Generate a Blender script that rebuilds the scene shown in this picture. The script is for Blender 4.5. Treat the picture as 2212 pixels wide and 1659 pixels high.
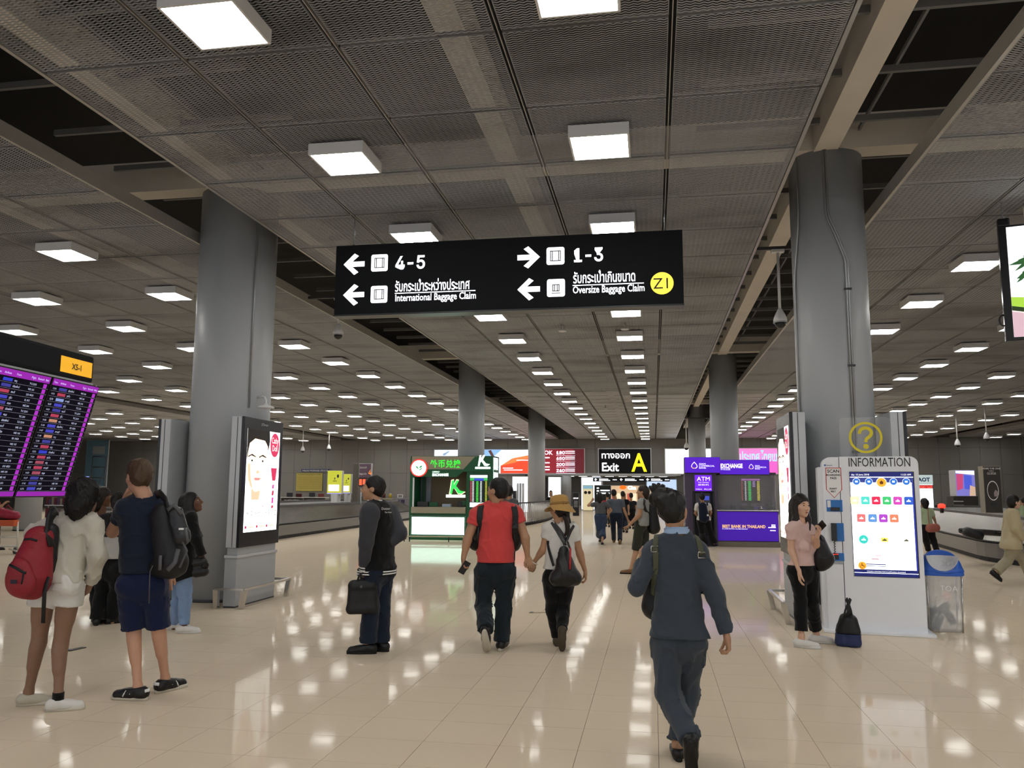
import bpy, bmesh, math, random
import numpy as np
from mathutils import Vector, Matrix

SC = bpy.context.scene
COL = SC.collection
for _o in list(bpy.data.objects):
    bpy.data.objects.remove(_o)
random.seed(7)
RNG = np.random.default_rng(11)

# ------------------------------------------------------------------ camera
FPX, YAW, PITCH, ROLL, EYE = 1756.27, 0.171522, 0.1297185, 0.0056947, 1.6
_cy, _sy, _cp, _sp = math.cos(YAW), math.sin(YAW), math.cos(PITCH), math.sin(PITCH)
CF = np.array([-_sy * _cp, _cy * _cp, _sp])
_r = np.array([_cy, _sy, 0.0]); _u = np.cross(_r, CF)
_cr, _sr = math.cos(ROLL), math.sin(ROLL)
CR = _cr * _r + _sr * _u
CU = -_sr * _r + _cr * _u
CAM = np.array([0.0, 0.0, EYE])
FH = np.array([-_sy, _cy, 0.0])          # horizontal viewing direction
cam_data = bpy.data.cameras.new('camera')
cam_data.sensor_width = 36.0
cam_data.lens = 36.0 * FPX / 2212.0
cam_data.clip_start, cam_data.clip_end = 0.05, 400
cam = bpy.data.objects.new('camera', cam_data)
COL.objects.link(cam)
_m = Matrix.Identity(4)
for _i in range(3):
    _m[_i][0], _m[_i][1], _m[_i][2] = CR[_i], CU[_i], -CF[_i]
_m[0][3], _m[1][3], _m[2][3] = CAM
cam.matrix_world = _m
SC.camera = cam

# ------------------------------------------------------------------ world, exposure
world = bpy.data.worlds.new('hall_ambient')
SC.world = world
world.use_nodes = True
world.node_tree.nodes['Background'].inputs[0].default_value = (0.95, 0.96, 1.0, 1)
world.node_tree.nodes['Background'].inputs[1].default_value = 1.05
SC.view_settings.view_transform = 'Standard'
SC.view_settings.look = 'None'
SC.view_settings.exposure = 0.0
SC.view_settings.gamma = 1.0
SC.view_settings.use_curve_mapping = False
LAMP = 21.0                               # radiance of the ceiling lamps' diffusers
cy = SC.cycles
cy.use_denoising = True
cy.use_adaptive_sampling = True; cy.adaptive_threshold = 0.15; cy.adaptive_min_samples = 8
cy.light_sampling_threshold = 0.03
cy.max_bounces = 5; cy.diffuse_bounces = 3; cy.glossy_bounces = 2
cy.transmission_bounces = 4; cy.transparent_max_bounces = 6
cy.sample_clamp_indirect = 6.0
cy.caustics_reflective = False; cy.caustics_refractive = False

# ------------------------------------------------------------------ measuring helpers
def ray(x, y):
    return CF + CR * (x - 1106) / FPX - CU * (y - 829.5) / FPX
def at(x, y, Y):                          # point seen at pixel x,y standing in the plane Y = const
    d = ray(x, y); return CAM + d * (Y / d[1])
def atX(x, y, X):
    d = ray(x, y); return CAM + d * (X / d[0])
def atD(x, y, D):                         # ... at horizontal distance D along the view
    d = ray(x, y); return CAM + d * (D / (d @ FH))
def onfloor(x, y, z=0.0):
    d = ray(x, y); return CAM + d * ((z - EYE) / d[2])

# ------------------------------------------------------------------ materials
_M = {}
def mat(name, col=(0.5, 0.5, 0.5), rough=0.6, metal=0.0, emit=0.0, ecol=None, var=0.08, vscale=6.0,
        bump=0.0, bscale=60.0, spec=0.5, alpha=1.0, trans=0.0, sample=True, coord='Object', stretch=None,
        coat=0.0, ior=1.45, sheen=0.0):
    if name in _M:
        return _M[name]
    m = bpy.data.materials.new(name); m.use_nodes = True
    nt = m.node_tree; N = nt.nodes; L = nt.links
    b = N['Principled BSDF']
    c4 = (*col, 1)
    b.inputs['Roughness'].default_value = rough
    b.inputs['Metallic'].default_value = metal
    b.inputs['IOR'].default_value = ior
    b.inputs['Specular IOR Level'].default_value = spec
    b.inputs['Alpha'].default_value = alpha
    b.inputs['Transmission Weight'].default_value = trans
    b.inputs['Coat Weight'].default_value = coat
    if sheen:
        b.inputs['Sheen Weight'].default_value = sheen
    tc = N.new('ShaderNodeTexCoord'); src = tc.outputs[coord]
    if stretch:
        mp = N.new('ShaderNodeMapping'); mp.inputs['Scale'].default_value = stretch
        L.new(src, mp.inputs['Vector']); src = mp.outputs['Vector']
    n = N.new('ShaderNodeTexNoise'); n.inputs['Scale'].default_value = vscale; n.inputs['Detail'].default_value = 4
    L.new(src, n.inputs['Vector'])
    mix = N.new('ShaderNodeMix'); mix.data_type = 'RGBA'
    mix.inputs[6].default_value = (*[max(0, x * (1 - var)) for x in col], 1)
    mix.inputs[7].default_value = (*[min(1, x * (1 + var)) for x in col], 1)
    L.new(n.outputs[0], mix.inputs[0]); L.new(mix.outputs[2], b.inputs['Base Color'])
    if emit > 0:
        b.inputs['Emission Color'].default_value = (*(ecol or col), 1)
        b.inputs['Emission Strength'].default_value = emit
        if not sample:
            m.cycles.emission_sampling = 'NONE'
    if bump > 0:
        n2 = N.new('ShaderNodeTexNoise'); n2.inputs['Scale'].default_value = bscale; n2.inputs['Detail'].default_value = 3
        L.new(src, n2.inputs['Vector'])
        bp = N.new('ShaderNodeBump'); bp.inputs['Strength'].default_value = bump; bp.inputs['Distance'].default_value = 0.01
        L.new(n2.outputs[0], bp.inputs['Height']); L.new(bp.outputs[0], b.inputs['Normal'])
    _M[name] = m
    return m
def hexc(h):
    h = h.lstrip('#'); v = [int(h[i:i + 2], 16) / 255 for i in (0, 2, 4)]
    return tuple(x / 12.92 if x <= 0.04045 else ((x + 0.055) / 1.055) ** 2.4 for x in v)
def glow(name, h, e=1.0, sample=False):
    c = hexc(h); return mat(name, c, 0.5, emit=e, ecol=c, var=0.0, sample=sample)
def flat(name, h, rough=0.6, **k):
    return mat(name, hexc(h), rough, **k)

# ------------------------------------------------------------------ mesh helpers
class MB:
    """collects shapes; build() links them as one mesh object"""
    def __init__(s): s.v = []; s.f = []; s.mi = []; s.cur = 0; s.sm = []
    def add(s, v, f, smooth=False):
        o = len(s.v); s.v.extend([tuple(map(float, p)) for p in v])
        for q in f:
            s.f.append([i + o for i in q]); s.mi.append(s.cur); s.sm.append(smooth)
        return s
    def box(s, a, b):
        (x0, y0, z0), (x1, y1, z1) = a, b
        v = [(x0, y0, z0), (x1, y0, z0), (x1, y1, z0), (x0, y1, z0), (x0, y0, z1), (x1, y0, z1), (x1, y1, z1), (x0, y1, z1)]
        return s.add(v, [(0, 3, 2, 1), (4, 5, 6, 7), (0, 1, 5, 4), (1, 2, 6, 5), (2, 3, 7, 6), (3, 0, 4, 7)])
    def bbox(s, a, b, r=0.01):
        """box with chamfered edges"""
        bm = bmesh.new(); bmesh.ops.create_cube(bm, size=1)
        for v in bm.verts:
            v.co = Vector([a[i] + (b[i] - a[i]) * (v.co[i] + 0.5) for i in range(3)])
        bmesh.ops.bevel(bm, geom=list(bm.edges), offset=r, segments=2, profile=0.6, affect='EDGES')
        bm.verts.index_update()
        s.add([v.co[:] for v in bm.verts], [[v.index for v in f.verts] for f in bm.faces]); bm.free(); return s
    def quad(s, a, b, c, d): return s.add([a, b, c, d], [(0, 1, 2, 3)])
    def tube(s, pts, r, n=8, cap=True, flat=None, up=(0, 0, 1)):
        """swept tube along pts; r number or list; flat=(width,thick) gives a ribbon"""
        P = [np.array(p, float) for p in pts]; k = len(P)
        R = r if isinstance(r, (list, tuple)) else [r] * k
        v = []; prev = None
        for i in range(k):
            t = P[min(i + 1, k - 1)] - P[max(i - 1, 0)]; t = t / (np.linalg.norm(t) + 1e-9)
            if prev is None:
                a = np.array(up, float)
                if abs(a @ t) > 0.95: a = np.array([1.0, 0, 0])
            else: a = prev
            a = a - t * (a @ t); a /= np.linalg.norm(a) + 1e-9; prev = a
            b = np.cross(t, a)
            for j in range(n):
                an = 2 * math.pi * (j + 0.5) / n
                if flat: q = P[i] + b * math.cos(an) * flat[0] + a * math.sin(an) * flat[1]
                else: q = P[i] + (a * math.sin(an) + b * math.cos(an)) * R[i]
                v.append(q)
        f = [(i * n + j, i * n + (j + 1) % n, (i + 1) * n + (j + 1) % n, (i + 1) * n + j) for i in range(k - 1) for j in range(n)]
        if cap:
            f.append(list(range(n))[::-1]); f.append([(k - 1) * n + j for j in range(n)])
        return s.add(v, f, smooth=n > 4)
    def lathe(s, prof, c=(0, 0, 0), n=32, smooth=True):
        v = []; f = []
        for (r, z) in prof:
            for j in range(n):
                a = 2 * math.pi * j / n; v.append((c[0] + r * math.cos(a), c[1] + r * math.sin(a), c[2] + z))
        for i in range(len(prof) - 1):
            for j in range(n):
                f.append((i * n + j, i * n + (j + 1) % n, (i + 1) * n + (j + 1) % n, (i + 1) * n + j))
        f.append(list(range(n))[::-1]); f.append([(len(prof) - 1) * n + j for j in range(n)])
        return s.add(v, f, smooth)
    def prism(s, poly, ax, lo, hi):
        """extrude 2D polygon along axis ax (0,1,2); the two other axes keep their order"""
        o = [i for i in range(3) if i != ax]; v = []
        for w in (lo, hi):
            for p in poly:
                q = [0, 0, 0]; q[o[0]], q[o[1]], q[ax] = p[0], p[1], w; v.append(tuple(q))
        n = len(poly)
        f = [list(range(n))[::-1], list(range(n, 2 * n))] + [(i, (i + 1) % n, n + (i + 1) % n, n + i) for i in range(n)]
        return s.add(v, f)
    def mesh(s, name, mats, fix=True):
        me = bpy.data.meshes.new(name); me.from_pydata(s.v, [], s.f)
        for m in (mats if isinstance(mats, (list, tuple)) else [mats]): me.materials.append(m)
        me.polygons.foreach_set('material_index', s.mi)
        me.polygons.foreach_set('use_smooth', s.sm)
        if fix and len(s.f) < 20000:
            bm = bmesh.new(); bm.from_mesh(me); bmesh.ops.recalc_face_normals(bm, faces=bm.faces); bm.to_mesh(me); bm.free()
        me.update(); return me
    def build(s, name, mats, parent=None, loc=None, rot=None, fix=True):
        return put(name, s.mesh(name, mats, fix), parent, loc, rot)
def put(name, me, parent=None, loc=None, rot=None):
    o = bpy.data.objects.new(name, me); COL.objects.link(o)
    if parent is not None: o.parent = parent
    if loc is not None: o.location = Vector(list(map(float, loc)))
    if rot is not None: o.rotation_euler = rot
    return o
def tag(o, label=None, cat=None, group=None, kind=None):
    if label: o['label'] = label
    if cat: o['category'] = cat
    if group: o['group'] = group
    if kind: o['kind'] = kind
    return o
def thing(name, label, cat, loc=(0, 0, 0), rz=0.0, group=None):
    o = bpy.data.objects.new(name, None); COL.objects.link(o)
    o.location = Vector(list(map(float, loc))); o.rotation_euler = (0, 0, rz); o.empty_display_size = 0.2
    return tag(o, label, cat, group)
def copy_tree(o, parent=None):
    c = o.copy(); COL.objects.link(c); c.parent = parent
    for ch in o.children: copy_tree(ch, c)
    return c
def rounded(w, h, r, n=5):
    p = []
    for cx, cy_, a0 in ((w / 2 - r, h / 2 - r, 0), (-w / 2 + r, h / 2 - r, 90), (-w / 2 + r, -h / 2 + r, 180), (w / 2 - r, -h / 2 + r, 270)):
        for i in range(n + 1):
            a = math.radians(a0 + 90 * i / n); p.append((cx + r * math.cos(a), cy_ + r * math.sin(a)))
    return p
def disc(r, n=40, c=(0, 0), sy=1.0):
    return [(c[0] + r * math.cos(2 * math.pi * i / n), c[1] + r * sy * math.sin(2 * math.pi * i / n)) for i in range(n)]

# a panel frame: flat artwork placed on a plane with its own origin / right / up axes, lifted off it by small steps
class Panel:
    def __init__(s, origin, right, up, parent=None, inv=None):
        s.o = np.array(origin, float); s.r = np.array(right, float); s.u = np.array(up, float)
        s.r /= np.linalg.norm(s.r); s.u /= np.linalg.norm(s.u); s.n = np.cross(s.r, s.u); s.parent = parent
    def p(s, x, y, d=0.0): return s.o + s.r * x + s.u * y + s.n * d
    def poly(s, name, pts, m, d=0.003, parent=None, thick=0.002):
        mb = MB(); n = len(pts)
        v = [s.p(x, y, d) for x, y in pts] + [s.p(x, y, d - thick) for x, y in pts]
        mb.add(v, [list(range(n))] + [(i, n + i, n + (i + 1) % n, (i + 1) % n) for i in range(n)])
        return mb.build(name, m, parent or s.parent)
    def polys(s, name, lst, m, d=0.003, parent=None):
        mb = MB()
        for pts in lst: mb.add([s.p(x, y, d) for x, y in pts], [list(range(len(pts)))])
        return mb.build(name, m, parent or s.parent, fix=False)
    def rect(s, name, x0, y0, x1, y1, m, d=0.003, parent=None):
        return s.poly(name, [(x0, y0), (x1, y0), (x1, y1), (x0, y1)], m, d, parent)
    def text(s, name, body, size, m, x, y, d=0.005, align='LEFT', parent=None, xs=1.0, bold=0.0, width=None, shear=0.0):
        me = text_mesh(body, size, align, bold, xs, shear)
        co = np.zeros(len(me.vertices) * 3); me.vertices.foreach_get('co', co); co = co.reshape(-1, 3)
        if width and len(co):
            w = np.ptp(co[:, 0]); co[:, 0] *= width / max(w, 1e-6)
        out = s.o + np.outer(co[:, 0] + x, s.r) + np.outer(co[:, 1] + y, s.u) + np.outer(co[:, 2] + d, s.n)
        me.vertices.foreach_set('co', out.ravel()); me.materials.clear(); me.materials.append(m); me.update()
        return put(name, me, parent or s.parent)
try:
    import os
    SANS = bpy.data.fonts.load(os.path.join(bpy.utils.system_resource('DATAFILES', path='fonts'), 'Inter.woff2'))
except Exception:
    SANS = None
def text_mesh(body, size, align='LEFT', bold=0.0, xs=1.0, shear=0.0):
    cu = bpy.data.curves.new('lettering', 'FONT'); cu.body = body; cu.size = size; cu.align_x = align
    cu.resolution_u = 2; cu.offset = bold; cu.shear = shear; cu.fill_mode = 'FRONT'
    if SANS is not None and all(ch in '0123456789-' for ch in body): cu.font = SANS
    ob = bpy.data.objects.new('tmp_text', cu); pass
    me = bpy.data.meshes.new_from_object(ob)
    bpy.data.objects.remove(ob); bpy.data.curves.remove(cu)
    if xs != 1.0:
        for v in me.vertices: v.co.x *= xs
    return me
# ================================================================== the hall: floor, ceiling, walls, columns
W, D, X0, Y0, HC = 1.4127, 1.3758, -5.4386, 6.1616, 5.35
def KX(k): return X0 + k * W
def JY(j): return Y0 + j * D
YW = JY(39)                                # far wall
def proj(p):
    q = np.array(p, float) - CAM; z = q @ CF
    if z < 0.3: return (-9999, -9999, z)
    return (1106 + FPX * (q @ CR) / z, 829.5 - FPX * (q @ CU) / z, z)
def inview(p, m=60):
    x, y, z = proj(p); return z > 0.3 and -m < x < 2212 + m and -m < y < 1659 + m

# --- floor material: polished beige vitrified tile
def floor_mat():
    m = mat('polished_tile', (0.71, 0.597, 0.452), 0.15, var=0.035, vscale=0.5, spec=0.09, coord='Object')
    nt = m.node_tree; b = nt.nodes['Principled BSDF']
    tc = nt.nodes.new('ShaderNodeNewGeometry')
    n = nt.nodes.new('ShaderNodeTexNoise'); n.inputs['Scale'].default_value = 0.9; n.inputs['Detail'].default_value = 3
    nt.links.new(tc.outputs['Position'], n.inputs['Vector'])
    for x in nt.nodes:
        if x.type == 'TEX_NOISE' and x is not n:
            nt.links.new(tc.outputs['Position'], x.inputs['Vector'])
    mr = nt.nodes.new('ShaderNodeMapRange'); mr.inputs[3].default_value = 0.045; mr.inputs[4].default_value = 0.085
    nt.links.new(n.outputs[0], mr.inputs[0]); nt.links.new(mr.outputs[0], b.inputs['Roughness'])
    n3 = nt.nodes.new('ShaderNodeTexNoise'); n3.inputs['Scale'].default_value = 2.2
    nt.links.new(tc.outputs['Position'], n3.inputs['Vector'])
    bp = nt.nodes.new('ShaderNodeBump'); bp.inputs['Strength'].default_value = 0.05; bp.inputs['Distance'].default_value = 0.02
    nt.links.new(n3.outputs[0], bp.inputs['Height'])
    # polished glaze: a clear reflection that grows towards grazing angles over the matt body of the tile
    b.inputs['Specular IOR Level'].default_value = 0.0; b.inputs['Roughness'].default_value = 0.6
    for l in list(b.inputs['Roughness'].links): nt.links.remove(l)
    gl = nt.nodes.new('ShaderNodeBsdfGlossy'); gl.inputs['Color'].default_value = (0.86, 0.86, 0.85, 1)
    nt.links.new(mr.outputs[0], gl.inputs['Roughness']); nt.links.new(bp.outputs[0], gl.inputs['Normal'])
    fr = nt.nodes.new('ShaderNodeFresnel'); fr.inputs['IOR'].default_value = 1.065
    mn = nt.nodes.new('ShaderNodeMath'); mn.operation = 'MINIMUM'; mn.inputs[1].default_value = 0.26
    nt.links.new(fr.outputs[0], mn.inputs[0])
    mx = nt.nodes.new('ShaderNodeMixShader'); nt.links.new(mn.outputs[0], mx.inputs[0]); nt.links.new(b.outputs[0], mx.inputs[1]); nt.links.new(gl.outputs[0], mx.inputs[2])
    nt.links.new(mx.outputs[0], nt.nodes['Material Output'].inputs['Surface'])
    return m
TILE = floor_mat()
GROUT = mat('grout', (0.13, 0.10, 0.07), 0.9, var=0.2)
TX, TY, TX0, TY0 = 0.495, 0.472, 0.005, 5.29
mb = MB(); mb.box((-62, -10, -0.3), (40, 95, -0.004))
floor = tag(mb.build('floor', GROUT), 'polished beige tiled floor', None, kind='structure')
tiles = []
for i in range(-60, 40):
    for j in range(-32, 34):
        c = (TX0 + (i + 0.5) * TX, TY0 + (j + 0.5) * TY, 0)
        x, y, z = proj(c); vis = inview(c, 90)
        tiles.append((0 if vis else 1, z if z > 0 else 99, i, j))
tiles.sort()
tm = MB(); g = 0.0014
tm.box((-TX / 2 + g, -TY / 2 + g, -0.012), (TX / 2 - g, TY / 2 - g, 0))
tme = tm.mesh('floor_tile', TILE)
rest = MB(); nt_ = 0
for (v, z, i, j) in tiles:
    cx, cy_ = TX0 + (i + 0.5) * TX, TY0 + (j + 0.5) * TY
    if v == 0 and nt_ < 300:
        put('floor_tile', tme, floor, (cx, cy_, 0)); nt_ += 1
    else:
        x0, x1, y0, y1 = cx - TX / 2 + g, cx + TX / 2 - g, cy_ - TY / 2 + g, cy_ + TY / 2 - g
        rest.quad((x0, y0, 0), (x1, y0, 0), (x1, y1, 0), (x0, y1, 0))
yf = TY0 + 34 * TY
xa, xb = TX0 - 60 * TX, TX0 + 40 * TX
for (a, b, c, d) in ((-62, -10, xa, yf), (xb, -10, 40, yf), (-62, yf, 40, 95)):
    rest.quad((a, b, 0), (c, b, 0), (c, d, 0), (a, d, 0))
tag(rest.build('tile_paving', TILE, floor, fix=False), kind='stuff')
floor_plate = None

# --- ceiling
def dusty(name, col, dark, rough=0.5, metal=0.0):
    m = mat(name, col, rough, metal, var=0.0)
    nt = m.node_tree; b = nt.nodes['Principled BSDF']
    ge = nt.nodes.new('ShaderNodeNewGeometry')
    n = nt.nodes.new('ShaderNodeTexNoise'); n.inputs['Scale'].default_value = 0.55; n.inputs['Detail'].default_value = 5
    mp = nt.nodes.new('ShaderNodeMapping'); mp.inputs['Scale'].default_value = (0.7, 1.5, 1)
    nt.links.new(ge.outputs['Position'], mp.inputs[0]); nt.links.new(mp.outputs[0], n.inputs['Vector'])
    cr = nt.nodes.new('ShaderNodeValToRGB')
    cr.color_ramp.elements[0].position = 0.30; cr.color_ramp.elements[0].color = (*dark, 1)
    cr.color_ramp.elements[1].position = 0.52; cr.color_ramp.elements[1].color = (*col, 1)
    nt.links.new(n.outputs[0], cr.inputs[0]); nt.links.new(cr.outputs[0], b.inputs['Base Color'])
    return m
MESHM = dusty('expanded_metal', (0.315, 0.325, 0.345), (0.18, 0.185, 0.19), 0.45)
RUN = mat('ceiling_runner', (0.42, 0.41, 0.39), 0.35, 0.4)
BLACK = mat('plenum_black', (0.012, 0.012, 0.013), 0.9)
mb = MB(); mb.box((-62, -10, 7.6), (40, YW + 0.4, 7.9))
ceiling = tag(mb.build('ceiling', BLACK), 'dark soffit above the suspended metal mesh ceiling', None, kind='structure')
def bays(k):                               # is column k of the grid a panel column (True) or an open slot
    if k in (-1, 5, -13, 17, -25): return False
    return True
# one expanded-metal panel: rows of zigzag strands, tilted, inside a thin lip
def panel_mesh():
    mb = MB(); w, d = W - 0.066, D - 0.045
    nr, nz = 40, 20
    p = d / nr; sw = p * 0.35; th = math.radians(24); dz = 0.5 * sw
    for r in range(nr):
        y = -d / 2 + (r + 0.5) * p
        v = []; f = []
        for i in range(2 * nz + 1):
            x = -w / 2 + w * i / (2 * nz); o = (p * 0.5) * (0.5 if i % 2 else -0.5)
            v += [(x, y + o - sw / 2 * math.cos(th), sw / 2 * math.sin(th)), (x, y + o + sw / 2 * math.cos(th), -sw / 2 * math.sin(th))]
        f = [(2 * i, 2 * i + 1, 2 * i + 3, 2 * i + 2) for i in range(2 * nz)]
        mb.add(v, f)
    for sx in (-1, 1):
        mb.box((sx * w / 2 - 0.003, -d / 2, -0.004), (sx * w / 2 + 0.003, d / 2, 0.02))
    for sy in (-1, 1):
        mb.box((-w / 2, sy * d / 2 - 0.002, 0.0), (w / 2, sy * d / 2 + 0.002, 0.03))
    return mb.mesh('ceiling_panel', MESHM, fix=False)
pme = panel_mesh()
cand = []
for k in range(-40, 26):
    if not bays(k): continue
    for j in range(-11, 39):
        c = (KX(k + 0.5), JY(j + 0.5), HC); x, y, z = proj(c)
        cand.append((0 if inview(c, 90) else 1, z if z > 0 else 60 - j, k, j))
cand.sort()
farp = MB(); nearp = MB(); np_ = 0
_pv = [v.co[:] for v in pme.vertices]; _pf = [list(q.vertices) for q in pme.polygons]
FARM = dusty('expanded_metal_far', (0.315, 0.325, 0.345), (0.18, 0.185, 0.19), 0.5)
for (v, z, k, j) in cand:
    c = (KX(k + 0.5), JY(j + 0.5), HC)
    if v == 0 and np_ < 300:
        put('ceiling_panel', pme, ceiling, c); np_ += 1
    elif math.hypot(c[0], c[1] - 3) < 9.5:
        nearp.add([(x + c[0], y + c[1], z_ + c[2]) for x, y, z_ in _pv], _pf)
    else:
        w, d = W / 2 - 0.034, D / 2 - 0.034
        farp.quad((c[0] - w, c[1] - d, HC), (c[0] - w, c[1] + d, HC), (c[0] + w, c[1] + d, HC), (c[0] + w, c[1] - d, HC))
tag(nearp.build('overhead_mesh_panelling', MESHM, ceiling, fix=False), kind='stuff')
tag(farp.build('mesh_panelling', FARM, ceiling, fix=False), kind='stuff')
for k in range(-30, 24):                    # runners along the panel columns
    if not bays(k) and not bays(k - 1): continue
    edge = (not bays(k)) or (not bays(k - 1))
    mb = MB()
    if edge: mb.box((KX(k) - 0.02, -8, HC - 0.012), (KX(k) + 0.02, YW, HC + 0.16))
    else: mb.box((KX(k) - 0.004, -8, HC - 0.002), (KX(k) + 0.004, YW, HC + 0.03))
    mb.build('ceiling_runner', RUN, ceiling)
# structure above: beige beams on the column lines, dark purlins in the open slots
BEAM = mat('beige_beam', (0.70, 0.65, 0.58), 0.8, var=0.1, vscale=2)
PURL = mat('dark_purlin', (0.17, 0.17, 0.175), 0.6)
SLOTX = [KX(k + 0.5) for k in (-25, -13, -1, 5, 17)]
for x in [KX(-0.5 + 3 * q) for q in range(-9, 8)]:
    mb = MB(); mb.box((x - 0.15, -8, 6.1), (x + 0.15, YW, 6.55)); mb.build('beam', BEAM, ceiling)
for y in (-5.2, 11.05, 27.2, 43.3):
    mb = MB(); mb.box((-58, y - 0.17, 6.12), (36, y + 0.17, 6.6)); mb.build('beam', BEAM, ceiling)
for x in SLOTX:
    for q in range(0, 46):
        y = 3.0 + q * 1.24
        if y > YW - 0.3: break
        mb = MB(); mb.box((x - 1.7, y - 0.025, 6.28), (x + 1.7, y + 0.025, 6.36)); mb.build('purlin', PURL, ceiling)
    for dx in (-0.35, 0.42):
        mb = MB(); mb.box((x + dx, -6, 6.35), (x + dx + 0.03, YW, 6.4)); mb.build('conduit', PURL, ceiling)

# --- ceiling lamps: a lattice, every second panel both ways
LHOUS = mat('lamp_housing', (0.70, 0.70, 0.70), 0.5, var=0.05)
LDIFF = mat('lamp_diffuser', (1, 1, 1), 0.5, emit=LAMP, ecol=(1.0, 0.98, 0.935), var=0.0)
LHOOK = mat('lamp_hanger', (0.5, 0.5, 0.5), 0.4, 0.8)
hm = MB(); h = 0.31
hm.box((-h, -h, -0.125), (-h + 0.02, h, 0)); hm.box((h - 0.02, -h, -0.125), (h, h, 0))
hm.box((-h + 0.02, -h, -0.125), (h - 0.02, -h + 0.02, 0)); hm.box((-h + 0.02, h - 0.02, -0.125), (h - 0.02, h, 0))
hm.box((-h + 0.02, -h + 0.02, -0.02), (h - 0.02, h - 0.02, 0))
hme = hm.mesh('housing', LHOUS)
e_ = h - 0.021; dm = MB(); dm.quad((-e_, -e_, -0.118), (-e_, e_, -0.118), (e_, e_, -0.118), (e_, -e_, -0.118)); dme = dm.mesh('diffuser', LDIFF, fix=False)
km = MB(); km.tube([(0, 0, 0), (0, 0, 0.035)], 0.03, 8)
kme = km.mesh('hanger', LHOOK)
LAMPK = [-23, -21, -19, -17, -15, -11, -9, -7, -5, -3, 1, 3, 7, 9, 11, 13, 15, 19, 21]
ORD = 'first second third fourth fifth sixth seventh eighth ninth tenth eleventh twelfth thirteenth fourteenth fifteenth sixteenth seventeenth eighteenth nineteenth twentieth twenty-first twenty-second'.split()
BAYN = {}
for k in LAMPK:
    if k in (1, 3): BAYN[k] = ('centre bay', 'left' if k == 1 else 'right')
    elif -13 < k < 0: BAYN[k] = ('bay above the portrait poster', ORD[(-3 - k) // 2])
    elif 5 < k < 17: BAYN[k] = ('bay above the right carousel', ORD[(k - 7) // 2])
    elif k < -13: BAYN[k] = ('outermost left bay', ORD[(-15 - k) // 2])
    else: BAYN[k] = ('outermost right bay', ORD[(k - 19) // 2])
for k in LAMPK:
    n = 0
    for j in range(-7, 39, 2):
        c = (KX(k + 0.5), JY(j + 0.5), HC - 0.035)
        seen = inview((c[0], c[1], HC - 0.15), 5)
        if not seen and not (JY(j) < 12 and abs(c[0]) < 11): continue
        if k == 3 and j == 5: pass
        if seen: n += 1
        bn, cn = BAYN[k]
        lab = ('ceiling lamp %s from viewer, %s row, %s' % (ORD[n - 1], cn, bn)) if seen else 'square ceiling lamp overhead, behind the viewer'
        t = thing('ceiling_lamp', lab, 'ceiling lamp', c, 0, 'square ceiling lamps')
        put('housing', hme, t); put('diffuser', dme, t); put('hanger', kme, t)

# --- columns
CONC = mat('grey_column_paint', (0.40, 0.42, 0.44), 0.42, var=0.06, vscale=1.2, bump=0.02, bscale=8)
DARKM = mat('dark_skirting', (0.05, 0.05, 0.055), 0.4)
STEEL = mat('conduit_steel', (0.36, 0.37, 0.38), 0.35, 0.6)
def column(x, y, r, name, label):
    mb = MB(); mb.lathe([(r, 0.0), (r, 6.12)], (0, 0, 0), 64)
    o = mb.build(name, CONC, None, (x, y, 0)); tag(o, label, None, kind='structure')
    mb = MB(); mb.lathe([(r + 0.012, 0.0), (r + 0.012, 0.035), (r + 0.002, 0.04)], (0, 0, 0), 64); mb.build('skirting', DARKM, o)
    return o
cl = column(-6.32, 11.42, 0.575, 'column_left', 'round grey column beside the portrait poster lightbox')
cr_ = column(2.40, 11.32, 0.475, 'column_right', 'round grey column behind the information kiosk')
for (x, y, n, l) in ((-6.14, 27.3, 'column_behind_booth', 'round grey column behind the green exchange booth'), (-6.14, 43.3, 'column_by_trolleys', 'round grey column rising beyond the trolley line'),
                     (2.36, 27.9, 'column_at_bank', 'thick round grey column just behind the purple bank booth'), (2.36, 45.0, 'column_far_bank', 'slimmer round grey column beyond the purple booth'),
                     (-23.1, 27.3, 'column_far_left', 'round grey column below the flight display board')):
    column(x, y, 0.455, n, l)
# conduits clipped to the near columns
def conduit(col, cx, cy_, r, spec):
    """spec: list of (angle deg, z)"""
    pts = [((r + 0.018) * math.cos(math.radians(a)), (r + 0.018) * math.sin(math.radians(a)), z) for a, z in spec]
    mb = MB(); mb.tube(pts, 0.013, 8); mb.build('conduit', STEEL, col)
conduit(cl, 0, 0, 0.575, [(-36, 2.78), (-36, 6.1)])
for off in (0, 3.2):
    conduit(cr_, 0, 0, 0.475, [(-78 + off, 0.1), (-78 + off, 4.55), (-79 + off, 4.62), (-90 + off, 4.9), (-101 + off, 5.15), (-103 + off, 5.25), (-103 + off, 6.1)])
conduit(cr_, 0, 0, 0.475, [(-165, 0.1), (-165, 4.3), (-163, 4.5), (-150, 5.1), (-148, 5.3), (-148, 6.1)])
for z in (2.1, 3.2, 4.2):
    mb = MB()
    a = math.radians(-76.4); c, s_ = math.cos(a) * 0.5, math.sin(a) * 0.5
    mb.bbox((c - 0.045, s_ - 0.02, z - 0.012), (c + 0.045, s_ + 0.02, z + 0.012), 0.004); mb.build('clip', DARKM, cr_)

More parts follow.
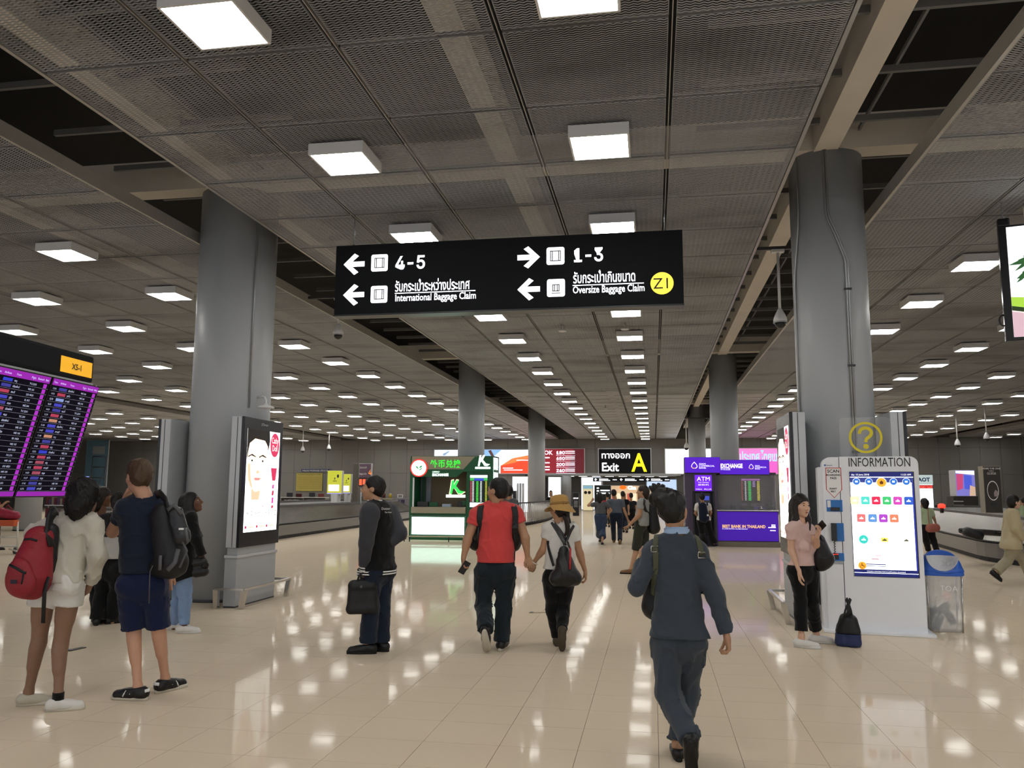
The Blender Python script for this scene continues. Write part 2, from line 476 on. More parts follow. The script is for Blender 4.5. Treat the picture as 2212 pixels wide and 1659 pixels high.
# --- far wall with panel joints, opening to the exit
WALLM = mat('grey_wall_panel', (0.19, 0.184, 0.173), 0.55, var=0.05, vscale=0.8)
WJ = mat('wall_joint', (0.10, 0.10, 0.095), 0.8)
OX0, OX1, OZ = at(1146, 1060, YW)[0], at(1462, 1060, YW)[0], at(1350, 1027, YW)[2]
mb = MB(); mb.box((-62, YW + 0.06, 0), (OX0, YW + 0.4, 7.6)); mb.box((OX1, YW + 0.06, 0), (40, YW + 0.4, 7.6)); mb.box((OX0, YW + 0.06, OZ), (OX1, YW + 0.4, 7.6))
wall_far = tag(mb.build('wall_far', WJ), 'grey panelled end wall behind the carousels', None, kind='structure')
pw, zz = 1.30, [0.0, 1.02, 2.83, 4.63, 5.35]
pm = {}
for a in range(4):
    m_ = MB(); m_.box((-pw / 2 + 0.008, -0.06, 0.008), (pw / 2 - 0.008, 0, zz[a + 1] - zz[a] - 0.008)); pm[a] = m_.mesh('wall_panel', WALLM)
for q in range(-47, 31):
    x = q * pw + 0.4
    for a in range(4):
        zc = (zz[a] + zz[a + 1]) / 2
        if OX0 - 0.65 < x < OX1 + 0.65 and zc < OZ + 0.1: continue
        if a == 1 and OX0 - 0.65 < x < OX1 + 0.65: pass
        if not inview((x, YW, zc), 20): continue
        put('wall_panel', pm[a], wall_far, (x, YW + 0.06, zz[a]))
# side and rear walls, far outside the picture
mb = MB(); mb.box((-62.4, -10, 0), (-62, YW, 7.6)); tag(mb.build('wall_left', WALLM), 'grey side wall far to the left', None, kind='structure')
mb = MB(); mb.box((40, -10, 0), (40.4, YW, 7.6)); tag(mb.build('wall_right', WALLM), 'grey side wall far to the right', None, kind='structure')
# ================================================================== hanging direction sign
SIGNB = mat('sign_black', (0.010, 0.011, 0.013), 0.6, var=0.05, spec=0.1)
SIGNE = mat('sign_edge', (0.035, 0.037, 0.04), 0.3, 0.3)
WHT = glow('sign_white_glow', '#f6f8ff', 1.6)
YEL = glow('sign_yellow_glow', '#f3dc4a', 1.1)
BLK = mat('print_black', (0.01, 0.01, 0.01), 0.5, var=0)
sx0, sx1, sz0, sz1, sy = -4.255, 0.42, 3.955, 4.925, 10.3
sg = thing('direction_sign', 'black illuminated hanging sign with white arrows to baggage claim belts', 'hanging sign', ((sx0 + sx1) / 2, sy, sz0))
sw, sh = sx1 - sx0, sz1 - sz0
mb = MB(); mb.bbox((-sw / 2, 0, 0), (sw / 2, 0.20, sh), 0.008); mb.build('cabinet', SIGNB, sg)
mb = MB(); mb.box((-sw / 2 - 0.004, -0.006, -0.022), (sw / 2 + 0.004, 0.206, 0.0)); mb.build('bottom_trim', SIGNE, sg)
for cx in (-sw / 2 + 0.22, sw / 2 - 0.22):
    mb = MB(); mb.tube([(cx, 0.1, sh), (cx, 0.1, HC + 0.1 - sz0)], 0.009, 6); mb.tube([(cx, 0.1, sh), (cx, 0.1, sh + 0.04)], 0.02, 8); mb.build('hanging_rod', STEEL, sg)
pn = Panel((-sw / 2, -0.001, 0), (1, 0, 0), (0, 0, 1), sg)
# photo pixel -> panel coordinates of the sign
def sp(x, y):
    q = at(x, y, sy); return (q[0] - sx0, q[2] - sz0)
def arrow(x, y, s, left=True):
    p = [(-0.5, 0), (0.02, 0.5), (0.22, 0.38), (-0.08, 0.12), (0.5, 0.12), (0.5, -0.12), (-0.08, -0.12), (0.22, -0.38), (0.02, -0.5)]
    if not left: p = [(-a, b) for a, b in p][::-1]
    pn.poly('arrow', [(x + a * s, y + b * s) for a, b in p], WHT, 0.004)
def bagicon(x, y, s, small=False):
    pn.poly('icon_tile', [(x + a, y + b) for a, b in rounded(s, s, s * 0.12)], WHT, 0.004)
    q = 0.30 if not small else 0.20
    def fr(x0, y0, x1, y1): pn.rect('icon_line', x + x0 * s, y + y0 * s, x + x1 * s, y + y1 * s, BLK, 0.0065)
    t = 0.045
    fr(-q, q - t, q, q); fr(-q, -q, q, -q + t)
    for e in (-q, -q + 0.10, q - 0.10 - t, q - t): fr(e, -q, e + t, q)
    if small: fr(-0.24, -0.32, 0.24, -0.28)
for (ax, ay, ix, iy, left, small) in ((765, 571, 820, 568, True, False), (764, 637, 819, 636, True, False), (1142, 556, 1200, 553, False, False), (1142, 625, 1201, 622, True, True)):
    a = sp(ax, ay); arrow(a[0], a[1], 0.30, left)
    b = sp(ix, iy); bagicon(b[0], b[1], 0.235, small)
def stext(body, x, y, x1, size, bold=0.0, m=WHT):
    a = sp(x, y); b = sp(x1, y); pn.text('lettering', body, size, m, a[0], a[1], 0.004, width=b[0] - a[0], bold=bold)
stext('4-5', 853, 582, 917, 0.345, 0.006); stext('1-3', 1237, 566, 1300, 0.345, 0.006)
stext('รับกระเป๋าระหว่างประเทศ', 853, 630, 1014, 0.19, 0.003); stext('International Baggage Claim', 853, 651, 1027, 0.135, 0.002)
stext('รับกระเป๋าเกินขนาด', 1238, 612, 1372, 0.19, 0.003); stext('Oversize Baggage Claim', 1237, 634, 1392, 0.135, 0.002)
for (x0, x1, y) in ((853, 1027, 634), (1237, 1391, 617)):
    a = sp(x0, y); b = sp(x1, y); pn.rect('rule', a[0], a[1] - 0.006, b[0], a[1] + 0.006, WHT, 0.004)
c = sp(1430, 612); pn.poly('round_marker', disc(0.145, 40, c), YEL, 0.004)
pn.text('lettering', 'Z1', 0.20, BLK, c[0], c[1] - 0.07, 0.008, 'CENTER')
# ================================================================== shared finishes
GREY = mat('satin_grey_metal', (0.40, 0.42, 0.44), 0.38, 0.15, var=0.04)
GREYL = mat('light_grey_metal', (0.52, 0.54, 0.56), 0.35, 0.15, var=0.04)
CHROME = mat('brushed_stainless', (0.62, 0.61, 0.59), 0.22, 0.95, var=0.06, vscale=3)
FRAMEB = mat('black_frame', (0.012, 0.012, 0.014), 0.25, var=0.1)
GLASS = mat('clear_glass', (0.95, 0.97, 1.0), 0.02, trans=1.0, ior=1.1, var=0)
PWHITE = mat('white_powder_coat', (0.84, 0.86, 0.90), 0.35, var=0.02)
PLASTW = mat('white_plastic', (0.7, 0.7, 0.7), 0.4, var=0.03)
LBW = glow('lightbox_white', '#fbfbf6', 2.4, True)
PINKR = glow('poster_crimson', '#c22a55', 1.0); POSTK = glow('poster_black', '#16120f', 0.6)
SKINP = glow('poster_skin', '#f7dcc8', 1.3); SKINL = glow('poster_skin_light', '#fbe6d2', 1.5); SKIND = glow('poster_skin_dark', '#e8b898', 1.1)
LIPP = glow('poster_lip', '#dc8a86', 1.0); SHIRTP = glow('poster_shirt', '#eceae6', 1.4); PURP = glow('poster_magenta', '#d04aa0', 1.0)

# ------------------------------------------------------------------ portrait lightboxes standing against the near columns
def lightbox(name, label, xface, y0, y1, sgn, z0, z1, detail=True):
    """face in the plane X = xface looking along sgn*X; y0 nearest end, y1 far end"""
    t = thing(name, label, 'lightbox', (xface, (y0 + y1) / 2, 0))
    L_, th = y1 - y0, 0.18; s = sgn
    def bx(n, m, x0, x1, a, b, c, d, r=0.006):
        mb = MB(); mb.bbox((min(x0, x1), a, c), (max(x0, x1), b, d), r); return mb.build(n, m, t)
    bx('plinth', GREY, -s * 0.015, -s * (th + 0.01), -L_ / 2 + 0.015, L_ / 2 - 0.015, 0.02, z0 - 0.14)
    bx('plinth_cap', GREYL, 0.0, -s * (th + 0.015), -L_ / 2, L_ / 2, z0 - 0.14, z0 - 0.10)
    bx('plinth_neck', GREY, -s * 0.02, -s * (th - 0.01), -L_ / 2 + 0.03, L_ / 2 - 0.03, z0 - 0.10, z0)
    bx('kick_strip', DARKM, -s * 0.012, -s * th, -L_ / 2 + 0.02, L_ / 2 - 0.02, 0.0, 0.022, 0.002)
    bx('cabinet', GREYL, -s * 0.03, -s * th, -L_ / 2, L_ / 2, z0, z1)
    bx('side_groove', DARKM, -s * 0.085, -s * 0.095, -L_ / 2 - 0.002, L_ / 2 + 0.002, z0 + 0.01, z1 - 0.01, 0.001)
    fr = bx('glass_frame', FRAMEB, s * 0.012, -s * 0.03, -L_ / 2, L_ / 2, z0, z1)
    # face panel: origin lower corner at the viewer's left when looking at the face
    if s > 0: P = Panel((0.0125, -L_ / 2, z0), (0, 1, 0), (0, 0, 1), t)
    else: P = Panel((-0.0125, L_ / 2, z0), (0, -1, 0), (0, 0, 1), t)
    h = z1 - z0; mx, mb_, mt = 0.10, 0.20, 0.16
    w_, h_ = L_ - 2 * mx, h - mb_ - mt
    def q(u, v): return (mx + u * w_, mb_ + v * h_)
    def pl(n, pts, m, d): P.poly(n, [q(*a) for a in pts], m, d, thick=0.001)
    pl('lit_poster', [(0, 0), (1, 0), (1, 1), (0, 1)], LBW, 0.002)
    # head: shoulders, neck, face, hair, features
    def el(cx, cy_, rx, ry, n=28, a0=0, a1=360):
        return [(cx + rx * math.cos(math.radians(a0 + (a1 - a0) * i / (n - (0 if a1 - a0 == 360 else 1)))), cy_ + ry * math.sin(math.radians(a0 + (a1 - a0) * i / (n - (0 if a1 - a0 == 360 else 1))))) for i in range(n)]
    pl('poster_shirt', [(0.02, 0.30), (0.50, 0.30), (0.46, 0.37), (0.36, 0.40), (0.10, 0.40), (0.02, 0.36)], SHIRTP, 0.003)
    pl('poster_neck', [(0.18, 0.31), (0.40, 0.31), (0.46, 0.46), (0.16, 0.50)], SKIND, 0.0035)
    pl('poster_hair', [(0.0, 0.70), (0.0, 1.0), (0.66, 1.0), (0.68, 0.90), (0.64, 0.80), (0.58, 0.86), (0.1, 0.84)], POSTK, 0.0035)
    pl('poster_face', [(0.02, 0.60), (0.06, 0.50), (0.14, 0.43), (0.28, 0.385), (0.42, 0.40), (0.52, 0.47), (0.60, 0.58), (0.63, 0.72), (0.62, 0.84), (0.52, 0.90), (0.22, 0.91), (0.07, 0.86), (0.02, 0.75)], SKINP, 0.004)
    pl('poster_cheek', [(0.06, 0.52), (0.14, 0.44), (0.20, 0.42), (0.13, 0.52), (0.10, 0.66), (0.04, 0.66)], SKIND, 0.0045)
    for cx in (0.15, 0.47):
        pl('poster_brow', [(cx - 0.11, 0.722), (cx - 0.02, 0.742), (cx + 0.11, 0.726), (cx + 0.11, 0.734), (cx, 0.757), (cx - 0.11, 0.734)], POSTK, 0.005)
        pl('poster_eye', el(cx, 0.692, 0.065, 0.011, 16), SHIRTP, 0.005); pl('poster_iris', el(cx, 0.692, 0.024, 0.011, 14), POSTK, 0.0055)
    pl('poster_nose', [(0.32, 0.60), (0.335, 0.60), (0.39, 0.578), (0.34, 0.566), (0.28, 0.572)], SKIND, 0.005)
    pl('poster_lips', [(0.22, 0.518), (0.29, 0.527), (0.33, 0.523), (0.37, 0.527), (0.44, 0.520), (0.38, 0.500), (0.28, 0.498)], LIPP, 0.005)
    c = q(0.84, 0.865); P.poly('brand_disc', disc(0.145, 36, c, 1.22), PINKR, 0.004, thick=0.001)
    P.text('lettering', 'Cathy', 0.13, SHIRTP, c[0], c[1] + 0.025, 0.006, 'CENTER', width=0.22); P.text('lettering', 'Doll', 0.13, SHIRTP, c[0], c[1] - 0.09, 0.006, 'CENTER', width=0.16)
    pl('poster_bottle', [(0.74, 0.63), (0.94, 0.63), (0.90, 0.50), (0.80, 0.50)], PINKR, 0.004)
    for k_, (a, b) in enumerate(((0.46, 0.42), (0.40, 0.35), (0.33, 0.27), (0.25, 0.22))):
        pl('poster_copy', [(0.80, b), (0.86, b), (0.87, a), (0.81, a)], [PURP, PINKR][k_ % 2], 0.004)
    a = q(0.05, 0.145); P.text('lettering', '水雾防晒', 0.10, POSTK, a[0], a[1], 0.005, width=w_ * 0.42)
    a = q(0.57, 0.15); P.text('lettering', '冰爽镜白', 0.10, POSTK, a[0], a[1], 0.005, width=w_ * 0.40)
    a = q(0.02, 0.10); P.text('lettering', 'L-glutathione Magic Cream', 0.055, POSTK, a[0], a[1], 0.005, width=w_ * 0.92)
    pl('poster_box', [(0.53, 0.235), (0.74, 0.235), (0.74, 0.255), (0.53, 0.255)], PINKR, 0.004)
    pl('poster_box_inner', [(0.545, 0.239), (0.725, 0.239), (0.725, 0.251), (0.545, 0.251)], LBW, 0.0045)
    for u in (0.03, 0.36, 0.66):
        pl('poster_badge', [(u, 0.035), (u + 0.05, 0.035), (u + 0.05, 0.06), (u, 0.06)], PINKR, 0.004)
        pl('poster_line', [(u + 0.07, 0.042), (u + 0.26, 0.042), (u + 0.26, 0.052), (u + 0.07, 0.052)], SKIND, 0.004)
    P.text('lettering', 'JCDecaux', 0.05, GREYL, L_ / 2, h - 0.09, 0.002, 'CENTER')
    # stainless bumper rail round the foot
    yb, hb = L_ / 2 + 0.10, 0.26
    r1 = s * 0.17; r0 = -s * (th + 0.06)
    def bar(n, a, b, dz=0.018, dw=0.025):
        a = np.array(a, float); b = np.array(b, float); mb = MB()
        mb.tube([a, b], 0, 4, flat=(dw * 1.2, dz * 1.2)); mb.build(n, CHROME, t)
    bar('bumper_rail', (r1, -yb, hb), (r1, yb, hb)); bar('bumper_rail', (r0, -yb, hb), (r1, -yb, hb)); bar('bumper_rail', (r0, yb, hb), (r1, yb, hb))
    for (x, y) in ((r1, -yb + 0.02), (r1, yb - 0.02), (r0, -yb + 0.02)):
        xi = x - s * 0.05 if x == r1 else x
        mb = MB(); mb.add([(x - 0.035, y - 0.03, hb - 0.01), (x + 0.035, y - 0.03, hb - 0.01), (x + 0.035, y + 0.03, hb - 0.01), (x - 0.035, y + 0.03, hb - 0.01),
                           (xi - 0.03, y - 0.01, 0), (xi + 0.03, y - 0.01, 0), (xi + 0.03, y + 0.05, 0), (xi - 0.03, y + 0.05, 0)],
                          [(0, 1, 2, 3), (7, 6, 5, 4), (0, 4, 5, 1), (1, 5, 6, 2), (2, 6, 7, 3), (3, 7, 4, 0)]); mb.build('bumper_leg', CHROME, t)
    return t
_zt, _zb = atX(533, 900, -5.58)[2], atX(519, 1183, -5.58)[2]
lightbox('portrait_lightbox', 'lit portrait poster with crimson disc in grey cabinet beside left column', -5.58, 10.45, 11.65, 1, _zb, _zt)
lightbox('edge_on_lightbox', 'grey lightbox cabinet seen from its edge behind the navy-shirted man', -7.06, 10.75, 11.95, -1, _zb, _zt)
lightbox('kiosk_lightbox', 'narrowly seen portrait lightbox behind the woman in pink', 1.71, 10.65, 11.75, -1, _zb, _zt)
lightbox('shielded_lightbox', 'grey lightbox edge showing behind the acrylic question mark', 3.10, 10.75, 11.9, 1, _zb, _zt)

# ------------------------------------------------------------------ information kiosk
def pxplane(x, y, P0, n):
    d = ray(x, y); return CAM + d * (((P0 - CAM) @ n) / (d @ n))
kio_o = onfloor(1791, 1364); kio_dir = math.radians(-7.0)
KR = np.array([math.cos(kio_dir), math.sin(kio_dir), 0]); KN = np.array([math.sin(kio_dir), -math.cos(kio_dir), 0])
kt = thing('information_kiosk', 'white INFORMATION touchscreen kiosk with acrylic question mark on top', 'kiosk', kio_o, kio_dir)
def kp(x, y):
    q = pxplane(x, y, kio_o, KN) - kio_o; return (q @ KR, q[2])
kw = kp(2005, 1372)[0]; kh = kp(1900, 986)[1]; kd = kp(1829, 1366)[0]
def rtop(x0, x1, h, r0, r1):
    p = [(x0, 0.03), (x1, 0.03)]
    for i in range(6):
        a = math.radians(90 * i / 5)
        if r1: p.append((x1 - r1 + r1 * math.cos(a), h - r1 + r1 * math.sin(a)))
    if not r1: p.append((x1, h))
    for i in range(6):
        a = math.radians(90 + 90 * i / 5)
        if r0: p.append((x0 + r0 + r0 * math.cos(a), h - r0 + r0 * math.sin(a)))
    if not r0: p.append((x0, h))
    return p
mb = MB(); mb.prism(rtop(kd + 0.004, kw, kh, 0, 0.09), 1, 0.0, 0.30); mb.build('body', PWHITE, kt)
mb = MB(); mb.prism(rtop(0, kd - 0.004, kh - 0.005, 0.09, 0), 1, 0.0, 0.30); mb.build('scanner_pylon', PWHITE, kt)
mb = MB(); mb.bbox((-0.05, 0.05, 0.03), (0.05, 0.42, kh - 0.12), 0.01); mb.build('rear_panel', PWHITE, kt)
mb = MB(); mb.bbox((-0.06, -0.10, 0.0), (kw + 0.07, 0.46, 0.032), 0.006); mb.build('base_plate', PWHITE, kt)
K = Panel((0, -0.001, 0), (1, 0, 0), (0, 0, 1), kt)
SCRW = glow('screen_white', '#eef0ff', 2.4, True); NAVY = glow('screen_navy', '#1c2470', 0.5)
a, b = kp(1833, 1020), kp(1981, 1248); sw_, sh_ = b[0] - a[0], a[1] - b[1]; sx_, sy_ = a[0] + 0.012, b[1]
sw_ = kp(1975, 1130)[0] - kp(1838, 1130)[0]
K.rect('screen_bezel', sx_ - 0.006, sy_ - 0.006, sx_ + sw_ + 0.012, sy_ + sh_ + 0.006, FRAMEB, 0.003)
scr = K.rect('screen', sx_, sy_, sx_ + sw_, sy_ + sh_, SCRW, 0.005)
def S(u, v): return (sx_ + u * sw_, sy_ + v * sh_)
def sr(n, u0, v0, u1, v1, m, d=0.0065):
    p0, p1 = S(u0, v0), S(u1, v1); return K.rect(n, p0[0], p0[1], p1[0], p1[1], m, d, scr)
sr('screen_header', 0, 0.955, 1, 1, NAVY); sr('screen_header', 0, 0.90, 1, 0.948, glow('screen_blue', '#39479a', 0.5)); sr('screen_footer', 0, 0.0, 1, 0.03, NAVY); sr('screen_footer', 0, 0.035, 1, 0.065, NAVY)
sr('screen_edge', 0.975, 0.06, 1, 0.9, glow('screen_edge_blue', '#2430a0', 0.7))
TW = glow('screen_text_white', '#ffffff', 1.2)
p = S(0.02, 0.968); K.text('lettering', 'day 15 June 2018', 0.028, TW, p[0], p[1], 0.008, parent=scr); p = S(0.97, 0.968); K.text('lettering', '11:53 AM', 0.028, TW, p[0], p[1], 0.008, 'RIGHT', parent=scr)
p = S(0.5, 0.042); K.text('lettering', 'Click the wheelchair here to pull buttons downward', 0.019, TW, p[0], p[1], 0.008, 'CENTER', parent=scr)
SBL = glow('icon_blue', '#2a6fd0', 0.8); SOR = glow('icon_orange', '#f0a02a', 1.0)
for i, u in enumerate((0.10, 0.30, 0.50, 0.69, 0.89)):
    c = S(u, 0.908 if i != 2 else 0.90); big = i == 2
    K.poly('menu_button', disc(0.041 if not big else 0.056, 28, c), TW, 0.0075, scr); K.poly('menu_button', disc(0.037 if not big else 0.051, 28, c), SOR if big else SBL, 0.0085, scr)
    if big: K.poly('menu_icon', [(c[0] - 0.025, c[1]), (c[0] - 0.018, c[1]), (c[0] - 0.018, c[1] - 0.02), (c[0] + 0.018, c[1] - 0.02), (c[0] + 0.018, c[1]), (c[0] + 0.025, c[1]), (c[0], c[1] + 0.024)], glow('icon_brown', '#6a3a10', 0.5), 0.010, scr)
    else: K.rect('menu_icon', c[0] - 0.014, c[1] - 0.010, c[0] + 0.014, c[1] + 0.010, TW, 0.010, scr)
rows = [(0.725, [0.06, 0.23, 0.40, 0.57, 0.74, 0.91], ['#f6e6b0', '#4cc7b8', '#d8244a', '#3cb468', '#c040a8', '#2a58b8']),
        (0.555, [0.15, 0.33, 0.50, 0.67, 0.86], ['#e86a6a', '#5a8ac8', '#a040b8', '#e0785a', '#e8e6e2']),
        (0.35, [0.17, 0.50, 0.84], ['#38c0b4', '#f0d858', '#f2f2f4'])]
for v, us, cs in rows:
    for u, cc in zip(us, cs):
        c = S(u, v); m_ = glow('app_' + cc[1:], cc, 1.0)
        pts = rounded(0.092, 0.092, 0.014) if v > 0.5 else (disc(0.05, 24) if u < 0.3 else rounded(0.075, 0.05, 0.01))
        K.poly('app_icon', [(c[0] + x, c[1] + y) for x, y in pts], m_, 0.0075, scr)
        K.poly('app_symbol', [(c[0] + x, c[1] + y) for x, y in [(-0.024, -0.012), (0.024, -0.012), (0.020, 0.002), (0.006, 0.006), (0.002, 0.02), (-0.004, 0.006), (-0.02, 0.0)]], TW if v > 0.5 or u < 0.3 else glow('sym_grey', '#55583a', 0.6), 0.0095, scr)
c = S(0.13, 0.10); K.poly('access_button', disc(0.044, 26, c), SOR, 0.0085, scr)
K.poly('access_symbol', [(c[0] + x, c[1] + y) for x, y in [(-0.008, 0.028), (0.0, 0.028), (0.002, 0.004), (0.018, 0.002), (0.026, -0.018), (0.02, -0.02), (0.012, -0.006), (-0.006, -0.004)]], glow('icon_brown', '#6a3a10', 0.5), 0.0105, scr)
K.polys('access_symbol', [[(c[0] - 0.004 + r_ * math.cos(t_), c[1] - 0.012 + r_ * math.sin(t_)) for r_, t_ in ((0.02, x0), (0.02, x1), (0.015, x1), (0.015, x0))] for x0, x1 in [(math.radians(100 + 22 * i), math.radians(122 + 22 * i)) for i in range(10)]], glow('icon_brown', '#6a3a10', 0.5), 0.0105, scr)
for (u0, v0, u1, v1) in ((0.28, 0.16, 0.40, 0.168), (0.34, 0.16, 0.345, 0.20), (0.345, 0.195, 0.44, 0.2), (0.1, 0.11, 0.5, 0.118), (0.1, 0.095, 0.5, 0.1)):
    sr('route_line', u0, v0, u1, v1, glow('route_red', '#c06070', 0.8) if v0 > 0.13 else NAVY, 0.0072)
INK = mat('ink_black', (0.012, 0.012, 0.012), 0.4, var=0)
a, b = kp(1832, 1008), kp(1965, 1008); K.text('lettering', 'INFORMATION', 0.15, INK, a[0], a[1], 0.003, width=b[0] - a[0])
# scan instructions on the pylon
RED = mat('print_red', hexc('#c83a38'), 0.5, var=0); LBL = mat('label_white', (0.85, 0.85, 0.83), 0.5, var=0.02)
def shield(e):
    a, b = kp(1783.5, 1011), kp(1816, 1011); x0, x1, z1 = a[0] - e, b[0] + e, a[1] + e; zb = kp(1800, 1058)[1]; zt = kp(1800, 1075)[1] - e
    return [(x0, zb), ((x0 + x1) / 2, zt), (x1, zb), (x1, z1), (x0, z1)]
K.poly('scan_label', shield(0.004), RED, 0.002, thick=0.001); K.poly('scan_label_inner', shield(-0.004), LBL, 0.003, thick=0.001)
for body, yy, sz in (('SCAN', 1021, 0.052), ('BOARDING', 1028, 0.030), ('PASS', 1035, 0.034), ('FLIGHT', 1057, 0.024), ('BELT', 1063, 0.024)):
    c = kp(1800, yy); K.text('lettering', body, sz, INK, c[0], c[1], 0.004, 'CENTER', bold=0.001)
c = kp(1782, 1005); K.poly('airport_mark', disc(0.010, 16, c), mat('print_blue', hexc('#2a62b4'), 0.5, var=0), 0.003); K.rect('caption_line', c[0] + 0.015, c[1] - 0.006, c[0] + 0.08, c[1] + 0.002, mat('print_grey', (0.3, 0.32, 0.36), 0.5), 0.002)
BLUEP = mat('reader_blue', hexc('#2f74c0'), 0.4, var=0.03)
def kbox(n, x0, y0, x1, y1, m, d):
    a, b = kp(x0, y1), kp(x1, y0); mb = MB(); mb.bbox((a[0], -d, a[1]), (b[0], 0, b[1]), min(0.004, d / 3)); return mb.build(n, m, kt)
kbox('card_reader', 1786, 1080, 1819, 1105, BLUEP, 0.012); kbox('reader_slot', 1794, 1096, 1814, 1104, FRAMEB, 0.022); kbox('reader_sticker', 1787, 1081, 1794, 1096, LBL, 0.014)
kbox('handset', 1796, 1130, 1806, 1168, FRAMEB, 0.05); kbox('handset_plate', 1808, 1130, 1822, 1169, BLUEP, 0.010); kbox('pass_scanner', 1798, 1195, 1823, 1211, BLUEP, 0.014); kbox('scanner_window', 1799, 1195, 1811, 1208, FRAMEB, 0.03)
for i in range(3):
    kbox('scanner_light', 1800 + 4 * i, 1196, 1802.4 + 4 * i, 1198, glow('scan_red', '#ff3020', 2.0), 0.034)
kbox('ticket_slot', 1796, 1213, 1822, 1218, GREY, 0.008)
mb = MB(); a = kp(1802, 1168); mb.tube([(a[0] + 0.008 * math.sin(i * 1.3), -0.03 - 0.008 * math.cos(i * 1.3), a[1] - i * 0.006) for i in range(26)], 0.0045, 6); mb.build('handset_cord', FRAMEB, kt)
# acrylic question mark
a, b = kp(1813, 901), kp(1930, 986); aw, ah = b[0] - a[0], a[1] - kh + 0.03
mb = MB(); cx0 = (a[0] + b[0]) / 2
pts = [(cx0 + x, kh + ah / 2 - 0.03 + y) for x, y in rounded(aw, ah, 0.06)]; mb.prism(pts, 1, 0.10, 0.112)
ACR = mat('acrylic', (0.93, 0.95, 0.97), 0.03, alpha=0.07, spec=0.3, var=0)
acr = mb.build('acrylic_panel', ACR, kt)
YACR = mat('yellow_acrylic', hexc('#c9b81c'), 0.35, emit=0.12, ecol=hexc('#d8c81a'), var=0.03, sample=False)
Q = Panel((0, 0.099, 0), (1, 0, 0), (0, 0, 1), acr); c = kp(1872, 944); ro, ri = 0.185, 0.158
Q.polys('question_ring', [[(c[0] + r_ * math.cos(t_), c[1] + r_ * math.sin(t_)) for r_, t_ in ((ro, x0), (ro, x1), (ri, x1), (ri, x0))] for x0, x1 in [(2 * math.pi * i / 48, 2 * math.pi * (i + 1) / 48) for i in range(48)]], YACR, 0.002, acr)
arc = [(c[0] + 0.065 * math.cos(math.radians(t_)), c[1] + 0.055 + 0.058 * math.sin(math.radians(t_))) for t_ in range(190, -61, -12)] + [(c[0] + 0.006, c[1] - 0.02), (c[0], c[1] - 0.055)]
mb = MB(); mb.tube([(x, 0.094, z) for x, z in arc], 0, 4, flat=(0.006, 0.026), up=(0, 0, 1)); mb.build('question_hook', YACR, acr)
Q.poly('question_dot', disc(0.030, 24, (c[0], c[1] - 0.105)), YACR, 0.004, acr)

def ring(w, d, z, n=28, wob=0.0, e=3.0):
    out = []
    for i in range(n):
        t_ = 2 * math.pi * i / n; c_, s_ = math.cos(t_), math.sin(t_)
        k_ = 1.0 / (abs(c_) ** e + abs(s_) ** e) ** (1 / e)
        k_ *= 1 + wob * math.sin(5 * t_ + z * 17) + wob * 0.6 * math.sin(11 * t_ - z * 29)
        out.append((w * c_ * k_, d * s_ * k_, z))
    return out
def loft(rings, cap0=True, cap1=True, smooth=True):
    mb = MB(); n = len(rings[0]); v = [p for r in rings for p in r]
    f = [(i * n + j, i * n + (j + 1) % n, (i + 1) * n + (j + 1) % n, (i + 1) * n + j) for i in range(len(rings) - 1) for j in range(n)]
    if cap0: f.append(list(range(n))[::-1])
    if cap1: f.append([(len(rings) - 1) * n + j for j in range(n)])
    mb.add(v, f, smooth); return mb
# ------------------------------------------------------------------ flight display board on the left
FD = math.radians(90 + 5.2); fu = np.array([math.cos(FD), math.sin(FD), 0]); fn = np.array([fu[1], -fu[0], 0])   # fu runs away from the viewer, fn faces the hall
F0 = atD(203, 800, 7.55); F0[2] = 0
def fb(x, y, off=0.0):
    q = pxplane(x, y, F0 + fn * off, fn) - F0; return (q @ fu, q[2])
ft = thing('flight_display_board', 'flight arrivals board with purple rows and yellow X5-1 plate', 'display board', F0, FD - math.pi / 2)
# local axes: x = fn (towards hall), y = fu (away from viewer)
hz1, hz0 = fb(200, 770)[1], fb(197, 828)[1]
mb = MB(); mb.bbox((-0.42, -4.2, hz0), (0, 0, hz1), 0.03); mb.build('header_case', mat('board_black', (0.012, 0.013, 0.015), 0.6, spec=0.1), ft)
mb = MB(); mb.box((-0.42, -4.2, hz0 - 0.02), (0.012, -0.02, hz0 - 0.002)); mb.build('header_trim', GREY, ft)
mb = MB(); mb.box((-0.3, -0.005, hz0 - 0.16), (-0.04, 0.022, hz1 + 0.0)); mb.build('end_bracket', GREYL, ft)
for yy in (-4.0,):
    for xx in (-0.3,):
        mb = MB(); mb.bbox((xx - 0.06, yy - 0.06, 0), (xx + 0.06, yy + 0.06, HC - 0.02), 0.01); mb.build('support_post', GREY, ft)
mb = MB(); mb.bbox((-0.36, -4.1, hz0 - 0.2), (-0.24, -0.05, hz0 - 0.02), 0.01); mb.build('support_beam', GREY, ft)
HP = Panel((0.0, 0, 0), (0, 1, 0), (0, 0, 1), ft)
a, b = fb(132, 766), fb(197, 812)
YPL = glow('gate_yellow', '#e0a420', 0.75)
y0_ = a[0]; y1_ = b[0]; zt_ = fb(165, 776)[1]; zb_ = fb(165, 810)[1]
HP.rect('gate_plate', y0_, zb_, y1_, zt_, YPL, 0.004); HP.text('lettering', 'X5-1', (zt_ - zb_) * 0.52, INK, (y0_ + y1_) / 2, zb_ + (zt_ - zb_) * 0.30, 0.008, 'CENTER', bold=0.002)
SCB = mat('screen_black', (0.004, 0.004, 0.008), 0.5, emit=0.006, ecol=(0.3, 0.2, 0.6), var=0, sample=False, spec=0.05)
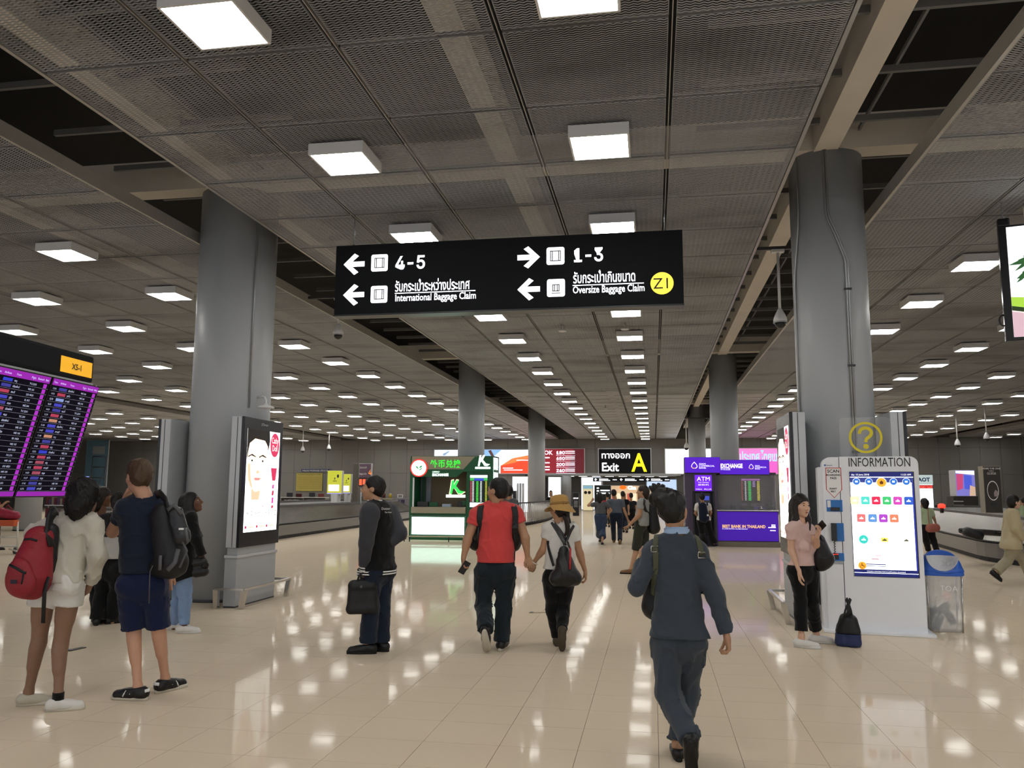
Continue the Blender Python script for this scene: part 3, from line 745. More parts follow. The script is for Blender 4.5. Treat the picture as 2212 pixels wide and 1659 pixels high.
PUR = glow('row_purple', '#8e1aa6', 0.75); PUR2 = glow('row_square', '#a028b8', 0.8); LN = glow('row_line', '#8a8aa0', 0.55); TXA = glow('row_text', '#c8d0f0', 0.9)
LOGO = [glow('logo_' + c, '#' + c, 0.6) for c in ('b03a58', '3a3a9a', '8aa0e0', '4040c0', 'c08a70', '2a3ac8', 'a04860')]
zs1 = hz0 - 0.03; zs0 = fb(105, 1071, -0.24)[1]; swid = 0.66; lean = 0.26
hgt = math.hypot(zs1 - zs0, lean)
upv = np.array([lean / hgt, 0, (zs1 - zs0) / hgt])            # local: screens lean, top towards the hall
ends = [0.06, -0.64, -1.34, -2.04, -2.74]
for i_, e in enumerate(ends):
    o_ = np.array([-lean + 0.02, e - swid, zs0]); P = Panel(o_, (0, 1, 0), upv, ft)
    mbs = MB()
    c8 = [P.p(x, y, d) for d in (-0.07, 0) for x, y in ((-0.012, -0.012), (swid + 0.012, -0.012), (swid + 0.012, hgt + 0.01), (-0.012, hgt + 0.01))]
    mbs.add(c8, [(0, 1, 2, 3), (4, 5, 6, 7), (0, 1, 5, 4), (1, 2, 6, 5), (2, 3, 7, 6), (3, 0, 4, 7)]); sc_ = mbs.build('screen', FRAMEB, ft)
    P.rect('display', 0, 0, swid, hgt, SCB, 0.002, sc_); P.rect('title_bar', 0, hgt * 0.945, swid, hgt, PUR, 0.004, sc_); P.rect('status_bar', 0, 0, swid, hgt * 0.038, PUR, 0.004, sc_)
    for w_, x_ in (('Time', 0.01), ('Airlines', 0.10), ('From', 0.24), ('Flight', 0.42), ('Remark', 0.50), ('Belt', 0.60)):
        P.text('lettering', w_, 0.026, TXA, x_, hgt * 0.962, 0.006, parent=sc_)
    nr = 20; rh = hgt * 0.9 / nr
    lines = []; sq = []
    for r_ in range(nr):
        zc = hgt * 0.042 + rh * r_
        lines.append([(0.0, zc), (swid, zc), (swid, zc + 0.0022), (0, zc + 0.0022)])
        sq.append([(swid * 0.90, zc + rh * 0.12), (swid * 0.965, zc + rh * 0.12), (swid * 0.965, zc + rh * 0.88), (swid * 0.90, zc + rh * 0.88)])
    tag(P.polys('row_lines', lines, LN, 0.004, sc_), kind='stuff'); tag(P.polys('belt_squares', sq, PUR2, 0.004, sc_), kind='stuff')
    if i_ > 2: continue
    rr = random.Random(40 + i_)
    airl = ['เชียงใหม่', 'ภูเก็ต', 'ดูไบ', 'กระบี่', 'ลาวสุดี', 'สมุย', 'เซบู']
    fl = ['WE 105', 'TG 2203', 'FD 3054', 'WE 104', 'PG 216', 'DD 8320', 'WE 246', 'TG 203', 'SL 815']
    tx1 = []; tl = {}
    for r_ in range(nr):
        zc = hgt * 0.042 + rh * r_
        lg = rr.randrange(len(LOGO)); tl.setdefault(lg, []).append([(0.105, zc + rh * 0.22), (0.215, zc + rh * 0.22), (0.215, zc + rh * 0.78), (0.105, zc + rh * 0.78)])
        tx1.append((zc + rh * 0.32, '%02d:%02d' % (rr.randrange(10, 13), rr.randrange(60)), rr.choice(airl), rr.choice(fl)))
    for lg, ls in tl.items(): tag(P.polys('airline_logos', ls, LOGO[lg], 0.0045, sc_), kind='stuff')
    bodies = [('\n'.join(t_[q] for t_ in reversed(tx1)), x_, s_) for q, x_, s_ in ((1, 0.02, 0.022), (2, 0.235, 0.024), (3, 0.42, 0.024))]
    for b_, x_, s_ in bodies:
        cu = bpy.data.curves.new('rows', 'FONT'); cu.body = b_; cu.size = s_; cu.space_line = rh / s_; cu.resolution_u = 1
        ob = bpy.data.objects.new('rows', cu); me = bpy.data.meshes.new_from_object(ob); bpy.data.objects.remove(ob)
        co = np.zeros(len(me.vertices) * 3); me.vertices.foreach_get('co', co); co = co.reshape(-1, 3)
        out = P.o + np.outer(co[:, 0] + x_, P.r) + np.outer(co[:, 1] + tx1[-1][0], P.u) + P.n * 0.005
        me.vertices.foreach_set('co', out.ravel()); me.materials.clear(); me.materials.append(TXA); put('lettering', me, sc_)

# ------------------------------------------------------------------ hanging video screen on the right edge
tv = at(2168, 612, 11.08); td = math.radians(-14)
tt = thing('hanging_screen', 'black framed video screen showing palms, hung at the right edge', 'screen', (tv[0], tv[1], 0), td)
zt_, zb_ = at(2163, 488, 11.08)[2], at(2168, 737, 11.08)[2]; tw = 2.6
mb = MB(); mb.bbox((-0.02, 0, zb_), (tw, 0.10, zt_), 0.008); mb.build('frame', FRAMEB, tt)
P = Panel((0.07, -0.001, zb_ + 0.045), (1, 0, 0), (0, 0, 1), tt); w_, h_ = tw - 0.16, zt_ - zb_ - 0.075
pic = P.rect('display', 0, 0, w_, h_, glow('sky_white', '#f4f8ff', 1.3, True), 0.003)
def vp(n, pts, m, d): P.poly(n, [(a_ * w_, b_ * h_) for a_, b_ in pts], m, d, pic, 0.001)
vp('picture_haze', [(0, 0.0), (1, 0.0), (1, 0.5), (0, 0.44)], glow('haze_pink', '#e8dcd8', 1.0), 0.0045)
vp('picture_lawn', [(0, 0.27), (0.3, 0.17), (1, 0.1), (1, 0.33), (0.12, 0.34), (0, 0.36)], glow('lawn_green', '#9cc840', 0.9), 0.006)
vp('picture_hedge', [(0, 0.24), (0.3, 0.13), (1, 0.05), (1, 0.1), (0.3, 0.17), (0, 0.28)], glow('hedge_green', '#243a14', 0.6), 0.0065)
vp('picture_path', [(0, 0), (0.6, 0), (0.2, 0.16), (0, 0.23)], glow('path_mauve', '#c8a8b4', 0.9), 0.006)
rr = random.Random(3)
for (cx, cz, s_) in ((0.10, 0.66, 0.13), (0.08, 0.54, 0.07), (0.33, 0.7, 0.15), (0.6, 0.62, 0.12), (0.85, 0.7, 0.15)):
    vp('picture_trunk', [(cx - 0.006, cz - s_ * 2.2), (cx + 0.006, cz - s_ * 2.2), (cx + 0.004, cz), (cx - 0.004, cz)], glow('trunk_grey', '#5a5a52', 0.6), 0.0055)
    for k_ in range(9):
        a_ = math.radians(-20 + 27.5 * k_); L_ = s_ * (0.8 + 0.4 * rr.random())
        vp('picture_frond', [(cx, cz + 0.01), (cx + 0.5 * L_ * math.cos(a_) * 0.7, cz + 0.5 * L_ * math.sin(a_) + 0.02), (cx + L_ * math.cos(a_) * 0.7, cz + L_ * math.sin(a_) - 0.03), (cx + 0.5 * L_ * math.cos(a_) * 0.7, cz + 0.5 * L_ * math.sin(a_) - 0.02)], glow('frond_green', '#2a5a2c', 0.6), 0.007 + 0.0002 * k_)
for x_ in (0.05, tw - 0.1):
    mb = MB()
    for i in range(9):
        z_ = zt_ + 0.09 + i * 0.034; ax = (1, 0) if i % 2 else (0, 1)
        pts = [(x_ + 0.013 * math.cos(t_) * ax[0], 0.05 + 0.013 * math.cos(t_) * ax[1], z_ + 0.024 * math.sin(t_)) for t_ in np.linspace(0, 2 * math.pi, 11)]
        mb.tube(pts, 0.005, 5, cap=False)
    mb.tube([(x_, 0.05, zt_ + 0.38), (x_, 0.05, HC + 0.05)], 0.008, 6); mb.build('chain', STEEL, tt)
    mb = MB(); mb.bbox((x_ - 0.07, 0.0, zt_ - 0.01), (x_ + 0.07, 0.10, zt_ + 0.10), 0.02); mb.build('hanger_bracket', FRAMEB, tt)
mb = MB(); mb.tube([(-0.02 - 0.05 * math.sin(t_), 0.06, zb_ + 0.28 + 0.07 * math.cos(t_)) for t_ in np.linspace(0, math.pi, 12)], 0.010, 6); mb.build('carry_loop', FRAMEB, tt)

# ------------------------------------------------------------------ dome cameras on drop poles
def dome_camera(label, x, ytop, ybot, Y, name='dome_camera', sc=1.0):
    top = at(x, ytop, Y); b_ = at(x + (ybot - ytop) * 0.04, ybot, Y)
    t = thing(name, label, 'camera', (top[0], Y, b_[2]), 0, 'ceiling security cameras')
    slot = min(abs(top[0] - q_) for q_ in SLOTX) < 0.7; ln = (5.42 if slot else HC + 0.004) - b_[2]; s_ = sc
    mb = MB(); mb.tube([(0, 0, 0.22 * s_), (0, 0, ln)], 0.022 * s_, 10); mb.build('pole', PLASTW, t)
    mb = MB(); mb.lathe([(0.10 * s_, 0.0), (0.105 * s_, 0.05 * s_), (0.085 * s_, 0.12 * s_), (0.05 * s_, 0.19 * s_), (0.028 * s_, 0.23 * s_)], n=24); mb.build('housing', PLASTW, t)
    mb = MB(); mb.lathe([(0.015 * s_, -0.085 * s_), (0.05 * s_, -0.07 * s_), (0.08 * s_, -0.035 * s_), (0.088 * s_, 0.0)], n=24); mb.build('dome', mat('smoked_dome', (0.02, 0.02, 0.022), 0.08), t)
    mb = MB(); mb.lathe([(0.11 * s_, 0), (0.11 * s_, 0.014)], n=24); mb.build('collar', GREY, t)
    if slot:
        sx_ = min(SLOTX, key=lambda q_: abs(q_ - top[0])); mb = MB(); mb.box((sx_ - W / 2 - top[0], -0.03, ln), (sx_ + W / 2 - top[0], 0.03, ln + 0.05)); mb.build('mount_bar', DARKM, t)
        mb = MB(); mb.bbox((-0.10, -0.05, ln - 0.05), (0.10, 0.05, ln), 0.01); mb.build('mount_plate', PLASTW, t)
    return t
dome_camera('white dome camera on a pole under the left end of the hanging sign', 733, 650, 724, 15.2)
dome_camera('white dome camera on a long pole left of the right column', 1680, 548, 698, 13.1)
dome_camera('tiny dome camera on a pole left of the purple booth', 1482, 930, 968, 44, sc=1.3)
dome_camera('small dome camera on a pole above the left carousel counters', 711, 948, 970, 50, sc=1.3)
dome_camera('small dome camera hanging beyond the kiosk before the right wall', 2067, 938, 962, 42, sc=1.3)
dome_camera('small dome camera at the far right beside the ceiling slot', 2130, 925, 948, 38, sc=1.2)
dome_camera('small dome camera on a pole above the yellow timetable', 655, 942, 974, 46, sc=1.2)
# flat dome on a bent arm fixed to the left column
t = thing('bracket_camera', 'flat white camera on a bent arm beside the left column', 'camera', at(574, 880, 11.1), 0)
mb = MB(); mb.tube([(-0.22, 0.12, 0.16), (-0.10, 0.08, 0.17), (-0.03, 0.02, 0.15), (0, 0, 0.10), (0, 0, 0.03)], 0.016, 8); mb.build('arm', PLASTW, t)
mb = MB(); mb.lathe([(0.05, -0.02), (0.12, -0.012), (0.125, 0.0), (0.10, 0.02), (0.04, 0.035), (0.025, 0.06)], n=28); mb.build('shade', PLASTW, t)
mb = MB(); mb.bbox((-0.27, 0.09, 0.10), (-0.20, 0.15, 0.22), 0.01); mb.build('wall_plate', GREYL, t)
# sprinklers
for (x, y, Y, l) in ((1215, 699, 18.2, 'left'), (1350, 696, 18.2, 'right'), (1308, 878, 36.0, 'far')):
    p_ = at(x, y, Y); t = thing('sprinkler', 'small white ceiling sprinkler, the %s one beyond the hanging sign' % l, 'sprinkler', (p_[0], Y, HC - 0.13), 0, 'sprinklers')
    mb = MB(); mb.tube([(0, 0, 0.0), (0, 0, 0.14)], 0.02, 8); mb.build('stem', PLASTW, t)
    mb = MB(); mb.lathe([(0.02, -0.03), (0.09, -0.02), (0.10, 0.0), (0.03, 0.02)], n=18); mb.build('deflector', PLASTW, t)
# ================================================================== green currency booth
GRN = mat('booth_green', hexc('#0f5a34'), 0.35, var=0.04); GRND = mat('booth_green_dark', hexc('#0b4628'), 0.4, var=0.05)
TAUPE = mat('booth_taupe', hexc('#a39a86'), 0.5, var=0.04); MINT = glow('mint_panel', '#d4fff0', 2.8, True); NEONG = glow('neon_green', '#35d23a', 1.2); GLOWW = glow('logo_white', '#e8fff2', 2.0)
BY = 25.7
def bp_(x, y): 
    q = at(x, y, BY); return (q[0], q[2])
bx0, bx1 = bp_(884, 1100)[0], bp_(1064, 1100)[0]; bz1 = bp_(960, 985)[1]
gb = thing('exchange_booth', 'green currency exchange booth with round red-ringed badge and lit K logos', 'booth', (bx0, BY, 0))
def gx(x): return bp_(x, 1100)[0] - bx0
def gz(y): return bp_(970, y)[1]
def gbox(n, m, x0, x1, y0, y1, d0, d1, par=None, r=0.01):
    mb = MB(); mb.bbox((gx(x0), d0, max(0, gz(y1))), (gx(x1), d1, gz(y0)), r); return mb.build(n, m, par or gb)
BW = bx1 - bx0; DEP = 1.05
gbox('left_post', GRN, 884, 893, 990, 1185, 0, DEP); gbox('rate_pillar', GRN, 1007, 1064, 985, 1185, 0, 0.35)
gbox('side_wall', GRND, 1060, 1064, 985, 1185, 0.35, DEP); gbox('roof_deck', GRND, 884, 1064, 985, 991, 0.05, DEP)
gbox('lower_cabinet', GRN, 893, 1007, 1109, 1185, 0.02, 0.5); gbox('counter', TAUPE, 889, 1006, 1095.5, 1109, -0.06, 0.55)
gbox('header', TAUPE, 888, 1030, 986, 1016, -0.02, 0.25)
P = Panel((0, 0, 0), (1, 0, 0), (0, 0, 1), gb)
def gp(x, y): return (gx(x), gz(y))
P.poly('header_sweep', [gp(*a) for a in ((986, 1017), (1000, 1014), (1025, 987), (1064, 985), (1064, 1019), (986, 1019))], GRN, 0.034, thick=0.05)
P.poly('fascia', [gp(*a) for a in ((886, 1030.5), (984, 1030.5), (990, 1027), (1000, 1018), (1007, 1018), (1007, 1014), (886, 1014))], GRN, 0.03, thick=0.06)
rw = gx(904); c = gp(904, 1011); rr_ = 19.5 / 1756 * 25.9
P.poly('badge_ring', disc(rr_, 40, c), glow('badge_red', '#e0342c', 1.0), 0.06, thick=0.05); P.poly('badge_face', disc(rr_ * 0.86, 40, c), glow('badge_white', '#ffffff', 1.7), 0.065)
GL = glow('badge_leaf', '#2a9a50', 0.7)
for pts in ([(-0.12, 0.10), (-0.02, 0.02), (0.0, -0.06), (-0.10, 0.02)], [(0.02, -0.02), (0.03, 0.05), (0.13, 0.11), (0.12, 0.03)], [(0.03, -0.10), (0.03, -0.05), (0.13, 0.01), (0.12, -0.04)]):
    P.poly('badge_leaf', [(c[0] + x * 0.85, c[1] + y * 0.85) for x, y in pts], GL, 0.07)
a, b = gp(928, 1010), gp(995, 1010); P.text('lettering', '外币兑换', 0.27, NEONG, a[0], a[1] + 0.02, 0.045, width=b[0] - a[0], bold=0.005)
a, b = gp(933, 1029), gp(968, 1029); P.text('lettering', 'EXCHANGE', 0.115, GLOWW, a[0], a[1] + 0.01, 0.035, width=b[0] - a[0], bold=0.006); P.text('lettering', 'CURRENCY', 0.07, GLOWW, a[0], a[1] + 0.12, 0.035, width=(b[0] - a[0]) * 0.45)
KSH = [(0.0, 0.0), (0.10, 0.02), (0.17, 0.36), (0.30, 0.58), (0.38, 0.55), (0.27, 0.33), (0.40, 0.20), (0.60, 0.10), (0.42, 0.09), (0.22, 0.20), (0.18, 0.0), (0.10, -0.02), (0.17, 0.20), (0.06, 0.55), (0.14, 0.58)]
KSH = [(0.02, 0.0), (0.11, 0.0), (0.15, 0.2), (0.22, 0.24), (0.36, 0.02), (0.50, 0.0), (0.66, 0.10), (0.46, 0.13), (0.28, 0.33), (0.40, 0.56), (0.30, 0.58), (0.19, 0.38), (0.20, 0.58), (0.10, 0.56)]
a = gp(1031, 1007); P.poly('k_logo', [(a[0] + x * 0.62, a[1] + y * 0.62) for x, y in KSH], GLOWW, 0.04); a = gp(1026, 1013); b = gp(1059, 1008.5); P.rect('k_underline', a[0], a[1], b[0], b[1], GLOWW, 0.04)
# window, rear wall with glowing logo
gbox('rear_wall', mat('cork_wall', hexc('#6e6252'), 0.8, var=0.35, vscale=40, bump=0.3, bscale=80), 917, 1006, 1014, 1100, 0.75, 0.82)
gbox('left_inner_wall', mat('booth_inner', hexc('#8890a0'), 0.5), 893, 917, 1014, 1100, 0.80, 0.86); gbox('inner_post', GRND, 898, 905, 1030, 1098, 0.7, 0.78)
gbox('window_frame', PWHITE, 890.5, 893.5, 1032, 1096, -0.01, 0.04, r=0.003)
P2 = Panel((0, 0.75, 0), (1, 0, 0), (0, 0, 1), gb)
HALO = glow('logo_halo', '#fff0c8', 1.6); LG = glow('logo_green', '#3ad860', 1.1)
a = gp(958, 1067); P2.poly('wall_logo_halo', [(a[0] + x * 0.88 - 0.03, a[1] + y * 0.86 - 0.02) for x, y in KSH], HALO, 0.01); P2.poly('wall_logo', [(a[0] + x * 0.80, a[1] + y * 0.78) for x, y in KSH], LG, 0.02)
a, b = gp(950.5, 1075), gp(993.5, 1069); P2.rect('wall_logo_bar', a[0], a[1], b[0], b[1], GLOWW, 0.012)
gbox('ticket_machine', FRAMEB, 897, 921, 1084, 1095, 0.2, 0.4); gbox('sign_card', GRN, 922, 941, 1085, 1095, 0.25, 0.3); gbox('teller_screen', mat('teller_blue', hexc('#a8b8cc'), 0.4), 953, 971, 1089, 1095.5, 0.1, 0.3); gbox('monitor', FRAMEB, 985, 994, 1083, 1095, 0.2, 0.25); gbox('sign_card', GRN, 995, 1006, 1082, 1092, 0.2, 0.24)
# rate display
P.poly('rate_screen_frame', [gp(*x) for x in ((1014, 1096), (1054, 1096), (1054, 1025), (1014, 1025))], FRAMEB, 0.03)
rs = P.poly('rate_screen', [gp(*x) for x in ((1015, 1095), (1053, 1095), (1053, 1026), (1015, 1026))], glow('rate_back', '#10201c', 0.4), 0.034)
def rate(n, x0, y0, x1, y1, m, d=0.037): 
    a_, b_ = gp(x0, y1), gp(x1, y0); P.rect(n, a_[0], a_[1], b_[0], b_[1], m, d, rs)
RW = glow('rate_white', '#dfe8e8', 1.0)
rate('rate_title', 1015, 1026, 1053, 1032, RW); rate('rate_heading', 1015, 1032, 1053, 1038, glow('rate_green', '#3cb050', 0.9)); rate('rate_blue', 1024, 1033, 1045, 1038, glow('rate_blue', '#3848c8', 0.9), 0.039); rate('rate_footer', 1015, 1085, 1053, 1095, RW)
for r_ in range(14):
    y_ = 1039.5 + r_ * 3.2
    for (x0, x1, cc) in ((1015.5, 1019, '#b04858'), (1020, 1024, '#c8d4d4'), (1028.5, 1033.5, '#48d048'), (1037, 1041, '#c8d4d4'), (1048, 1052, '#b0b838')):
        rate('rate_cell', x0, y_, x1, y_ + 2.0, glow('cell_' + cc[1:], cc, 0.85))
# lit lower panel
P3 = Panel((0, 0.02, 0), (1, 0, 0), (0, 0, 1), gb)
def fr_(e): return [gp(889.5 - e, 1156 + e), gp(1004.5 + e, 1156 + e), gp(1004.5 + e, 1116.5 - e), gp(889.5 - e, 1116.5 - e)]
P3.poly('lit_panel_trim', fr_(1.6), mat('trim_pale', hexc('#9fc8b0'), 0.4), 0.03, thick=0.03); P3.poly('lit_panel_groove', fr_(0.9), GRND, 0.034); P3.poly('lit_panel', fr_(-0.9), MINT, 0.038)
# right end of the booth: lit side sign
PS = Panel((BW, 0.05, 0), (0, 1, 0), (0, 0, 1), gb)
PS.rect('side_sign', 0.05, gz(1034), 0.80, gz(988), MINT, 0.004); PS.rect('side_sign_band', 0.05, gz(1020), 0.80, gz(1014), GRN, 0.008); PS.text('lettering', 'K', 0.5, GRND, 0.45, gz(1013), 0.010, 'CENTER')
PS.rect('side_window', 0.05, gz(1095), 0.85, gz(1040), mat('side_glass', hexc('#2e4a44'), 0.1), 0.004)
# low barrier rail in front
rl = thing('barrier_rail', 'low white barrier rail before the green exchange booth', 'rail', (*onfloor(873, 1170)[:2], 0))
o_ = onfloor(873, 1170); e_ = onfloor(1066, 1172)
RAILM = mat('rail_cream', hexc('#b8b494'), 0.4, var=0.03)
mb = MB(); mb.tube([(0, 0, 0.16), (e_[0] - o_[0], e_[1] - o_[1], 0.16)], 0.022, 8); mb.build('top_bar', RAILM, rl)
for f_ in (0.0, 0.06, 0.5, 1.0):
    mb = MB(); mb.tube([((e_[0] - o_[0]) * f_, (e_[1] - o_[1]) * f_, 0), ((e_[0] - o_[0]) * f_, (e_[1] - o_[1]) * f_, 0.16)], 0.018, 8); mb.build('post', FRAMEB, rl)

# ================================================================== purple bank booth
VIO = glow('bank_violet', '#4a16b4', 1.0, True); VIO2 = glow('bank_violet_front', '#3c1296', 0.9, True); VPAN = mat('bank_panel', hexc('#4c4258'), 0.45, var=0.05); VW = glow('bank_white', '#f4ecff', 1.3); VG = glow('bank_gold', '#e8b478', 1.0)
PY = 24.9
def vp_(x, y): 
    q = at(x, y, PY); return (q[0], max(0.0, q[2]))
po = vp_(1480, 1180)[0]
vb = thing('bank_booth', 'purple bank booth with teller counter and cash machine bay', 'booth', (po, PY, 0))
def vx(x): return vp_(x, 1100)[0] - po
def vz(y): return vp_(1585, y)[1]
def vbox(n, m, x0, x1, y0, y1, d0, d1, par=None, r=0.01):
    mb = MB(); mb.bbox((vx(x0), d0, vz(y1)), (vx(x1), d1, vz(y0)), r); return mb.build(n, m, par or vb)
vbox('tall_header', VPAN, 1480, 1557, 988, 1022, -0.25, 0.5); vbox('long_header', VPAN, 1557, 1666, 993, 1025, 0.05, 0.5)
VPn = Panel((0, -0.25, 0), (1, 0, 0), (0, 0, 1), vb); VPl = Panel((0, 0.05, 0), (1, 0, 0), (0, 0, 1), vb); VP0 = Panel((0, 0, 0), (1, 0, 0), (0, 0, 1), vb)
def vq(x, y): return (vx(x), vz(y))
def vr(Pn, n, x0, y0, x1, y1, m, d=0.004):
    a_, b_ = vq(x0, y1), vq(x1, y0); return Pn.rect(n, a_[0], a_[1], b_[0], b_[1], m, d)
vr(VPn, 'lit_fascia', 1480.5, 988.5, 1556.5, 1021.5, VIO); vr(VPl, 'lit_fascia', 1557.5, 993.5, 1665, 1024.5, VIO)
def emblem(Pn, x, y, s):
    c_ = vq(x, y); L_ = [(0, 0.5), (0.34, 0.12), (0.42, -0.2), (0.2, -0.42), (-0.2, -0.42), (-0.42, -0.2), (-0.34, 0.12)]
    n_ = len(L_)
    for i in range(n_):
        p0, p1 = L_[i], L_[(i + 1) % n_]
        Pn.poly('emblem', [(c_[0] + s * p0[0], c_[1] + s * p0[1]), (c_[0] + s * p1[0], c_[1] + s * p1[1]), (c_[0] + s * 0.78 * p1[0], c_[1] + s * 0.78 * p1[1]), (c_[0] + s * 0.78 * p0[0], c_[1] + s * 0.78 * p0[1])], VW if i < 3 or i > 4 else VG, 0.012)
emblem(VPn, 1501, 1006, 0.22); emblem(VPl, 1626, 1008, 0.17)
for (Pn, x, y0, st, w_) in ((VPn, 1511, 1001.5, 4.2, (13, 31, 14)), (VPl, 1634, 1005, 3.2, (9, 23, 10))):
    for i, wd in enumerate(('SIAM', 'COMMERCIAL', 'BANK')):
        a_ = vq(x, y0 + (i + 0.75) * st); Pn.text('lettering', wd, 0.072 * st / 4.2, VW, a_[0], a_[1], 0.010, width=w_[i] / FPX * 25.3)
a_, b_ = vq(1557.5, 1010.5), vq(1607, 1010); VPl.text('lettering', 'EXCHANGE', 0.17, VW, a_[0] + 0.02, a_[1], 0.010, width=b_[0] - a_[0] - 0.02, bold=0.006)
a_ = vq(1557.5, 1015.5); VPl.text('lettering', '外币兑换', 0.075, VW, a_[0] + 0.02, a_[1], 0.010, width=0.28)
# cash machine bay
vbox('machine_bay', VPAN, 1480, 1497, 1022, 1183, -0.15, 0.9); vbox('machine_bay', VPAN, 1543, 1548, 1022, 1183, -0.15, 0.9); vbox('machine_lintel', VPAN, 1497, 1543, 1022, 1062, -0.15, 0.5)
vbox('machine_base', VPAN, 1497, 1543, 1160, 1183, 0.05, 0.9); 
vbox('machine_frame', FRAMEB, 1497, 1500.5, 1062, 1183, -0.17, 0.5); vbox('machine_frame', FRAMEB, 1539.5, 1543, 1062, 1183, -0.17, 0.5)
vbox('machine_face', mat('machine_grey', hexc('#31323a'), 0.35), 1500, 1540, 1062, 1160, 0.28, 0.6)
VPa = Panel((0, -0.15, 0), (1, 0, 0), (0, 0, 1), vb); VPm = Panel((0, 0.28, 0), (1, 0, 0), (0, 0, 1), vb)
vr(VPa, 'machine_sign', 1501.5, 1026.5, 1538, 1061, glow('atm_violet', '#6c22d8', 0.95, True), 0.02)
a_, b_ = vq(1506, 1039), vq(1534, 1039); VPa.text('lettering', 'ATM', 0.17, VW, a_[0], a_[1], 0.03, width=b_[0] - a_[0])
for y_, w_, tx in ((1043.5, 22, 'Your Currency'), (1049, 22, '提款机'), (1058.5, 32, 'VISA  PLUS')):
    a_ = vq(1520, y_); VPa.text('lettering', tx, 0.05, VW, a_[0], a_[1], 0.03, 'CENTER', width=w_ / FPX * 25)
vr(VPm, 'machine_screen', 1522, 1072, 1534, 1081, glow('atm_screen', '#4a5ac8', 0.8), 0.01); vr(VPm, 'machine_screen_surround', 1504, 1066, 1536, 1092, mat('machine_light', hexc('#8a8c98'), 0.4), 0.004)
# teller counter
vbox('plinth', mat('stone_step', hexc('#7d7465'), 0.5, var=0.12), 1546, 1685, 1170, 1184, -0.12, 1.1); vbox('counter_front', VPAN, 1548, 1681, 1104, 1172, 0.02, 0.4); vbox('counter_top', CHROME, 1546, 1682, 1101, 1104, -0.05, 0.6)
vr(VP0, 'lit_front', 1549.5, 1105.5, 1680, 1168, VIO2, -0.005)
a_, b_ = vq(1559, 1140), vq(1652, 1140); VP0.text('lettering', 'BEST BANK IN THAILAND', 0.12, VG, a_[0], a_[1], 0.004, width=b_[0] - a_[0], bold=0.004)
a_ = vq(1559, 1143.5); VP0.text('lettering', 'from EUROMONEY & GLOBAL FINANCE', 0.04, VW, a_[0], a_[1], 0.004, width=0.72)
for (x_, y_, w_) in ((1665, 1134, 8), (1665, 1137, 8), (1658, 1139.5, 15), (1662, 1146, 11)):
    a_ = vq(x_, y_); VP0.rect('small_print', a_[0], a_[1], a_[0] + w_ / FPX * 25, a_[1] + 0.025, VW, 0.002)
vbox('rear_wall', VPAN, 1548, 1682, 1024, 1102, 1.1, 1.16); vbox('end_wall', VPAN, 1679, 1682, 1024, 1102, 0.5, 1.16); vbox('roof_deck', VPAN, 1548, 1682, 1020, 1025, 0.3, 1.16); 
mb = MB(); mb.box((vx(1549), 0.10, vz(1101)), (vx(1679), 0.112, vz(1026))); mb.build('teller_glass', mat('teller_glass', (0.8, 0.8, 0.85), 0.03, alpha=0.12, spec=0.5, var=0), vb)
VPr = Panel((0, 1.0, 0), (1, 0, 0), (0, 0, 1), vb)
def vr2(n, x0, y0, x1, y1, m, d=0.0): return vr(VPr, n, x0, y0, x1, y1, m, d)
vr2('rate_board', 1610, 1030, 1654, 1088, glow('rate_board_back', '#0c0c14', 0.25), 0.0); vr2('rate_board_title', 1611, 1033, 1653, 1037, glow('rate_mauve', '#9a5aa8', 0.8), 0.01)
for r_ in range(13):
    y_ = 1038.5 + r_ * 3.4
    for (x0, x1, cc) in ((1611, 1613, '#c04848'), (1618.5, 1621.5, '#c8c8d0'), (1626, 1632.5, '#38c858'), (1646, 1652, '#c8bc38')) + (((1636, 1642, '#9a7ab8'),) if r_ < 4 else ()):
        vr2('rate_cell', x0, y_, x1, y_ + 2.2, glow('cell_' + cc[1:], cc, 0.8), 0.012)
for (x0, y0, x1, y1, m_) in ((1579, 1092, 1592, 1100, FRAMEB), (1603, 1093, 1632, 1100.5, FRAMEB), (1631, 1094, 1655, 1100.5, mat('card_violet', hexc('#4a2a88'), 0.5)), (1661, 1090, 1673, 1097, FRAMEB), (1618, 1085, 1625, 1100, FRAMEB)):
    vbox('desk_item', m_, x0, x1, y0, y1, 0.25, 0.4)
mb = MB(); mb.lathe([(0.02, 0), (0.09, 0.03), (0.07, 0.06), (0.02, 0.08), (0.015, 0.12)], n=20); mb.build('desk_bell', CHROME, vb, (vx(1646), 0.2, vz(1101)))

# ================================================================== billboards on the end wall
def board(name, label, x0, y0, x1, y1, m, frame=GREYL, Y=None, d=0.12):
    Y = Y or YW - 0.02
    a_, b_ = at(x0, y1, Y), at(x1, y0, Y)
    t = thing(name, label, 'billboard', ((a_[0] + b_[0]) / 2, Y, a_[2]))
    w_, h_ = b_[0] - a_[0], b_[2] - a_[2]
    mb = MB(); mb.bbox((-w_ / 2, -d, 0), (w_ / 2, 0.0, h_), 0.02); mb.build('frame', frame, t)
    P_ = Panel((-w_ / 2, -d - 0.001, 0), (1, 0, 0), (0, 0, 1), t)
    P_.rect('lit_face', 0.07, 0.07, w_ - 0.07, h_ - 0.07, m, 0.01)
    return t, P_, w_, h_, (lambda x, y: ((x - x0) / (x1 - x0) * w_, (y1 - y) / (y1 - y0) * h_))
t, P_, w_, h_, f_ = board('sky_billboard', 'lit billboard of pale sky and orange rooftops behind the green booth', 937, 970, 1146, 1024, glow('ad_sky', '#d6e4f2', 1.25, True))
P_.poly('ad_blue', [f_(*q) for q in ((1046, 971.5), (1085, 971.5), (1070, 985), (1046, 992))], glow('ad_blue', '#7fa8d8', 1.0), 0.014)
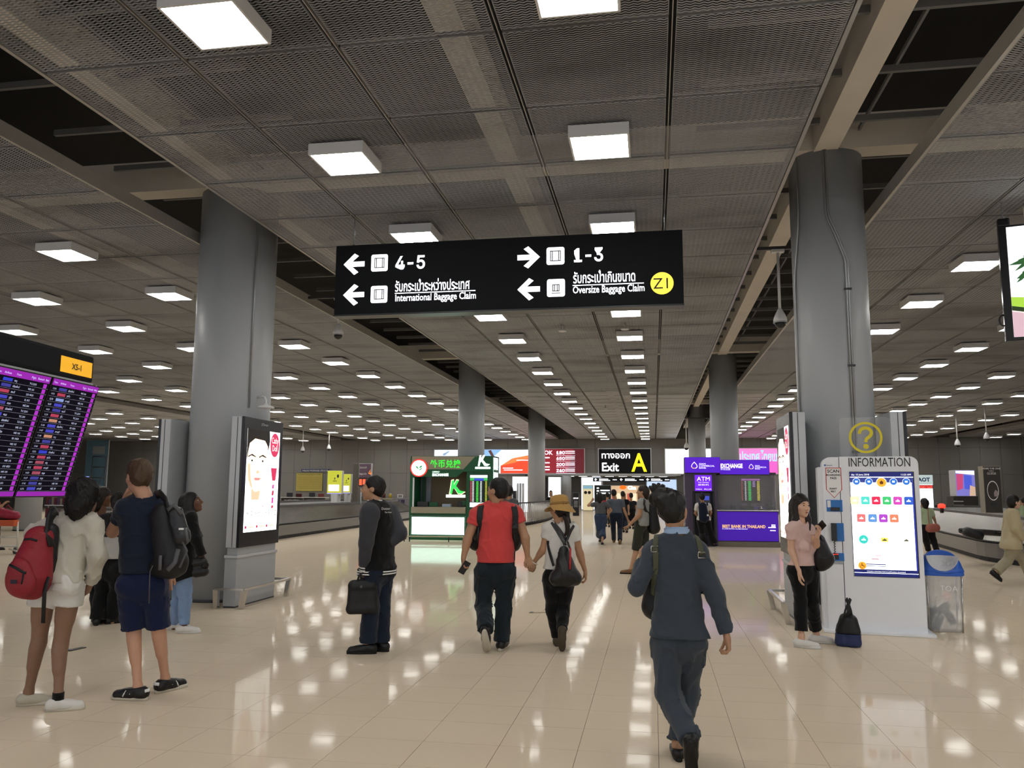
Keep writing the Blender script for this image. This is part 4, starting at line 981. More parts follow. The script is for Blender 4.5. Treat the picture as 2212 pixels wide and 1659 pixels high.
P_.poly('ad_orange', [f_(*q) for q in ((1083, 1022), (1083, 1006), (1105, 994), (1144, 985), (1144, 1022))], glow('ad_orange', '#e2452a', 0.95), 0.016)
P_.poly('ad_peak', [f_(*q) for q in ((1083, 1006), (1108, 990), (1144, 983), (1144, 990), (1110, 1000))], glow('ad_orange_light', '#f07840', 1.0), 0.018)
P_.poly('ad_figure', [f_(*q) for q in ((1056, 974), (1062, 972), (1068, 983), (1071, 989), (1066, 990), (1060, 981))], glow('ad_figure', '#5a3a34', 0.6), 0.018)
P_.poly('ad_plane', [f_(*q) for q in ((957, 980), (972, 973), (971, 976), (962, 984), (958, 984))], glow('ad_plane', '#8aa0c0', 0.9), 0.018)
for (x_, y_, w2) in ((1088, 1012, 22), (1090, 1016, 40), (1117, 995, 26)):
    a_, b_ = f_(x_, y_), f_(x_ + w2, y_ - 2); P_.rect('ad_copy', a_[0], a_[1], b_[0], b_[1], VW, 0.02)
t, P_, w_, h_, f_ = board('red_billboard', 'lit dark red billboard listing 180, 650, 200 and 240', 1160, 968, 1264, 1024, glow('ad_red', '#8e2430', 0.75, True))
P_.poly('ad_red_shade', [f_(*q) for q in ((1225, 1022), (1262, 1022), (1262, 970), (1240, 970))], glow('ad_red_dark', '#64202a', 0.6), 0.014)
for tx, y_ in (('180', 981), ('650', 993.5), ('200', 1006.5), ('240', 1019.5)):
    a_, b_ = f_(1202, y_), f_(1220, y_); P_.text('lettering', tx, 0.42, VW, a_[0], a_[1], 0.02, width=b_[0] - a_[0], bold=0.012)
    for q in range(2):
        a_, b_ = f_(1221.5, y_ - 1 - 4 * q), f_(1242, y_ - 3 - 4 * q); P_.rect('ad_copy', a_[0], a_[1], b_[0], b_[1], VW, 0.02)
    a_, b_ = f_(1202, y_ + 3), f_(1243, y_ + 2.4); P_.rect('ad_rule', a_[0], a_[1], b_[0], b_[1], VW, 0.02)
a_ = f_(1176, 982); P_.text('lettering', 'OK', 0.42, VW, a_[0], a_[1], 0.02, bold=0.01)
for y_ in (990, 1001, 1010, 1016):
    a_, b_ = f_(1176, y_), f_(1188, y_ - 2.5); P_.rect('ad_copy', a_[0], a_[1], b_[0], b_[1], VW, 0.02)
t, P_, w_, h_, f_ = board('exit_sign', 'black exit sign with white Thai lettering and large yellow A', 1292, 968, 1407, 1025, SIGNB)
WH2 = glow('exit_white', '#f2f4f8', 1.1); YE2 = glow('exit_yellow', '#ffe81a', 1.1)
a_, b_ = f_(1299, 990), f_(1360, 990); P_.text('lettering', 'ทางออก', 0.62, WH2, a_[0], a_[1], 0.02, width=b_[0] - a_[0], bold=0.012)
a_, b_ = f_(1299.5, 1017.5), f_(1336, 1017.5); P_.text('lettering', 'Exit', 0.86, WH2, a_[0], a_[1], 0.02, width=b_[0] - a_[0], bold=0.02)
a_, b_ = f_(1365, 1018), f_(1398, 1018); P_.text('lettering', 'A', 1.85, YE2, a_[0], a_[1], 0.02, width=b_[0] - a_[0], bold=0.03)
board('white_billboard', 'blank white lit billboard between exit sign and purple booth', 1436, 968, 1537, 1025, glow('ad_white', '#fbfbfb', 1.8, True))
t, P_, w_, h_, f_ = board('pink_billboard', 'lit pink billboard with pale blue Thai lettering', 1593, 967, 1684, 1025, glow('ad_pink', '#e858b4', 0.95, True))
P_.poly('ad_pink_top', [f_(*q) for q in ((1594, 1000), (1683, 985), (1683, 969), (1594, 969))], glow('ad_pink_light', '#f07cc4', 0.95), 0.014)
a_, b_ = f_(1598, 996), f_(1682, 996); P_.text('lettering', 'ประเทศ.ไทยแท้', 0.9, glow('ad_cyan', '#8ad8f0', 1.0), a_[0], a_[1], 0.02, width=b_[0] - a_[0], bold=0.02)
# ================================================================== beyond the exit: bright concourse seen through the opening
CW = mat('concourse_white', (0.75, 0.76, 0.78), 0.5, var=0.03)
mb = MB(); mb.box((OX0 - 9, YW + 0.4, OZ + 0.35), (OX1 + 9, 92, OZ + 0.6)); tag(mb.build('ceiling_concourse', CW), 'white concourse ceiling beyond the exit', None, kind='structure')
mb = MB(); mb.box((OX0 - 9, 92, 0), (OX1 + 9, 92.3, OZ + 0.6)); tag(mb.build('wall_concourse', CW), 'back wall of the bright concourse', None, kind='structure')
for sx, n_ in ((OX0 - 9, 'wall_concourse_left'), (OX1 + 9, 'wall_concourse_right')):
    mb = MB(); mb.box((sx - 0.2, YW + 0.4, 0), (sx + 0.2, 92, OZ + 0.6)); tag(mb.build(n_, CW), 'side wall of the concourse beyond the exit', None, kind='structure')
mb = MB(); mb.box((OX0 - 0.2, YW - 0.12, OZ - 0.02), (OX1 + 0.3, YW + 0.5, OZ + 0.16)); tag(mb.build('trim_lintel', GREY), 'grey lintel strip over the exit opening', None, kind='structure')
LP = glow('concourse_lamp', '#ffffff', 5.0, True)
i = 0
for q in range(4):
    for r_ in range(8):
        x = OX0 + (r_ + 0.5) * (OX1 - OX0) / 8; y = YW + 3 + q * 6.5
        t = thing('concourse_lamp', 'recessed round lamp number-less glow in concourse ceiling past exit', 'ceiling lamp', (x, y, OZ + 0.298), 0, 'concourse lamps')
        t['label'] = '%s recessed lamp from the left, %s concourse row beyond the exit' % (ORD[r_], ORD[q])
        mb = MB(); mb.lathe([(0.42, 0), (0.42, 0.04)], n=18, smooth=False); mb.build('lens', LP, t)
        mb = MB(); mb.lathe([(0.48, 0.01), (0.48, 0.048)], n=18, smooth=False); mb.build('bezel', GREYL, t)
def standing(name, label, cat, px0, py0, px1, py1, Y, m, depth=0.3, frame=None, grp=None):
    a_, b_ = at(px0, py1, Y), at(px1, py0, Y); z0 = 0.0 if a_[2] < 1.1 else a_[2]; py1 = py1 if z0 else proj((a_[0], Y, 0))[1]
    t = thing(name, label, cat, ((a_[0] + b_[0]) / 2, Y, z0), 0, grp); w_, h_ = b_[0] - a_[0], b_[2] - z0
    mb = MB(); mb.bbox((-w_ / 2, 0, 0), (w_ / 2, depth, h_), min(0.03, w_ / 8, depth / 4)); mb.build('cabinet', frame or GREY, t)
    P_ = Panel((-w_ / 2, -0.001, 0), (1, 0, 0), (0, 0, 1), t); e = 0.03 * min(w_, h_)
    P_.rect('face', e, e, w_ - e, h_ - e, m, 0.008)
    return t, P_, w_, h_, (lambda x, y: ((x - px0) / (px1 - px0) * w_, (py1 - y) / (py1 - py0) * h_))
STW = glow('shop_white', '#eef4ff', 1.5, True); STB = glow('shop_blue', '#b8cce8', 1.1)
# far shop fronts
standing('shop_front', 'bright white shop front at left of the concourse', 'shop front', 1255, 1030, 1300, 1104, 68, STW, 1.5)
t, P_, w_, h_, f_ = standing('poster_board', 'beige poster panel with sunglasses before the bright shop', 'poster', 1259, 1048, 1281, 1090, 66, glow('poster_sand', '#cdbf98', 0.9))
P_.poly('poster_top', [f_(*q) for q in ((1260, 1056), (1280, 1056), (1280, 1049), (1260, 1049))], glow('poster_sea', '#7fa8b8', 0.9), 0.012)
for cx in (1265, 1273): P_.poly('poster_lens', disc(0.13, 16, f_(cx, 1064)), INK, 0.014)
t, P_, w_, h_, f_ = standing('direction_totem', 'dark green direction panel with arrows beyond the exit', 'sign', 1284, 1048, 1320, 1075, 66, mat('totem_green', hexc('#14241e'), 0.4), 0.2)
for (x_, y_, w2) in ((1289, 1056, 5), (1289, 1062, 5), (1297, 1061, 20), (1289, 1068, 5), (1297, 1067, 20)):
    a_, b_ = f_(x_, y_), f_(x_ + w2, y_ - 3); P_.rect('totem_symbol', a_[0], a_[1], b_[0], b_[1], WH2, 0.012)
t, P_, w_, h_, f_ = standing('restaurant_front', 'warm lit restaurant front with orange oval sign', 'shop front', 1316, 1048, 1395, 1100, 74, glow('shop_warm', '#d8b894', 0.9, True), 1.0)
P_.poly('oval_sign', disc(0.30, 28, f_(1346, 1053), 0.6), glow('oval_orange', '#f06a1c', 1.3), 0.03)
a_ = f_(1356, 1057); P_.text('lettering', 'Cha', 0.42, glow('cha_white', '#f4f8ff', 1.6), a_[0], a_[1], 0.03, bold=0.02, width=0.75)
for q in range(6):
    a_, b_ = f_(1322 + q * 11, 1098), f_(1330 + q * 11, 1066); P_.rect('menu_panel', a_[0], a_[1], b_[0], b_[1], [glow('menu_red', '#c8584a', 0.8), glow('menu_cream', '#f0e0c0', 1.0), glow('menu_brown', '#6a4a38', 0.5)][q % 3], 0.014)
t, P_, w_, h_, f_ = standing('pharmacy_front', 'pale lit shop front with green poster at concourse right', 'shop front', 1396, 1034, 1466, 1102, 68, STB, 1.2)
P_.poly('shop_poster', [f_(*q) for q in ((1403, 1075), (1428, 1075), (1428, 1049), (1403, 1049))], glow('poster_mixed', '#b8a890', 0.9), 0.014); P_.poly('shop_poster_top', [f_(*q) for q in ((1403, 1055), (1428, 1055), (1428, 1049), (1403, 1049))], glow('poster_teal', '#3a7a80', 0.8), 0.016)
for i, (x0, x1) in enumerate(((1281, 1334), (1336, 1392), (1393, 1447))):
    a_, b_ = at(x0, 1040, 63), at(x1, 1032, 63)
    t = thing('overhead_sign', 'black overhead arrow sign in the concourse, %s of three' % ORD[i], 'sign', (a_[0], 63, a_[2]), 0, 'overhead concourse signs'); w_, h_ = b_[0] - a_[0], b_[2] - a_[2]
    mb = MB(); mb.bbox((0, 0, 0), (w_, 0.15, h_), 0.01); mb.build('cabinet', SIGNB, t)
    for cx in (0.2, w_ - 0.2): mb = MB(); mb.tube([(cx, 0.07, h_), (cx, 0.07, OZ + 0.36 - a_[2])], 0.015, 6); mb.build('hanging_rod', STEEL, t)
    P_ = Panel((0, -0.001, 0), (1, 0, 0), (0, 0, 1), t)
    P_.poly('arrow', [(0.1 + x * 0.22, h_ / 2 + y * 0.22) for x, y in [(0, 0), (0.5, 0.5), (0.7, 0.4), (0.4, 0.12), (1, 0.12), (1, -0.12), (0.4, -0.12), (0.7, -0.4), (0.5, -0.5)]], WH2, 0.01)
    for k_, (u0, u1, v) in enumerate(((0.25, 0.62, 0.62), (0.25, 0.70, 0.28), (0.80, 0.97, 0.45))): P_.rect('sign_line', w_ * u0, h_ * (v - 0.1), w_ * u1, h_ * (v + 0.12), WH2, 0.01)
t, P_, w_, h_, f_ = standing('stop_banner', 'black STOP roll-up banner left of the concourse', 'banner', 1237, 1064, 1251, 1104, 52, mat('banner_black', hexc('#16181a'), 0.5), 0.1)
a_ = f_(1244, 1078); P_.text('lettering', 'STOP', 0.13, WH2, a_[0], a_[1], 0.012, 'CENTER', bold=0.006)
for q in range(5): a_, b_ = f_(1240, 1083 + 3 * q), f_(1248, 1082 + 3 * q); P_.rect('banner_line', a_[0], a_[1], b_[0], b_[1], GREYL, 0.012)
# openings left of the exit: bright doorways between the columns
standing('lit_doorway', 'bright white doorway panel left of the trolley column', 'shop front', 1106, 1029, 1141, 1085, 58.5, STW, 0.3)
standing('lit_showcase', 'lit white showcase between two columns beyond the trolleys', 'shop front', 1184, 1030, 1212, 1086, 58.5, STW, 0.3)
for i, (x0, x1) in enumerate(((1116, 1119), (1121, 1125), (1127, 1131))):
    standing('metal_locker', 'tall grey locker before the white doorway, %s of three' % ORD[i], 'locker', x0, 1044, x1, 1092, 56, GREYL, 0.3, grp='grey lockers')
standing('dark_display', 'dark vending display standing beside the lockers', 'display', 1107, 1060, 1115, 1090, 55, FRAMEB, 0.4)
mb = MB(); _ = None
for (px, label) in ((1223, 'slim round column at the left edge of the exit'), (1250, 'slimmest far column behind the STOP banner')):
    p_ = at(px, 1060, 64 if px == 1223 else 62); column(p_[0], p_[1], 0.40 if px == 1223 else 0.25, 'column_exit' if px == 1223 else 'column_concourse', label) if px == 1223 else None

# ================================================================== baggage carousels
SLAT = mat('carousel_slat', (0.20, 0.185, 0.16), 0.30, 0.85, var=0.15, vscale=2)
APRON = mat('carousel_apron', (0.24, 0.235, 0.22), 0.36, 0.6, var=0.12, vscale=1.5, stretch=(1, 1, 6))
RUBB = mat('carousel_rubber', (0.02, 0.02, 0.02), 0.6)
def oval(w, l, n=20):
    """closed path, straight sides along y, half circles at the ends"""
    r = w / 2; h = l / 2 - r; p = []
    for i in range(n + 1): a = math.radians(-180 + 180 * i / n); p.append((r * math.cos(a), -h + r * math.sin(a), a))
    m = int((2 * h) / 0.5)
    for i in range(1, m): p.append((r, -h + 2 * h * i / m, 0.0))
    for i in range(n + 1): a = math.radians(180 * i / n); p.append((r * math.cos(a), h + r * math.sin(a), a))
    for i in range(1, m): p.append((-r, h - 2 * h * i / m, math.pi))
    return p
def sweep(path, prof, close=True):
    mb = MB(); n = len(prof); v = []
    for (x, y, a) in path:
        for (o, z) in prof: v.append((x + math.cos(a) * o, y + math.sin(a) * o, z))
    k = len(path); f = []
    for i in range(k):
        j = (i + 1) % k
        for q in range(n - 1): f.append((i * n + q, j * n + q, j * n + q + 1, i * n + q + 1))
    mb.add(v, f, False); return mb
def carousel(name, label, ox, oy, rot, w, l):
    t = thing(name, label, 'baggage carousel', (ox, oy, 0), rot)
    p = oval(w, l)
    sweep(p, [(-0.06, 0.0), (-0.06, 0.11)]).build('kick_base', RUBB, t)
    sweep(p, [(-0.06, 0.11), (0.0, 0.11), (0.0, 0.44), (-0.05, 0.46)]).build('apron', APRON, t)
    sweep(p, [(-0.05, 0.462), (0.012, 0.462), (0.012, 0.49), (-0.05, 0.49)]).build('bumper', RUBB, t)
    sweep(p, [(-1.02, 0.95), (-1.02, 1.03), (-1.16, 1.03), (-1.16, 0.93)]).build('crest_rail', mat('crest_grey', (0.11, 0.105, 0.10), 0.4, 0.4), t)
    sweep(p, [(-1.16, 0.93), (-1.3, 0.93), (-1.3, 0.2)]).build('inner_wall', GREY, t)
    # overlapping slats on the sloping bed: each a thin plate with its leading edge proud
    mb = MB(); q = []
    L_ = 0.0
    for i in range(len(p)):
        x0, y0, a0 = p[i]; x1, y1, a1 = p[(i + 1) % len(p)]
        seg = math.hypot(x1 - x0, y1 - y0); m = max(1, int(round(seg / 0.125)))
        if a1 < a0 - 3: a1 += 2 * math.pi
        for s_ in range(m):
            for u0, u1 in ((s_ / m, (s_ + 1) / m),):
                c = []
                for u, dz in ((u0, 0.014), (u1, 0.0)):
                    x, y, a = x0 + (x1 - x0) * u, y0 + (y1 - y0) * u, a0 + (a1 - a0) * u
                    for o, z in ((-0.05, 0.485), (-1.02, 0.95)):
                        c.append((x + math.cos(a) * o, y + math.sin(a) * o, z + dz))
                c2 = [(c[0][0], c[0][1], c[0][2] - 0.014), (c[1][0], c[1][1], c[1][2] - 0.014)]
                mb.add(c + c2, [(0, 2, 3, 1), (0, 1, 5, 4)])
    tag(mb.build('slat_bed', SLAT, t, fix=False), kind='stuff')
    return t
carL = carousel('baggage_carousel', 'stainless baggage carousel behind the man in the varsity jacket', -15.3, 33.0, math.radians(3), 6.2, 26)
carR = carousel('baggage_carousel', 'stainless baggage carousel at right with a black suitcase riding', 12.3, 29.6, math.radians(-7), 7.2, 24)

# trolley line
TR = mat('trolley_steel', (0.62, 0.60, 0.57), 0.3, 0.7); TRB = mat('trolley_black', (0.03, 0.03, 0.03), 0.5)
def trolley():
    t = thing('luggage_trolley', 'x', 'trolley', (0, 0, 0), 0, 'nested luggage trolleys')
    mb = MB(); mb.tube([(-0.28, -0.02, 0.12), (-0.29, 0.03, 1.0), (0.29, 0.03, 1.0), (0.28, -0.02, 0.12)], 0.017, 6); mb.build('back_frame', TR, t)
    for x in (-0.14, 0.0, 0.14):
        mb = MB(); mb.tube([(x, -0.02, 0.14), (x, 0.03, 0.98)], 0.011, 5); mb.build('back_bar', TR, t)
    mb = MB(); mb.tube([(-0.31, -0.03, 1.03), (0.31, -0.03, 1.03)], 0.022, 8); mb.build('handle', TRB, t)
    mb = MB(); mb.bbox((-0.26, 0.0, 0.13), (0.26, 0.75, 0.16), 0.008); mb.build('deck', TR, t)
    for x in (-0.25, 0.25):
        mb = MB(); mb.tube([(x, -0.05, 0.075), (x * 0.98, -0.05, 0.075)], 0.075, 12); 
        mb2 = MB(); mb2.tube([(x - 0.02, 0.0, 0.075), (x + 0.02, 0.0, 0.075)], 0.075, 12); mb2.build('wheel', TRB, t)
    return t
t0_ = trolley(); NT = 28
pa, pb = onfloor(1117, 1138), onfloor(1186, 1121)
for i in range(NT):
    o = t0_ if i == 0 else copy_tree(t0_)
    u = i / (NT - 1); u = u
    o.location = (pa[0] + (pb[0] - pa[0]) * u + 0.25 * math.sin(u * 3.1), pa[1] + (pb[1] - pa[1]) * u, 0); o.rotation_euler = (0, 0, math.radians(62))
    o['label'] = 'nested silver luggage trolley, %s in the line behind the couple' % (ORD[i] if i < 22 else 'twenty-' + ORD[i - 20])
# ================================================================== people: bodies grown from blended tapered limbs
CRH = np.array([_cy, _sy, 0.0]); UP = np.array([0, 0, 1.0])
def unit(v): v = np.array(v, float); return v / (np.linalg.norm(v) + 1e-9)
class Pr:
    """a blended primitive: tapered limb (a,b,ra,rb) or ellipsoid (c,r,frame); flat=(axis,factor) squeezes it"""
    def __init__(s, a, b=None, ra=0.05, rb=None, k=0.03, flat=None, frame=None, op='u'):
        s.a = np.array(a, float); s.k = k; s.op = op; s.flat = flat; s.frame = frame
        if b is None:
            s.r = np.array(ra if np.ndim(ra) else [ra] * 3, float); R = s.r.max(); s.lo, s.hi = s.a - R, s.a + R; s.b = None
        else:
            s.b = np.array(b, float); s.ra = ra; s.rb = ra if rb is None else rb; R = max(s.ra, s.rb)
            s.lo, s.hi = np.minimum(s.a, s.b) - R, np.maximum(s.a, s.b) + R
    def d(s, p):
        if s.b is None:
            q = p - s.a
            if s.frame is not None: q = q @ np.array(s.frame).T
            k0 = np.sqrt(((q / s.r) ** 2).sum(-1)) + 1e-6; k1 = np.sqrt(((q / s.r ** 2) ** 2).sum(-1)) + 1e-6
            return k0 * (k0 - 1) / k1
        ba = s.b - s.a; q = p - s.a
        t = np.clip((q @ ba) / (ba @ ba + 1e-9), 0, 1)
        e = q - t[..., None] * ba
        if s.flat is not None:
            ax, f = s.flat; e = e + np.outer((e.reshape(-1, 3) @ ax) * (f - 1), ax).reshape(e.shape)
        dd = np.sqrt((e ** 2).sum(-1)) - (s.ra + t * (s.rb - s.ra))
        return dd if s.flat is None else dd / max(1.0, s.flat[1] * 0.8)
def noise3(p, freq, seed):
    r = np.random.default_rng(seed); out = 0
    q = p * freq
    w = np.sin(q @ r.normal(size=3) + 1.3) * 0.8
    for i in range(5):
        d = r.normal(size=3); out = out + np.sin(q @ d + w + r.uniform(0, 6.28)) / 5
    return out
def groups_mesh(groups, h, wrinkle=0.0, wfreq=22, seed=1, kg=0.02, pad=0.03):
    """groups: list of (prims, cuts); cuts: (point, normal) keeps the side away from the normal"""
    los = [q.lo for g in groups for q in g[0] if q.op == 'u']; his = [q.hi for g in groups for q in g[0] if q.op == 'u']
    lo = np.min(los, 0) - pad; hi = np.max(his, 0) + pad
    n = np.maximum(3, np.ceil((hi - lo) / h).astype(int) + 1)
    ax = [lo[i] + h * np.arange(n[i]) for i in range(3)]
    tot = None
    for prims, cuts in groups:
        F = np.full(n, 0.2)
        for q in prims:
            m = 0.055 + q.k
            i0 = np.clip(np.floor((q.lo - m - lo) / h).astype(int), 0, n - 1); i1 = np.clip(np.ceil((q.hi + m - lo) / h).astype(int) + 1, 1, n)
            sl = tuple(slice(i0[i], i1[i]) for i in range(3))
            if any(i1 <= i0): continue
            P = np.stack(np.meshgrid(*[ax[i][sl[i]] for i in range(3)], indexing='ij'), -1)
            d = q.d(P); G = F[sl]
            if q.op == 'u':
                hh = np.clip(0.5 + 0.5 * (G - d) / q.k, 0, 1); F[sl] = G * (1 - hh) + d * hh - q.k * hh * (1 - hh)
            else:
                d = -d; hh = np.clip(0.5 - 0.5 * (G - d) / q.k, 0, 1); F[sl] = G * (1 - hh) + d * hh + q.k * hh * (1 - hh)
        if wrinkle or cuts:
            P = np.stack(np.meshgrid(*ax, indexing='ij'), -1)
            if wrinkle:
                near = np.abs(F) < 0.05
                q_ = P[near] * np.array([1.0, 1.0, 0.62])
                F[near] += wrinkle * (0.45 * noise3(q_, wfreq, seed) - 1.5 * (1 - np.clip(np.abs(noise3(q_, wfreq * 0.8, seed + 7)) * 4.5, 0, 1)) ** 2 * 0.7 + 0.25)
            for (c, nn) in cuts or []:
                F = np.maximum(F, (P - np.array(c)) @ unit(nn))
        if tot is None: tot = F
        else:
            hh = np.clip(0.5 + 0.5 * (tot - F) / kg, 0, 1); tot = tot * (1 - hh) + F * hh - kg * hh * (1 - hh)
    return surface_nets(tot, lo, h)
_CO = np.array([[i & 1, (i >> 1) & 1, (i >> 2) & 1] for i in range(8)])
_ED = [(a, b) for a in range(8) for b in range(a + 1, 8) if bin(a ^ b).count('1') == 1]
def surface_nets(F, lo, h):
    S = F < 0; n = np.array(F.shape)
    c = np.zeros(n - 1, int)
    for o in _CO: c += S[o[0]:n[0] - 1 + o[0], o[1]:n[1] - 1 + o[1], o[2]:n[2] - 1 + o[2]]
    act = (c > 0) & (c < 8); ijk = np.argwhere(act)
    if len(ijk) == 0: return np.zeros((0, 3)), []
    vals = np.stack([F[ijk[:, 0] + o[0], ijk[:, 1] + o[1], ijk[:, 2] + o[2]] for o in _CO], 1)
    acc = np.zeros((len(ijk), 3)); cnt = np.zeros(len(ijk))
    for a, b in _ED:
        fa, fb_ = vals[:, a], vals[:, b]; m = (fa < 0) != (fb_ < 0)
        t = np.where(m, fa / np.where(m, fa - fb_, 1), 0)
        acc += np.where(m[:, None], _CO[a] + t[:, None] * (_CO[b] - _CO[a]), 0); cnt += m
    V = lo + h * (ijk + acc / cnt[:, None])
    idx = np.full(n - 1, -1); idx[tuple(ijk.T)] = np.arange(len(ijk))
    faces = []
    for d in range(3):
        e1, e2 = [(1, 2), (2, 0), (0, 1)][d]
        sl0 = [slice(None)] * 3; sl1 = [slice(None)] * 3; sl0[d] = slice(0, n[d] - 1); sl1[d] = slice(1, n[d])
        for ax_ in (e1, e2): sl0[ax_] = slice(1, n[ax_] - 1); sl1[ax_] = slice(1, n[ax_] - 1)
        A, B = S[tuple(sl0)], S[tuple(sl1)]; ch = np.argwhere(A != B)
        if len(ch) == 0: continue
        sgn = A[tuple(ch.T)]
        off = np.zeros(3, int); off[e1] = 1; off[e2] = 1; g = ch + off
        u1 = np.zeros(3, int); u1[e1] = 1; u2 = np.zeros(3, int); u2[e2] = 1
        q = np.stack([idx[tuple((g - u1 - u2).T)], idx[tuple((g - u2).T)], idx[tuple(g.T)], idx[tuple((g - u1).T)]], 1)
        q[~sgn] = q[~sgn][:, ::-1]
        faces.append(q)
    return V, np.concatenate(faces)
def relax(V, Fc, it=1, lam=0.5):
    for _ in range(it):
        s = np.zeros_like(V); c = np.zeros(len(V))
        for a, b in ((0, 1), (1, 2), (2, 3), (3, 0)):
            np.add.at(s, Fc[:, a], V[Fc[:, b]]); np.add.at(s, Fc[:, b], V[Fc[:, a]]); np.add.at(c, Fc[:, a], 1); np.add.at(c, Fc[:, b], 1)
        V = V + lam * (s / np.maximum(c, 1)[:, None] - V)
    return V
def vf_object(name, pieces, mats, parent, origin):
    """pieces: list of (V, F, material index)"""
    vs, fs, mi, o = [], [], [], 0
    for V, F_, m in pieces:
        if len(V) == 0: continue
        vs.append(np.asarray(V) - origin); fs.append(np.asarray(F_) + o); mi += [m] * len(F_); o += len(V)
    V = np.concatenate(vs); Fc = np.concatenate(fs)
    me = bpy.data.meshes.new(name); nq = len(Fc)
    me.vertices.add(len(V)); me.vertices.foreach_set('co', V.astype(np.float32).ravel())
    me.loops.add(nq * 4); me.polygons.add(nq)
    me.loops.foreach_set('vertex_index', Fc.ravel().astype(np.int32)); me.polygons.foreach_set('loop_start', (np.arange(nq) * 4).astype(np.int32))
    me.polygons.foreach_set('loop_total', np.full(nq, 4, np.int32))
    for m in (mats if isinstance(mats, (list, tuple)) else [mats]): me.materials.append(m)
    me.polygons.foreach_set('material_index', np.array(mi, np.int32)); me.polygons.foreach_set('use_smooth', np.ones(nq, bool))
    me.update(calc_edges=True); me.validate()
    return put(name, me, parent)
def cloth(name, h, rough=0.85, bump=0.25, bs=220, var=0.06, sheen=0.15):
    return mat(name, hexc(h), rough, var=var, vscale=14, bump=bump, bscale=bs, spec=0.2, sheen=sheen)
def skin_mat(name, h): return mat(name, hexc(h), 0.48, var=0.05, vscale=30, bump=0.08, bscale=300, spec=0.35)
def hair_mat(name, h, rough=0.42): return mat(name, hexc(h), rough, var=0.35, vscale=90, bump=0.5, bscale=120, spec=0.4, stretch=(1, 1, 0.12))
EYEW = mat('eye_white', (0.75, 0.73, 0.70), 0.3, var=0); EYED = mat('eye_iris', (0.02, 0.012, 0.008), 0.15, var=0); LIPM = mat('lip_rose', hexc('#9c5a52'), 0.4, var=0.05)

